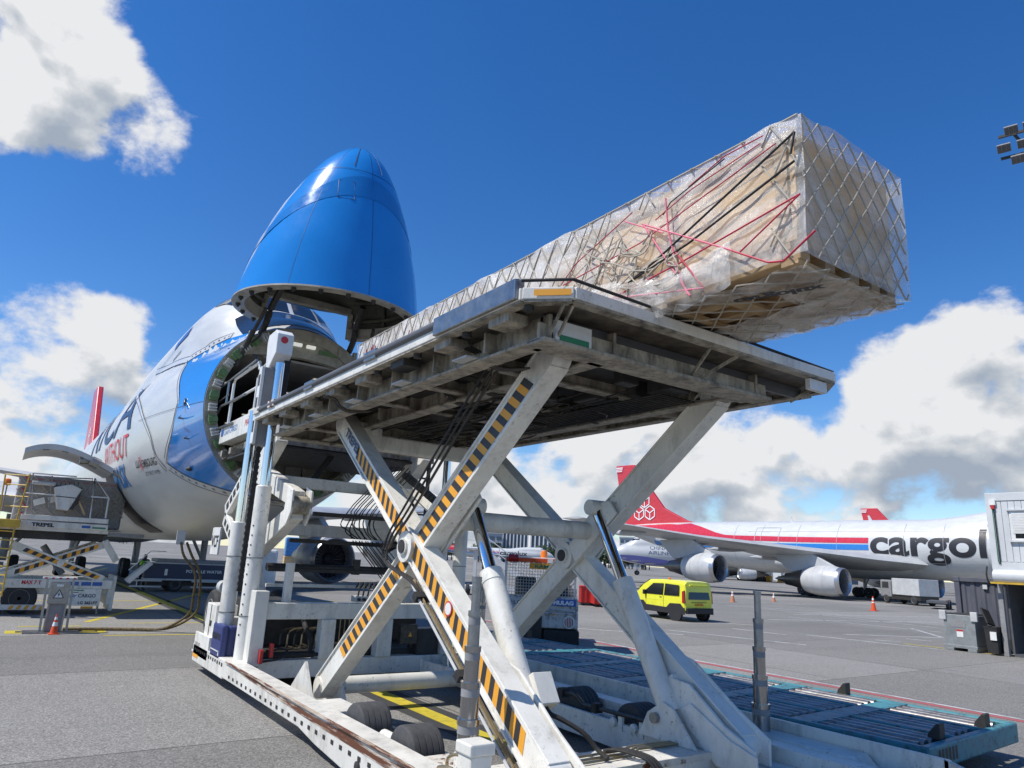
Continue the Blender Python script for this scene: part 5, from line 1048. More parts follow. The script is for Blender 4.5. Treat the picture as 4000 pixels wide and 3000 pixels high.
# ------------------------------------------------------------------ second loader at the side hold
Y2 = 27.6
def p2(px, py, y=Y2): return aty(px, py, y)
L2 = thing('cargo_loader', (1.2, 28.8, 0), 'smaller cream scissor loader with yellow ladder at the side hold door', 'loader')
ch2 = MB().bx(-2.2, 3.3, Y2, Y2 + .12, .80, 1.08).bx(-2.2, 3.3, Y2 + 2.4, Y2 + 2.52, .80, 1.08).bx(3.2, 3.32, Y2 + .1, Y2 + 2.5, .3, 1.08).bx(-2.2, 3.2, Y2 + .2, Y2 + 2.4, .6, .8).build('chassis', K['cream'], L2, bevel=.02)
MB().bx(-2.2, 1.45, Y2 - .02, Y2 + .1, .14, .30).build('lower_sill', K['cream'], ch2, bevel=.01)
for k in range(5): MB().add([(.55 + k * .2, Y2 - .024, .16), (.65 + k * .2, Y2 - .024, .16), (.72 + k * .2, Y2 - .024, .28), (.62 + k * .2, Y2 - .024, .28)], [(0, 1, 2, 3)]).build('hazard_stripe', K['orange'], ch2)
pn = MB().bx(1.75, 3.02, Y2 - .03, Y2 + .3, .28, .80).build('side_panel', K['cream_clean'], ch2, bevel=.012)
text('lettering', 'Luxair', .15, V((1.88, Y2 - .036, .54)), (1, 0, 0), (0, 0, 1), K['text_blue'], pn, width=.46, bold=.004); text('lettering', 'CARGO', .15, V((2.37, Y2 - .036, .54)), (1, 0, 0), (0, 0, 1), K['text_navy'], pn, width=.5, bold=.004); text('lettering', 'LG 3651P7', .12, V((2.4, Y2 - .036, .33)), (1, 0, 0), (0, 0, 1), K['text_black'], pn, width=.55, bold=.004)
MB().bx(2.16, 2.36, Y2 - .036, Y2 - .03, .68, .70).build('handle', K['dark'], pn); MB().bx(2.12, 2.5, Y2 - .034, Y2 - .03, .74, .77).build('green_label', K['green_label'], pn); MB().bx(2.5, 2.85, Y2 - .022, Y2, .19, .26).build('orange_reflector', K['orange'], ch2)
for x in (2.05, 2.4, 2.72): MB().bx(x, x + .28, Y2 - .01, Y2, .90, 1.02).build('blue_label', K['blue_label'], ch2)
text('lettering', 'MAX 7 T', .16, V((.78, Y2 - .008, .92)), (1, 0, 0), (0, 0, 1), K['text_red'], ch2, width=.52, bold=.006)
MB().bx(3.32, 3.42, Y2 + .1, Y2 + 1.6, .12, 1.22).build('end_shield', K['cream'], ch2, bevel=.01); MB().tube((3.0, Y2 + .2, .0), (3.0, Y2 + .2, .3), .03).build('stabiliser', K['steel'], ch2)
wheel('wheel', (.80, Y2 + .18, .48), .48, .3, ch2, ax=(0, 1, 0), rim=K['grey'], n=28); wheel('wheel', (.80, Y2 + 2.3, .48), .48, .3, ch2, ax=(0, 1, 0), rim=K['grey'])
def leg2(a, b_, y, st):
    o = MB().beam(a, b_, .12, .25).build('scissor_leg', K['cream'], L2, bevel=.008); d = (V(b_) - V(a)).normalized(); n = V((-d.z, 0, d.x)); n = -n if n.z < 0 else n; L = (V(b_) - V(a)).length; yo, ok = MB(), MB(); k = 0; t = .12 * L
    while t < .9 * L:
        pts = [V(a) + d * (t + du) + n * h + V((0, -.064, 0)) for du, h in ((0, -.065), (.13, -.065), (.19, .065), (.06, .065))]; MB().add(pts, [(0, 1, 2, 3)]).build('hazard_stripe', K['orange' if k % 2 else 'stripe_black'], o); t += .13; k += 1
    MB().lathe([(.1, -.09), (.1, .09)], V(a).lerp(V(b_), .52), (0, 1, 0), 18).build('pivot_pin', K['cream_clean'], o, smooth=30)
for y in (Y2 + .1, Y2 + 2.3):
    leg2((.32, y, 2.1), (3.0, y, 1.1), y, 1); leg2((.2, y + .14, 1.12), (2.85, y + .14, 2.22), y, 1)
MB().beam((2.85, Y2 + .05, 2.35), (3.3, Y2 + .05, 1.7), .12, .2).build('tilt_arm', K['cream'], L2, bevel=.02); MB().tube((1.9, Y2 + 1.2, 1.2), (1.2, Y2 + 1.2, 2.1), .1).build('lift_cylinder', K['grey'], L2, smooth=True)
dk = MB().bx(-1.6, 2.9, Y2 - .05, Y2 + 2.7, 2.56, 2.68).bx(.42, 2.86, Y2 - .1, Y2, 2.66, 2.86).build('deck', K['cream'], L2, bevel=.012)
MB().bx(.4, 2.84, Y2 - .08, Y2 - .02, 2.9, 3.05).build('foot_rail', K['cream_clean'], dk, bevel=.01); text('lettering', 'TREPEL', .15, V((.72, Y2 - .104, 2.70)), (1, 0, 0), (0, 0, 1), K['text_black'], dk, width=.62, bold=.008)
MB().bx(2.1, 2.35, Y2 - .106, Y2 - .1, 2.72, 2.8).build('blue_label', K['blue_label'], dk); MB().bx(2.4, 2.8, Y2 - .106, Y2 - .1, 2.72, 2.77).build('green_label', K['green_label'], dk)
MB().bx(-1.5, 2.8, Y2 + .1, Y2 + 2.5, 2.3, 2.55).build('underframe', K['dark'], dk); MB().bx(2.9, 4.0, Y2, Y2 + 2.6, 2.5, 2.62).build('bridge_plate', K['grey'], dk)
hs_ = MB()
for k in range(9): x = 1.7 + k * .06; hs_.path(smooth_pts([(x, Y2 - .02, 2.55), (x + .02, Y2 - .02, 2.38 - rnd.random() * .1), (x + .12, Y2 - .02, 2.52)], 4), .014, 5)
tag(hs_.build('hose_tangle', K['black'], dk), kind='stuff')
gr = MB().path([p2(95, 2020), p2(130, 1848), p2(300, 1862)], .028, 6).path([p2(100, 1925), p2(300, 1940)], .022, 6).path([p2(350, 2030), p2(372, 1868), p2(425, 1945), p2(412, 2025)], .03, 6).path([p2(355, 1940), p2(425, 1945)], .024, 6)
gr.build('guard_rail', K['white'], dk, smooth=True)
dr2 = MB().path([p2(125, 1990, Y2 + .2), p2(130, 1860, Y2 + .2), p2(205, 1860, Y2 + .2), p2(190, 1990, Y2 + .2), p2(125, 1990, Y2 + .2)], .025, 6).path([p2(205, 1865, Y2 + .2), p2(362, 1870, Y2 + .2), p2(350, 1945, Y2 + .2)], .022, 6).build('inner_rail', K['grey'], dk)
cn = [p2(213, 1903), p2(280, 1893), p2(320, 1912), p2(265, 1995), p2(222, 1988)]
cst = MB().prism([(p.x, p.z) for p in cn], 'y', Y2 - .12, Y2 + .45).build('control_stand', K['cream'], dk, bevel=.02); MB().prism([(p.x, p.z) for p in (p2(268, 1990), p2(318, 1916), p2(305, 1968), p2(280, 1992))], 'y', Y2 - .128, Y2 - .12).build('mesh_pocket', K['dark'], cst); MB().prism([(p.x, p.z) for p in (p2(216, 1937), p2(296, 1945), p2(296, 1948), p2(216, 1940))], 'y', Y2 - .13, Y2 - .12).build('panel_edge', K['dark'], cst); MB().bx(cn[0].x, cn[2].x, Y2 - .1, Y2 + .4, cn[0].z + .0, cn[0].z + .05).build('console', K['dark'], cst); MB().beam(p2(285, 1905), p2(330, 2010), .02, .05).build('strap', K['board'], cst)
st_ = p2(170, 1890); MB().bx(st_.x - .32, st_.x + .36, Y2 + .1, Y2 + .5, st_.z - .02, st_.z + .08).build('seat', K['light_grey'], dk, bevel=.03)
for k in range(6): q_ = p2(222 + k * 17, 1893 - (k % 2) * 4); MB().tube(q_ - V((0, -.1, .08)), q_ + V((0, .1, .06)), .012, n=6).build('control_lever', K['dark'], dk)
# yellow ladder and beacon
lad = MB().path([p2(5, 2330, 27.0), p2(60, 2045, 27.0), p2(118, 1850, 27.0)], .025, 6).path([p2(-35, 2330, 27.4), p2(-10, 2045, 27.4), p2(22, 1850, 27.4)], .025, 6).build('yellow_ladder', K['yellow'], L2, smooth=True)
for k in range(9): a, b_ = p2(8 + k * 7, 2315 - k * 34, 27.0), p2(-30 + k * 4, 2310 - k * 34, 27.4); MB().beam(a, b_, .05, .035).build('rung', K['yellow'], lad)
for y_ in (1852, 1890, 1935, 1975): MB().path([p2(20, y_, 27.4), p2(112, y_ + 6, 27.0)], .02, 6).build('guard_bar', K['yellow'], lad)
MB().bx(-.6, .42, 26.95, 27.5, 2.62, 2.86).build('yellow_step', K['yellow'], L2, bevel=.02)
bc = p2(30, 1885); MB().lathe([(.09, -.08), (.1, 0), (.09, .1), (.05, .13)], bc, (0, 0, 1), 14).build('beacon', K['lamp_orange'], L2, smooth=True); MB().tube(bc - V((0, 0, .08)), bc - V((0, 0, .9)), .02).build('beacon_post', K['grey'], L2)
# load on it
K['film_grey'] = mat('grey_pallet_film', (.30, .28, .27), .35, dirt=.4, dirtc=(.45, .44, .43), dscale=2, bump=.6, bscale=12)
P3 = thing('cargo_pallet', (1.6, 29.2, 2.68), 'grey wrapped pallet load under a white net on the smaller loader', 'cargo')
MB().bx(.15, 3.3, Y2 + .75, Y2 + 2.6, 2.72, 4.32).build('wrapped_load', K['film_grey'], P3, bevel=.06); MB().bx(.1, 3.35, Y2 + .7, Y2 + 2.65, 2.68, 2.72).build('pallet', K['steel'], P3)
MB().add([(.14, Y2 + .745, 4.18), (3.3, Y2 + .745, 4.10), (3.3, Y2 + .745, 4.32), (.14, Y2 + .745, 4.34)], [(0, 1, 2, 3)]).build('cover_sheet', K['film_grey'], P3)
n2 = MB()
for sg in (1, -1):
    for k in range(-6, 16):
        pts = [V((.15 + k * .42 + sg * v / 7 * 1.4, Y2 + .72, 4.3 - v / 7 * 1.55)) for v in range(8)]; pts = [p for p in pts if .1 < p.x < 3.35]
        if len(pts) > 1: n2.path(pts, .013, 5)
for k in range(26):
    p = [V((2.4 + rnd.random() * .8, Y2 + .70, 3.2 + rnd.random() * .6))]
    for j in range(4): p.append(V((min(3.3, max(1.9, p[-1].x + rnd.uniform(-.35, .35))), Y2 + .66 + rnd.random() * .06, min(4, max(2.9, p[-1].z + rnd.uniform(-.25, .25))))))
    n2.path(smooth_pts(p, 3), .013, 5)
n2.build('cargo_net', K['cord'], P3, smooth=True)
for px, py in ((85, 1905), (85, 1960), (100, 1860), (80, 2000)): a, b_ = p2(px, py, Y2 + .7), p2(px + 22, py + 25, Y2 + .7); MB().path([a, b_], .02, 5).build('red_strap', K['strap_r'], P3)
text('lettering', 'URGENT MOBILE' if False else 'UPP  MOBILE   UPP  MOBILE', .08, V((.5, Y2 + .738, 4.19)), (1, 0, 0), (0, 0, 1), K['text_red'], P3, width=2.6)
for px, py in ((190, 1955), (130, 1965)): a = p2(px, py, Y2 + .7); MB().beam(a, a + V((.3, 0, .12)), .01, .2, up=(0, 0, 1)).build('paper_sheet', K['white'], P3)

# ------------------------------------------------------------------ ground power post, cone, cables
gp = thing('power_post', (1.45, 22.5, 0), 'grey ground power post with high voltage warning triangle', 'power post')
for x, xt in ((1.23, 1.13), (1.82, 1.72)): MB().beam((x, 22.55, .02), (xt + .06, 22.6, 1.36), .055, .055).build('post', K['steel'], gp)
for x in (1.3, 1.68): MB().beam((x, 22.4, .02), (x + .02, 22.4, .8), .04, .04).build('inner_post', K['steel'], gp)
MB().bx(1.08, 1.86, 22.5, 22.68, 1.33, 1.38).build('top_guard', K['white'], gp, bevel=.01)
for k in range(5): MB().bx(1.12 + k * .16, 1.18 + k * .16, 22.494, 22.5, 1.335, 1.375).build('red_band', K['red'], gp)
bo = MB().bx(1.27, 1.72, 22.36, 22.6, .72, 1.26).build('switch_box', K['steel'], gp, bevel=.012); MB().bx(1.3, 1.7, 22.42, 22.6, .05, .72).build('cable_duct', K['grey'], gp)
MB().add([(1.36, 22.355, .86), (1.62, 22.355, .86), (1.49, 22.355, 1.09)], [(0, 1, 2)]).build('warning_triangle', K['text_black'], bo); MB().add([(1.395, 22.35, .88), (1.585, 22.35, .88), (1.49, 22.35, 1.05)], [(0, 1, 2)]).build('warning_face', K['text_white'], bo)
MB().add([(1.50, 22.346, 1.02), (1.46, 22.346, .955), (1.485, 22.346, .955), (1.47, 22.346, .89), (1.52, 22.346, .97), (1.495, 22.346, .97)], [(0, 1, 2, 3, 4, 5)]).build('lightning_mark', K['text_black'], bo)
MB().bx(1.41, 1.56, 22.35, 22.36, 1.15, 1.21).build('label', K['white'], bo); MB().bx(.85, 2.1, 22.25, 22.85, .004, .035).build('base_plate', K['steel'], gp, bevel=.005)
K['cone'] = mat('cone_orange', (.75, .09, .015), .5, dirt=.3, dirtc=(.3, .06, .02), dscale=6); K['cone_faded'] = mat('faded_cone', (.55, .22, .1), .6, dirt=.4, dirtc=(.3, .2, .15), dscale=5)
def cone(loc, h, label, m='cone'):
    o = thing('traffic_cone', loc, label, 'traffic cone', 'traffic cones on the apron', local=True); s = h / .75
    MB().prism([(-.19 * s, -.19 * s), (.19 * s, -.19 * s), (.19 * s, .19 * s), (-.19 * s, .19 * s)], 'z', 0, .03 * s).build('base', K[m], o, bevel=.01 * s)
    r = lambda z: .14 * s - (z / h) * .115 * s
    MB().lathe([(r(0), .03 * s), (r(h), h)], (0, 0, 0), (0, 0, 1), 18).build('body', K[m], o, smooth=30)
    for a, b_ in ((.42, .62), (.74, .88)): MB().lathe([(r(a * h) + .003, a * h), (r(b_ * h) + .003, b_ * h)], (0, 0, 0), (0, 0, 1), 18, cap=False).build('reflective_band', K['text_white'], o, smooth=30)
cone((1.52, 22.15, 0), .48, 'orange traffic cone with white band before the power post'); cone((*atz(2862, 2352, 0).xy, 0), .95, 'faded traffic cone on the apron right of the yellow van', 'cone_faded'); cone((*atz(3413, 2386, 0).xy, 0), 1.05, 'orange and white traffic cone below the striped jet engine'); cone((*atz(3023, 2350, 0).xy, 0), .8, 'pale grey-orange cone standing in the striped jet\'s shadow', 'cone_faded'); cone((*atz(3705, 2378, 0).xy, 0), .8, 'small orange cone beside the grey container corner')
K['cable'] = mat('cable_sleeve', (.09, .065, .03), .6, dirt=.6, dirtc=(.3, .2, .06), dscale=14, lo=.48, hi=.56)
for j, dx in enumerate((0, .12)):
    a = [aty(708 + dx * 180, 2118, 21.45), aty(718 + dx * 260, 2170, 21.4), aty(762 + dx * 150, 2240, 21.4), aty(755 + dx * 200, 2330, 21.6), aty(735 + dx * 200, 2400, 21.9), V((4.1 + dx, 22.3, .10)), V((3.4, 22.6 + dx, .05)), V((2.6, 22.75 + dx, .05)), V((1.75, 22.7 + dx, .06))]
    one(tag(MB().path(smooth_pts(a, 8), .034, 8).build('power_cable', K['cable'], smooth=True), ('black and yellow braided power cable hanging from the jet, left of the pair', 'black and yellow braided power cable hanging from the jet, right of the pair')[j], 'cable', 'pair of ground power cables'), (1.75, 22.7, 0))

# ------------------------------------------------------------------ water truck and person under the jet
WT = thing('water_truck', (8, 40.6, 0), 'navy potable water truck with white steps under the aircraft belly', 'truck')
K['navy_body'] = mat('navy_truck_paint', (.025, .04, .085), .4, dirt=.2, dirtc=(.06, .07, .09))
MB().bx(6.1, 10.6, 40.0, 42, .62, 1.38).build('tank_body', K['navy_body'], WT, bevel=.04); MB().bx(6.6, 10.4, 40.1, 41.9, 1.42, 1.58).build('top_rack', K['grey'], WT, bevel=.03); MB().bx(6.1, 10.6, 39.98, 42, .56, .64).build('side_rail', K['light_grey'], WT, bevel=.01); MB().bx(6.3, 10.5, 40.2, 41.8, .3, .56).build('chassis', K['dark'], WT); MB().bx(10.7, 12.6, 40.0, 42, .4, 2.3).build('cab', K['white'], WT, bevel=.15); MB().bx(6.1, 10.6, 39.985, 40.0, 1.36, 1.42).build('trim_stripe', K['light_grey'], WT)
text('lettering', 'POTABLE WATER', .2, V((8.0, 39.97, .95)), (1, 0, 0), (0, 0, 1), K['text_white'], WT, width=1.75, bold=.004); MB().bx(7.0, 7.13, 39.97, 39.985, .8, 1.1).build('label', K['white'], WT)
for x in (7.6, 11.3): wheel('wheel', (x, 40.2, .38), .38, .28, WT, ax=(0, 1, 0)); wheel('wheel', (x, 41.8, .38), .38, .28, WT, ax=(0, 1, 0))
for x0, x1 in ((5.5, 6.9), (8.3, 9.6)):
    for z in (.22, .5): MB().bx(x0, x1, 39.8, 39.98, z, z + .07).build('step', K['light_grey'], WT)
    MB().beam((x0 + .3, 39.85, .25), (x0 + .3, 39.85, .52), .04, .04).build('step_hanger', K['white'], WT)
MB().beam((5.4, 39.8, .45), (6.3, 39.8, 1.4), .06, .22).beam((5.4, 40.5, .45), (6.3, 40.5, 1.4), .06, .22).build('stair_stringer', K['white'], WT)
for k in range(5): MB().bx(5.45 + k * .18, 5.65 + k * .18, 39.8, 40.5, .5 + k * .19, .53 + k * .19).build('stair_tread', K['light_grey'], WT)
MB().path([(5.35, 39.8, 1.0), (6.2, 39.8, 1.95), (6.9, 39.8, 1.95)], .025, 6).build('hand_rail', K['white'], WT)
def person(loc, rz, label):
    K['skin_tone'] = flat('skin', (.45, .27, .19), .5); K['vest'] = mat('hi_vis_vest', (.35, .75, .05), .6, var=.1); K['trousers'] = mat('dark_trousers', (.03, .035, .05), .8); K['hair'] = flat('dark_cap', (.02, .02, .02), .7)
    def skin_obj(name, verts, edges, rad, m, parent):
        me = bpy.data.meshes.new(name); me.from_pydata(verts, edges, []); o = bpy.data.objects.new(name, me); col.objects.link(o); o.parent = parent
        md = o.modifiers.new('skin', 'SKIN'); me.skin_vertices[0].data[0].use_root = True
        for i, r_ in enumerate(rad): me.skin_vertices[0].data[i].radius = (r_, r_ * .85)
        s = o.modifiers.new('sub', 'SUBSURF'); s.levels = s.render_levels = 2; me.materials.append(m); return o
    t = thing('person', loc, label, 'person', rz=rz, local=True)
    v = [(0, 0, .95), (0, 0, 1.2), (0, 0, 1.42), (0, 0, 1.52), (0, -.01, 1.62), (0, -.01, 1.74), (.2, 0, 1.42), (.28, -.02, 1.12), (.27, -.18, .95), (-.2, 0, 1.42), (-.27, -.08, 1.13), (-.2, -.28, 1.05), (.1, 0, .9), (.11, -.02, .5), (.12, .02, .08), (.12, -.16, .04), (-.1, 0, .9), (-.12, .03, .5), (-.13, .06, .08), (-.13, -.12, .04)]
    e = [(0, 1), (1, 2), (2, 3), (3, 4), (4, 5), (2, 6), (6, 7), (7, 8), (2, 9), (9, 10), (10, 11), (0, 12), (12, 13), (13, 14), (14, 15), (0, 16), (16, 17), (17, 18), (18, 19)]
    b = skin_obj('body', v, e, [.15, .15, .16, .06, .10, .085, .07, .055, .04, .07, .055, .04, .095, .07, .05, .045, .095, .07, .05, .045], K['trousers'], t)
    skin_obj('vest', [(0, 0, .86), (0, 0, 1.15), (0, 0, 1.38), (.19, 0, 1.42), (.27, -.02, 1.2), (-.19, 0, 1.42), (-.26, -.06, 1.2)], [(0, 1), (1, 2), (2, 3), (3, 4), (2, 5), (5, 6)], [.175, .18, .17, .085, .07, .085, .07], K['vest'], t)
    skin_obj('face', [(0, -.02, 1.58), (0, -.02, 1.68)], [(0, 1)], [.088, .092], K['skin_tone'], t); skin_obj('cap', [(0, .0, 1.71), (0, .0, 1.78)], [(0, 1)], [.105, .08], K['hair'], t)
    for x, y, z in ((.28, -.22, .92), (-.19, -.33, 1.04)):
        h = MB()
        for k in range(5): h.path([(x + (k - 2) * .018, y, z), (x + (k - 2) * .02, y - .05, z - .03), (x + (k - 2) * .02, y - .07, z - .07)], .010, 6)
        h.bx(x - .04, x + .04, y - .02, y + .05, z - .02, z + .02); h.build('hand', K['skin_tone'], t, smooth=True)
person((*aty(548, 2300, 40.9).xy, 0), R(30), 'person in a bright green hi-vis vest beside the water truck')

# ------------------------------------------------------------------ tow tractor
tp = atz(2105, 2545, 0); TT = thing('tow_tractor', (tp.x, tp.y, 0), 'white tow tractor with mesh cab guard behind the scissor legs', 'tractor', rz=R(-37), local=True)
K['tw'] = mat('dirty_white_tractor', (.60, .60, .58), .45, dirt=.75, dirtc=(.07, .055, .045), dscale=3.5, lo=.5, hi=.62)
MB().bx(-1.05, 1.05, 0, 3.8, .62, 1.05).bx(-1.05, 1.05, .05, .5, 1.05, 1.45).bx(-1.0, 1.0, 2.6, 3.8, 1.05, 1.3).build('body', K['tw'], TT, bevel=.03)
MB().bx(.1, 1.08, -.12, .7, .18, .58).bx(-1.08, -.35, -.1, .7, .18, .58).build('rear_bumper', K['black'], TT, bevel=.03); MB().bx(-1.0, 1.0, .2, 3.7, .3, .62).build('chassis', K['dark'], TT)
for x in (-1.04, 1.0): MB().bx(x, x + .05, .0, .06, 1.4, 2.45).build('cab_post', K['white'], TT); MB().bx(x, x + .05, 1.5, 1.56, 1.05, 2.45).build('cab_post', K['white'], TT)
MB().bx(-1.05, 1.06, -.02, 1.6, 2.45, 2.5).build('cab_roof', K['white'], TT, bevel=.01); MB().bx(-1.0, 1.0, -.05, -.02, 2.36, 2.47).build('red_bar', K['cone'], TT); MB().bx(.15, .3, -.056, -.05, 2.36, 2.47).build('white_band', K['white'], TT)
ms = MB()
for k in range(26): x = -.98 + k * .079; ms.beam((x, .02, 1.45), (x, .02, 2.36), .012, .012)
for k in range(12): z = 1.47 + k * .08; ms.beam((-1.0, .02, z), (1.0, .02, z), .012, .012)
ms.build('mesh_guard', K['light_grey'], TT)
sg_ = MB().bx(-.35, .5, -.07, -.05, 2.18, 2.34).build('ramp_sign', K['orange'], TT); text('lettering', 'RAMP', .14, V((-.2, -.074, 2.21)), (1, 0, 0), (0, 0, 1), K['green_label'], sg_, width=.5, bold=.004)
bd_ = MB().bx(.28, .98, -.02, .05, 1.22, 1.40).build('name_plate', K['blue_label'], TT, bevel=.008); text('lettering', 'MULAG', .14, V((.35, -.024, 1.26)), (1, 0, 0), (0, 0, 1), K['text_white'], bd_, width=.56, bold=.008); text('lettering', 'LG', .14, V((-.75, .045, 1.22)), (1, 0, 0), (0, 0, 1), K['text_black'], TT, width=.2)
MB().lathe([(.1, 0), (.1, .14), (.07, .2)], (.05, .4, 2.5), (0, 0, 1), 14).build('beacon', K['lamp_orange'], TT, smooth=True); MB().lathe([(.11, 0), (.11, .28)], (-.95, -.03, 2.45), (1, 0, 0), 14).build('rear_lamp', K['lamp_red'], TT, smooth=True)
lm = MB().lathe([(.0, 0), (.17, 0), (.17, .05)], (.8, .0, .8), (0, -1, 0), 20).build('lamp_cage', K['white'], TT); 
for k in range(6): MB().bx(.68 + k * .045, .70 + k * .045, -.07, -.055, .68, .92).build('cage_bar', K['white'], lm)
MB().lathe([(.13, 0), (.13, .055)], (.8, .0, .8), (0, -1, 0), 20).build('tail_lamp', K['lamp_red'], lm); MB().lathe([(.04, 0), (.04, .03)], (.36, .0, 1.0), (0, -1, 0), 12).build('work_lamp', K['orange'], TT)
MB().path([(-.95, -.05, 1.12), (.85, -.05, 1.12), (.98, -.05, 1.05), (.98, -.05, .95)], .02, 6).path([(-.95, -.05, 1.02), (.9, -.05, 1.02)], .02, 6).build('rear_rail', K['tw'], TT, smooth=True); MB().bx(-.3, .05, -.12, 0, .35, .95).build('tow_coupling', K['dark'], TT, bevel=.02)
MB().bx(-.75, -.15, .7, .85, 1.3, 1.95).bx(.2, .8, .7, .85, 1.3, 1.95).bx(-.75, .8, .6, 1.1, 1.2, 1.35).build('seat', K['black'], TT, bevel=.05); MB().lathe([(.2, 0), (.23, .02), (.2, .04)], (-.45, 1.2, 1.75), (0, .8, .6), 20, cap=False).build('steering_wheel', K['black'], TT, smooth=True)
for x in (-.85, .85):
    for y in (.9, 3.1): wheel('wheel', (x, y, .42), .42, .34, TT)

# ------------------------------------------------------------------ yellow van
VN = thing('yellow_van', (27.4, 24.0, 0), 'bright yellow passenger van parked on the apron', 'van', rz=R(-4), local=True)
K['vy'] = mat('yellow_car_paint', (.80, .80, .05), .3, coat=.6, var=.03); K['vk'] = mat('black_plastic_trim', (.025, .025, .027), .6)
def van_ring(y, zb, zt_, hw, tum): return [V((sx * (hw - (tum if z > 1.05 else 0) * ((z - 1.05) / .75)), y, z)) for sx, z in ((-1, zb), (-1, .62), (-1, 1.0), (-1, zt_ - .14), (-.86, zt_ - .02), (-.4, zt_), (.4, zt_), (.86, zt_ - .02), (1, zt_ - .14), (1, 1.0), (1, .62), (1, zb))]
rg = [van_ring(-.62, .52, 1.02 + .55, .84, .06), van_ring(-.56, .42, 1.80, .9, .09), van_ring(-.3, .36, 1.84, .92, .1), van_ring(1.0, .34, 1.86, .925, .1), van_ring(1.9, .34, 1.83, .925, .1), van_ring(2.35, .34, 1.62, .92, .08), van_ring(2.75, .34, 1.25, .92, .03), van_ring(3.0, .34, 1.12, .91, 0), van_ring(3.45, .36, 1.02, .88, 0), van_ring(3.68, .45, .9, .76, 0)]
MB().loft(rg, cap=True).build('body', K['vy'], VN, smooth=35)
for sx in (-1, 1):
    x = sx * .935
    MB().prism([(-.64, .32), (3.66, .32), (3.6, .6), (2.9, .62), (2.7, .78), (2.2, .80), (2.0, .62), (.6, .58), (.35, .78), (-.35, .80), (-.55, .62), (-.64, .62)], 'x', sx * .915, x).build('lower_cladding', K['vk'], VN, bevel=.01)
    MB().add([(sx * .9, .75, 1.12), (sx * .9, .10 - .55, 1.14) if False else (sx * .905, -.28, 1.14), (sx * .85, -.24, 1.62), (sx * .842, .72, 1.66)], [(0, 1, 2, 3)]).xf(M.Translation((sx * .03, 0, 0))).build('rear_side_window', K['glass'], VN); MB().add([(sx * .9, .82, 1.12), (sx * .84, .82, 1.66), (sx * .842, 1.55, 1.64), (sx * .9, 2.3, 1.12)], [(0, 1, 2, 3)]).xf(M.Translation((sx * .03, 0, 0))).build('front_side_window', K['glass'], VN)
    MB().bx(min(sx * .93, sx * 1.08), max(sx * .93, sx * 1.08), 2.0, 2.12, 1.08, 1.3).build('mirror', K['vk'], VN, bevel=.03); MB().prism([(-.62, .82), (-.45, .85), (-.45, 1.35), (-.58, 1.4)], 'x', min(sx * .84, sx * .925), max(sx * .84, sx * .925)).build('tail_lamp', K['lamp_red'], VN, bevel=.01)
    MB().bx(min(sx * .925, sx * .94), max(sx * .925, sx * .94), .9, 1.05, 1.0, 1.03).build('door_handle', K['vk'], VN)
    for y_ in (.78, 2.02): MB().bx(min(sx * .92, sx * .932), max(sx * .92, sx * .932), y_, y_ + .012, .6, 1.1).build('door_gap', K['vk'], VN)
    for y_ in (0, 2.78): MB().lathe([(.42, 0), (.42, .012)], (sx * .925, y_, .36), (sx, 0, 0), 24).build('wheel_arch', K['vk'], VN)
    MB().bx(min(sx * .925, sx * .933), max(sx * .925, sx * .933), .8, 2.0, .88, .9).build('side_crease', K['vy'], VN)
    for y in (0, 2.78):
        wl_ = wheel('wheel', (sx * .80, y, .33), .33, .22, VN, rim=K['steel'])
MB().add([(-.68, -.665, 1.0), (.68, -.665, 1.0), (.62, -.585, 1.60), (-.62, -.585, 1.60)], [(0, 1, 2, 3)]).build('rear_window', K['glass'], VN); MB().bx(-.84, .84, -.72, -.58, .36, .62).build('rear_bumper', K['vk'], VN, bevel=.03); MB().bx(-.6, .6, -.66, -.55, 1.60, 1.66).build('roof_spoiler', K['vy'], VN, bevel=.01)
pt = MB().bx(-.24, .24, -.665, -.63, .72, .82).build('number_plate', K['orange'], VN); text('lettering', 'MK 6160', .08, V((-.19, -.668, .745)), (1, 0, 0), (0, 0, 1), K['text_black'], pt, width=.38); MB().bx(-.5, .5, -.645, -.62, .86, .88).build('tailgate_crease', K['vk'], VN)
MB().lathe([(.06, 0), (.06, .07), (.03, .09)], (-.5, .8, 1.86), (0, 0, 1), 10).build('roof_beacon', K['lamp_orange'], VN); MB().add([(-.75, 1.95, 1.74), (.75, 1.95, 1.74), (.82, 2.72, 1.28), (-.82, 2.72, 1.28)], [(0, 1, 2, 3)]).xf(M.Translation((0, .03, .06))).build('windscreen', K['glass'], VN)

# red baggage bins and tug
for i, (px, py, lab) in enumerate(((2300, 2352, 'red ribbed baggage bin nearest the tow tractor'), (2352, 2358, 'red ribbed baggage bin in the middle of the row'), (2400, 2365, 'red ribbed baggage bin nearest the yellow van'))):
    p = atz(px, py + 12, 0); o = thing('baggage_bin', (p.x, p.y, 0), lab, 'bin', 'red bins in a row behind the lift', rz=R(-30), local=True)
    MB().bx(-.62, .62, -.6, .6, .16, 1.08).build('bin_body', K['red'], o, bevel=.02)
    for k in range(5): MB().bx(-.6 + k * .28, -.54 + k * .28, -.64, -.6, .18, 1.06).build('rib', K['red'], o)
    MB().bx(-.66, .66, -.64, .64, 1.04, 1.12).build('rim', K['red'], o, bevel=.01); MB().bx(-.55, .55, -.5, .5, .1, .16).build('skid', K['dark'], o)
    for x in (-.45, .45): wheel('wheel', (x, -.45, .09), .09, .08, o, n=10)
p = atz(2262, 2360, 0); o = thing('baggage_tug', (p.x, p.y, 0), 'small dark tug at the left end of the red bins', 'tug', rz=R(55), local=True)
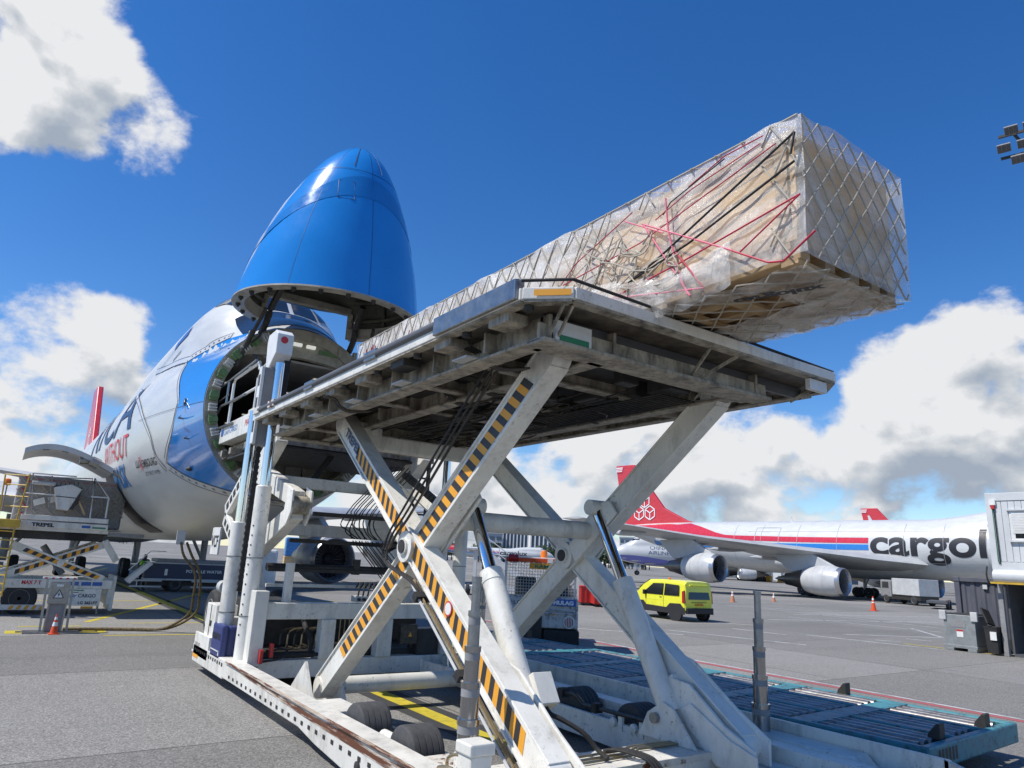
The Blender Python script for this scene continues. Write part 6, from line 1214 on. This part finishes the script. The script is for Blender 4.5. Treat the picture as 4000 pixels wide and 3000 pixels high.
MB().bx(-.6, .6, -1.2, 1.2, .35, .85).bx(-.6, .6, .5, 1.2, .85, 1.1).build('body', K['grey_dark'], o, bevel=.04); MB().bx(-.35, .35, -.5, -.3, .85, 1.3).build('seat', K['black'], o, bevel=.04); MB().tube((0, .5, 1.0), (0, .25, 1.3), .03).build('steering_column', K['dark'], o)
for x in (-.55, .55):
    for y in (-.8, .8): wheel('wheel', (x, y, .32), .32, .22, o, rim=K['red'])

# ------------------------------------------------------------------ containers and bins at the right
GC = thing('shipping_container', (31.8, 10.5, 0), 'dark grey corrugated shipping container behind the waste bins', 'container'); K['cont'] = mat('container_grey', (.095, .10, .125), .5, dirt=.3, dirtc=(.2, .18, .16), dscale=2, streak=3)
bb = MB(); y = 13.4; k = 0; pr = []
while y > 7.6: pr += [(30.66, y), (30.66, y - .12), (30.70, y - .17), (30.70, y - .29)]; y -= .34
pr = [(30.62, 13.45), (30.62, 13.3)] + [(a, b_ - .12) for a, b_ in pr] + [(33, 7.5), (33, 13.45)]
bb.prism(pr, 'z', .15, 2.5); bb.build('corrugated_wall', K['cont'], GC)
for z in (.08, 2.52): MB().bx(30.58, 33.02, 7.45, 13.48, z - .08, z + .08).build('rail', K['cont'], GC, bevel=.01)
for y in (13.4, 7.5): MB().bx(30.57, 30.72, y - .1, y + .09, 0, 2.6).build('corner_post', K['cont'], GC, bevel=.01)
for y in (13.4, 7.5):
    for z in (.0, 2.44): MB().bx(30.55, 30.74, y - .11, y + .1, z, z + .17).build('corner_casting', K['cont'], GC, bevel=.012)
MB().bx(30.60, 30.66, 12.35, 12.5, 2.2, 2.36).build('vent', K['light_grey'], GC); dsc = MB().lathe([(.14, 0), (.14, .01)], (30.58, 10.75, 1.35), (-1, 0, 0), 22).build('prohibition_sign', K['text_red'], GC); MB().lathe([(.11, 0), (.11, .014)], (30.58, 10.75, 1.35), (-1, 0, 0), 22).build('sign_face', K['white'], dsc)
OC = thing('office_container', (29.9, 7.8, 2.72), 'light grey office container with white roller blind stacked above the store', 'container'); K['oc'] = mat('office_panel', (.60, .62, .62), .45, dirt=.15, dirtc=(.4, .4, .38), dscale=1)
xo = 28.9; yo_ = atx(3846, 1930, xo).y; zr = atx(3846, 1930, xo).z; zb = atx(3878, 2225, xo).z
MB().bx(xo + .03, xo + 2.4, yo_ - 6, yo_ - .05, zb, zr).build('shell', K['oc'], OC)
for k in range(26): yy = yo_ - .26 - k * .21; MB().bx(xo + .005, xo + .03, yy, yy + .195, zb + .28, zr - .28).build('wall_panel', K['oc'], OC, bevel=.006)
for z0, z1 in ((zr - .26, zr + .02), (zb - .02, zb + .26)): MB().bx(xo - .02, xo + .05, yo_ - 6, yo_, z0, z1).build('frame_rail', K['oc'], OC, bevel=.01)
MB().bx(xo - .025, xo + .1, yo_ - .2, yo_ + .005, zb, zr + .025).build('corner_post', K['oc'], OC, bevel=.01)
wy1 = atx(3940, 2000, xo).y; wz1 = atx(3960, 1995, xo).z; wz0 = atx(3960, 2112, xo).z
wn = MB().bx(xo - .03, xo + .02, wy1 - 1.5, wy1, wz0, wz1).build('window_frame', K['white'], OC, bevel=.01)
for k in range(13): z = wz1 - .08 - k * .055; MB().bx(xo - .045, xo - .03, wy1 - 1.42, wy1 - .08, z - .048, z).build('blind_slat', K['white'], wn)
MB().bx(xo - .036, xo - .028, wy1 - 1.4, wy1 - .14, wz0 + .08, wz0 + .42).build('pane', K['glass'], wn); MB().bx(xo - .1, xo, wy1 - 1.58, wy1 + .06, wz0 - .05, wz0).build('sill', K['oc'], wn); MB().bx(xo - .1, xo, wy1 - 1.58, wy1 + .06, wz1, wz1 + .05).build('hood', K['oc'], wn)
jb = atx(3877, 1960, xo); MB().bx(xo - .08, xo, jb.y - .1, jb.y + .1, jb.z - .12, jb.z + .06).build('junction_box', K['white'], OC); MB().bx(xo - .09, xo - .02, jb.y - .06, jb.y + .05, jb.z - .26, jb.z - .13).build('red_plug', K['red'], OC); MB().path([(xo - .05, jb.y - .03, jb.z - .25), (xo - .045, jb.y - .05, zb + .2)], .018, 6).build('cable', K['black'], OC); MB().path([(xo - .05, jb.y + .02, jb.z - .25), (xo - .045, jb.y - .01, zb + .2)], .014, 6).build('cable', K['green_label'], OC)
ST = thing('storage_container', (30, 7.8, 0), 'dark open storage container with raised roller shutter and stacked boxes', 'container')
ys = atx(3905, 2400, 29.1).y
MB().bx(29.1, 29.25, ys - .16, ys, 0, zb - .35).build('door_jamb', K['grey'], ST, bevel=.01); MB().bx(29.3, 31.5, ys - 5.8, ys - .25, 0, .1).bx(31.4, 31.5, ys - 5.8, ys - .25, .1, zb - .1).bx(29.3, 31.5, ys - .28, ys - .2, .1, zb - .1).bx(29.2, 31.5, ys - 5.8, ys - .2, zb - .12, zb - .02).build('shell', K['grey_dark'], ST)
sx_ = MB().lathe([(.24, -5.6), (.24, .05)], (28.95, ys - .1, zb - .22), (0, 1, 0), 16).build('shutter_box', K['oc'], ST, smooth=30); MB().bx(28.75, 28.85, ys - 5.6, ys + .1, zb - .48, zb - .42).build('hazard_edge', K['yellow'], ST)
for k in range(9): yy = ys - .7 - (k % 3) * .42; z = .55 + (k // 3) * .38; MB().bx(30.0, 30.4, yy - .38, yy, z, z + .34).build('stored_box', K['grey'], ST, bevel=.02)
MB().path(smooth_pts([(28.75, ys + .1, zb + .1), (28.7, ys + .12, zb - .2), (28.75, ys + .08, zb - .45), (28.9, ys - .1, zb - .55)], 5), .03, 6).build('hanging_cable', K['black'], ST)
SB = thing('steel_bin', (29.5, 12.7, 0), 'galvanised steel waste bin with red and white label beside the grey container', 'bin'); K['galv'] = mat('galvanised_steel', (.30, .32, .32), .5, .3, dirt=.5, dirtc=(.14, .15, .15), dscale=3)
fx = 29.0; q0, q1 = atx(3695, 2525, fx).y, atx(3818, 2530, fx).y
MB().bx(fx, fx + 1.0, q1, q0, .18, 1.25).build('bin_body', K['galv'], SB, bevel=.015); MB().bx(fx - .05, fx + 1.05, q1 - .03, q0 + .05, .1, .2).bx(fx - .05, fx + 1.0, q0 - .3, q0 + .03, 0, .1).bx(fx - .05, fx + 1.0, q1, q1 + .3, 0, .1).build('base_rail', K['galv'], SB, bevel=.01)
for y in (q0 + .02, q1 + .02): MB().bx(fx - .06, fx + .05, y - .13, y + .1, 1.05, 1.38).build('lifting_ear', K['light_grey'], SB, bevel=.02)
MB().bx(fx + .1, fx + 1, q1 + .05, q0 - .05, 1.25, 1.3).build('lid', K['dark'], SB, bevel=.01); MB().bx(fx - .01, fx, q1 + .32, q0 - .26, .82, 1.08).build('data_plate', K['grey'], SB); lb2 = MB().bx(fx - .012, fx, q1 + .42, q0 - .42, .48, .74).build('label', K['white'], SB); MB().bx(fx - .016, fx - .012, q1 + .42, q0 - .42, .68, .74).build('label_band', K['red'], lb2)
WB = thing('wheelie_bin', (29.3, 11.7, 0), 'black wheelie bin with its lid open and a spade behind it', 'bin'); wy = atx(3890, 2540, 29.1).y
MB().loft([[V((29.1 + a * s, wy + b_ * s * .8, z)) for a, b_ in ((-.26, -.26), (.3, -.26), (.3, .26), (-.26, .26))] for z, s in ((.05, .8), (.85, 1.0), (.95, 1.08), (.95, .98), (.3, .8))], cap=True).build('bin_body', K['black'], WB, bevel=.012)
MB().beam((29.4, wy + .18, .98), (29.55, wy + .42, 1.5), .06, .5, up=(1, 0, 0)).build('lid', K['black'], WB, bevel=.012); MB().bx(28.82, 28.835, wy - .18, wy + .02, .5, .78).build('label', K['white'], WB)
for y in (-.24, .24): wheel('wheel', (29.4, wy + y, .1), .1, .06, WB, ax=(0, 1, 0), n=14)
SP = thing('spade', (30.4, 11.5, 0), 'spade leaning upright against the grey container', 'spade'); MB().tube((30.45, wy - .05, .5), (30.52, wy - .05, 1.55), .018, n=8).path([(30.5, wy - .12, 1.68), (30.5, wy + .02, 1.68), (30.52, wy - .05, 1.55), (30.5, wy - .12, 1.68)], .018, 6).build('handle', K['dark'], SP, smooth=True); MB().bx(30.42, 30.44, wy - .16, wy + .06, .12, .5).build('blade', K['dark'], SP, bevel=.005)

# ------------------------------------------------------------------ floodlight mast
md = ray(4045, 590); md.z = 0; md.normalize(); mb = md * 62; zc = 2.4 + 62 * math.tan(R(27.6))
FM = thing('floodlight_mast', (mb.x, mb.y, 0), 'tall floodlight mast at the right edge with several lamp heads', 'floodlight mast')
MB().lathe([(.42, 0), (.2, zc - 1)], (mb.x, mb.y, 0), (0, 0, 1), 14).build('pole', K['grey'], FM, smooth=True)
lt = V((-md.y, md.x, 0)); 
for z in (zc, zc + 1.9): MB().beam(V((mb.x, mb.y, z)) + lt * 2.2, V((mb.x, mb.y, z)) - lt * 2.2, .16, .2).build('cross_arm', K['dark'], FM)
MB().beam(V((mb.x, mb.y, zc - 2)) - lt * .5, V((mb.x, mb.y, zc + 1.9)) + lt * 1.2, .2, .2).build('brace', K['dark'], FM)
for i, (a, z) in enumerate(((1.3, 2.0), (.1, 2.0), (-1.1, 2.0), (1.9, .6), (.6, .6), (-.7, .6), (1.1, -.6), (-.1, -.6))):
    c = V((mb.x, mb.y, zc + z)) - md * .5 + lt * a; o = MB().beam(c + lt * .45, c - lt * .45, .7, .16, up=(md * .6 + V((0, 0, .8))).normalized()).build('lamp_head', K['grey'], FM, bevel=.02)
    for k in range(3): e_ = c + lt * (.29 - k * .29) - (md * .6 + V((0, 0, .8))).normalized() * .1; MB().beam(e_ + lt * .12, e_ - lt * .12, .6, .02, up=(md * .6 + V((0, 0, .8))).normalized()).build('lamp_lens', K['grey_dark'], o)

# ------------------------------------------------------------------ service truck under the striped jet, passenger stairs, blue load
p = atz(3560, 2362, 0); ST2 = thing('service_truck', (p.x, p.y, 0), 'white service truck half hidden under the striped jet belly', 'truck', rz=R(-25), local=True)
MB().bx(-1.1, 1.1, -2.6, 1.2, .9, 2.5).build('box_body', K['light_grey'], ST2, bevel=.03); MB().bx(-1.1, 1.1, 1.4, 3.0, .6, 2.3).build('cab', K['grey'], ST2, bevel=.12); MB().bx(-1, 1, -2.6, 3, .45, .9).build('chassis', K['dark'], ST2); MB().add([(-1.12, 1.7, 1.5), (-1.12, 2.7, 1.5), (-1.12, 2.6, 2.1), (-1.12, 1.7, 2.1)], [(0, 1, 2, 3)]).build('window', K['glass'], ST2)
for x in (-.95, .95):
    for y in (-1.7, 2.2): wheel('wheel', (x, y, .45), .45, .3, ST2)
p = atz(3670, 2378, 0); o = thing('trailer', (p.x, p.y, 0), 'low flat trailer by the grey container corner under the jet', 'trailer', rz=R(20), local=True)
MB().bx(-2, 2, -.8, .8, .5, .7).build('bed', K['grey_dark'], o); [wheel('wheel', (x, -.75, .4), .4, .25, o, ax=(0, 1, 0)) for x in (-1.2, 1.2)]; MB().beam((2, 0, .55), (3.4, 0, .5), .08, .08).build('drawbar', K['dark'], o)
p = atz(2000, 2330, 0); PS = thing('passenger_stairs', (p.x, p.y, 0), 'white mobile boarding stairs seen behind the tow tractor', 'stairs', rz=R(-35), local=True)
for y in (-.7, .7): MB().beam((1.6, y, .5), (-2.4, y, 3.1), .08, .35).build('stringer', K['white'], PS); MB().path([(1.6, y, 1.5), (-2.4, y, 4.1), (-3.8, y, 4.1), (-3.8, y, 3.0)], .035, 6).path([(1.6, y, 1.0), (-2.4, y, 3.6), (-3.8, y, 3.6)], .03, 6).build('hand_rail', K['white'], PS)
for k in range(13): MB().bx(1.3 - k * .3, 1.6 - k * .3, -.7, .7, .5 + k * .2, .53 + k * .2).build('step', K['light_grey'], PS)
for y in (-.7, .7):
    for x in (1.6, .3, -1, -2.4): MB().beam((x, y, .5 + (1.6 - x) * .65), (x, y, 1.5 + (1.6 - x) * .65), .04, .04).build('baluster', K['white'], PS)
MB().bx(-3.9, -2.3, -.75, .75, 2.95, 3.05).build('landing', K['light_grey'], PS); MB().bx(-3.6, 1.8, -.8, .8, .4, .6).build('chassis', K['white'], PS); MB().beam((-2.6, 0, .6), (-2.6, 0, 3), 1.2, .2).build('support', K['white'], PS)
for x in (-3, 1.2):
    for y in (-.75, .75): wheel('wheel', (x, y, .35), .35, .22, PS)
p = atz(1150, 2232, 0); o = thing('wrapped_pallet', (p.x, p.y, 0), 'pallet load wrapped in blue film seen through the lift arms', 'cargo', rz=R(-15), local=True)
K['blue_film'] = mat('blue_film', (.03, .2, .5), .3, dirt=.5, dirtc=(.2, .4, .65), dscale=2, bump=.5, bscale=8); MB().bx(-1.3, 1.3, -1.2, 1.2, 1.6, 3.6).build('blue_wrap', K['blue_film'], o, bevel=.15); MB().bx(-1.3, 1.3, -1.2, 1.2, .75, 1.6).build('boxes', K['board'], o, bevel=.05); MB().bx(-1.5, 3.4, -1.4, 1.4, .5, .72).build('dolly_bed', K['grey'], o)
[wheel('wheel', (x, -1.1, .25), .25, .15, o) for x in (-1.1, 1.1)]

# ------------------------------------------------------------------ far buildings, hangar, tower, trees
K['bld'] = flat('pale_concrete', (.42, .44, .47), .7); K['bldg'] = flat('blue_grey_glass', (.07, .1, .14), .25); K['bldd'] = flat('dark_facade', (.12, .14, .17), .6)
def building(px0, px1, dist, h, label, fins, floors):
    a, b_ = place(px0, 2150, dist), place(px1, 2150, dist); c = (a + b_) / 2; d = (b_ - a); L = d.length; ang = math.atan2(d.y, d.x)
    o = thing('office_building', (c.x, c.y, 0), label, 'building', rz=ang, local=True); MB().bx(-L / 2, L / 2, 0, 18, 0, h).build('wall', K['bldg'] if fins else K['bld'], o); MB().bx(-L / 2 - .5, L / 2 + .5, -.8, 18.5, h, h + 1.2).build('roof', K['bld'], o)
    if fins:
        n = int(L / 3.2)
        for k in range(n + 1): x = -L / 2 + L * k / n; MB().bx(x - .55, x + .55, -.6, -.02, 0, h).build('facade_fin', K['text_white'], o)
    for f in range(floors):
        z = 2 + f * (h - 2) / floors
        if not fins:
            n = max(3, int(L / 5))
            for k in range(n): x = -L / 2 + L * (k + .15) / n; MB().bx(x, x + L / n * .7, -.25, -.02, z, z + (h - 2) / floors * .55).build('window', K['bldg'], o)
        else: MB().bx(-L / 2, L / 2, -.3, -.02, z - .2, z).build('floor_band', K['bldd'], o)
building(1880, 1960, 640, 24, 'low pale office block at the left end of the far building row', False, 4); building(1962, 2060, 660, 30, 'dark glazed office tower in the middle of the far buildings', True, 6); building(2072, 2172, 620, 24, 'far office building with white vertical fins above the trees', True, 6); building(2180, 2300, 700, 27, 'pale office block behind the white finned building', False, 6); building(2420, 2520, 760, 30, 'far grey office block left of the striped jet tail', False, 6)
hA, hB = atz(2800, 2252, 0), atz(3150, 2275, 0); d = hB - hA; o = thing('hangar', tuple((hA + hB) / 2), 'long low grey hangar with dark doors behind the striped jet', 'building', rz=math.atan2(d.y, d.x), local=True); L = d.length
MB().bx(-L / 2, L / 2, 0, 20, 0, 6.5).build('wall', K['bldd'], o); MB().bx(-L / 2 - .4, L / 2 + .4, -.5, 20, 6.5, 7).build('roof', K['bld'], o)
for k in range(9): x = -L / 2 + L * (k + .1) / 9; MB().bx(x, x + L / 9 * .75, -.15, -.02, 0, 4.8).build('door', K['grey_dark'] if k % 3 else K['light_grey'], o)
for k in range(5):
    p = atz(2960 + k * 45, 2270 + k * 3, 0); c = MB().bx(p.x - .6, p.x + .6, p.y - .6, p.y + .6, 0, 1.5).bx(p.x - .45, p.x + .45, p.y - .45, p.y + .45, 1.5, 1.7).build('concrete_block', K['orange'], bevel=.05); one(tag(c, ('leftmost', 'second from left', 'middle', 'second from right', 'rightmost')[k] + ' yellow safety block in the row before the hangar', 'safety block', 'yellow blocks before the hangar'), (p.x, p.y, 0))
tw_ = place(205, 2090, 900); o = thing('control_tower', (tw_.x, tw_.y, 0), 'distant white control tower seen under the smaller loader', 'tower', local=True); MB().lathe([(5, 0), (3.6, 8), (3.6, 22), (6.5, 26), (6.5, 27)], (0, 0, 0), (0, 0, 1), 16).build('shaft', K['text_white'], o, smooth=30); MB().lathe([(6.2, 27), (7, 31), (5, 32)], (0, 0, 0), (0, 0, 1), 16).build('glass_cab', K['bldg'], o, smooth=30)
tw2 = place(238, 2098, 820); o = thing('terminal_building', (tw2.x, tw2.y, 0), 'distant low terminal building right of the control tower', 'building', rz=R(-2), local=True); MB().bx(-16, 26, 0, 20, 0, 9).build('wall', K['bld'], o); [MB().bx(-15 + k * 4.5, -12 + k * 4.5, -.2, -.02, 4, 7).build('window', K['bldg'], o) for k in range(9)]
K['leaf'] = mat('tree_leaves', (.05, .085, .03), .6, var=.25, dscale=.25, dirt=.5, dirtc=(.02, .035, .012)); K['bark'] = mat('bark', (.09, .07, .05), .8)
trees = []
def tree_proto(seed, label, loc):
    rr = random.Random(seed); o = thing('tree', loc, label, 'tree', 'far trees behind the apron', local=True); b = MB(); cl = [(rr.gauss(0, 2.0), rr.gauss(0, 2.0), 5 + rr.random() * 6.5, 1.3 + rr.random() * 1.5) for _ in range(15)]
    for cx, cy, cz, r in cl:
        for k in range(46):
            dd = V((rr.gauss(0, 1), rr.gauss(0, 1), rr.gauss(0, 1))).normalized() * r * (.55 + .5 * rr.random()); c = V((cx, cy, cz)) + dd; u = V((rr.gauss(0, 1), rr.gauss(0, 1), rr.gauss(0, 1))).normalized(); v = u.orthogonal().normalized(); s = .4 + rr.random() * .4; b.add([c - u * s, c + v * s * .6, c + u * s, c - v * s * .6], [(0, 1, 2, 3)])
    b.build('crown', K['leaf'], o, fix=False); t = MB().lathe([(.45, 0), (.28, 3), (.2, 7), (.06, 10)], (0, 0, 0), (0, 0, 1), 8)
    for cx, cy, cz, r in cl[:6]: t.tube((0, 0, cz - 2.5), (cx, cy, cz), .12, .03, n=5)
    t.build('trunk', K['bark'], o); return o
tpos = []
for k in range(58):
    px = rnd.choice((rnd.uniform(1700, 2180), rnd.uniform(2180, 2620), rnd.uniform(2250, 2560))); dist = rnd.uniform(480, 620); tpos.append((px, dist, rnd.uniform(.75, 1.25)))
for k in range(16): tpos.append((rnd.uniform(80, 520), rnd.uniform(560, 760), rnd.uniform(.5, .8)))
protos = []
for i, (px, dist, s) in enumerate(tpos):
    p = place(px, 2150, dist); lab = 'leafy tree in the far wood line between the jets and the buildings' if px > 1000 else 'small far tree under the smaller loader near the control tower'
    if i < 4: t = tree_proto(40 + i, lab, (p.x, p.y, 0)); protos.append(t)
    else:
        t = dup(protos[i % 4], None, (p.x, p.y, 0), rnd.random() * 6); t['label'] = lab
    t.scale = (s * 1.15, s * 1.15, s)
    if px < 1000: t['group'] = 'small trees near the control tower'
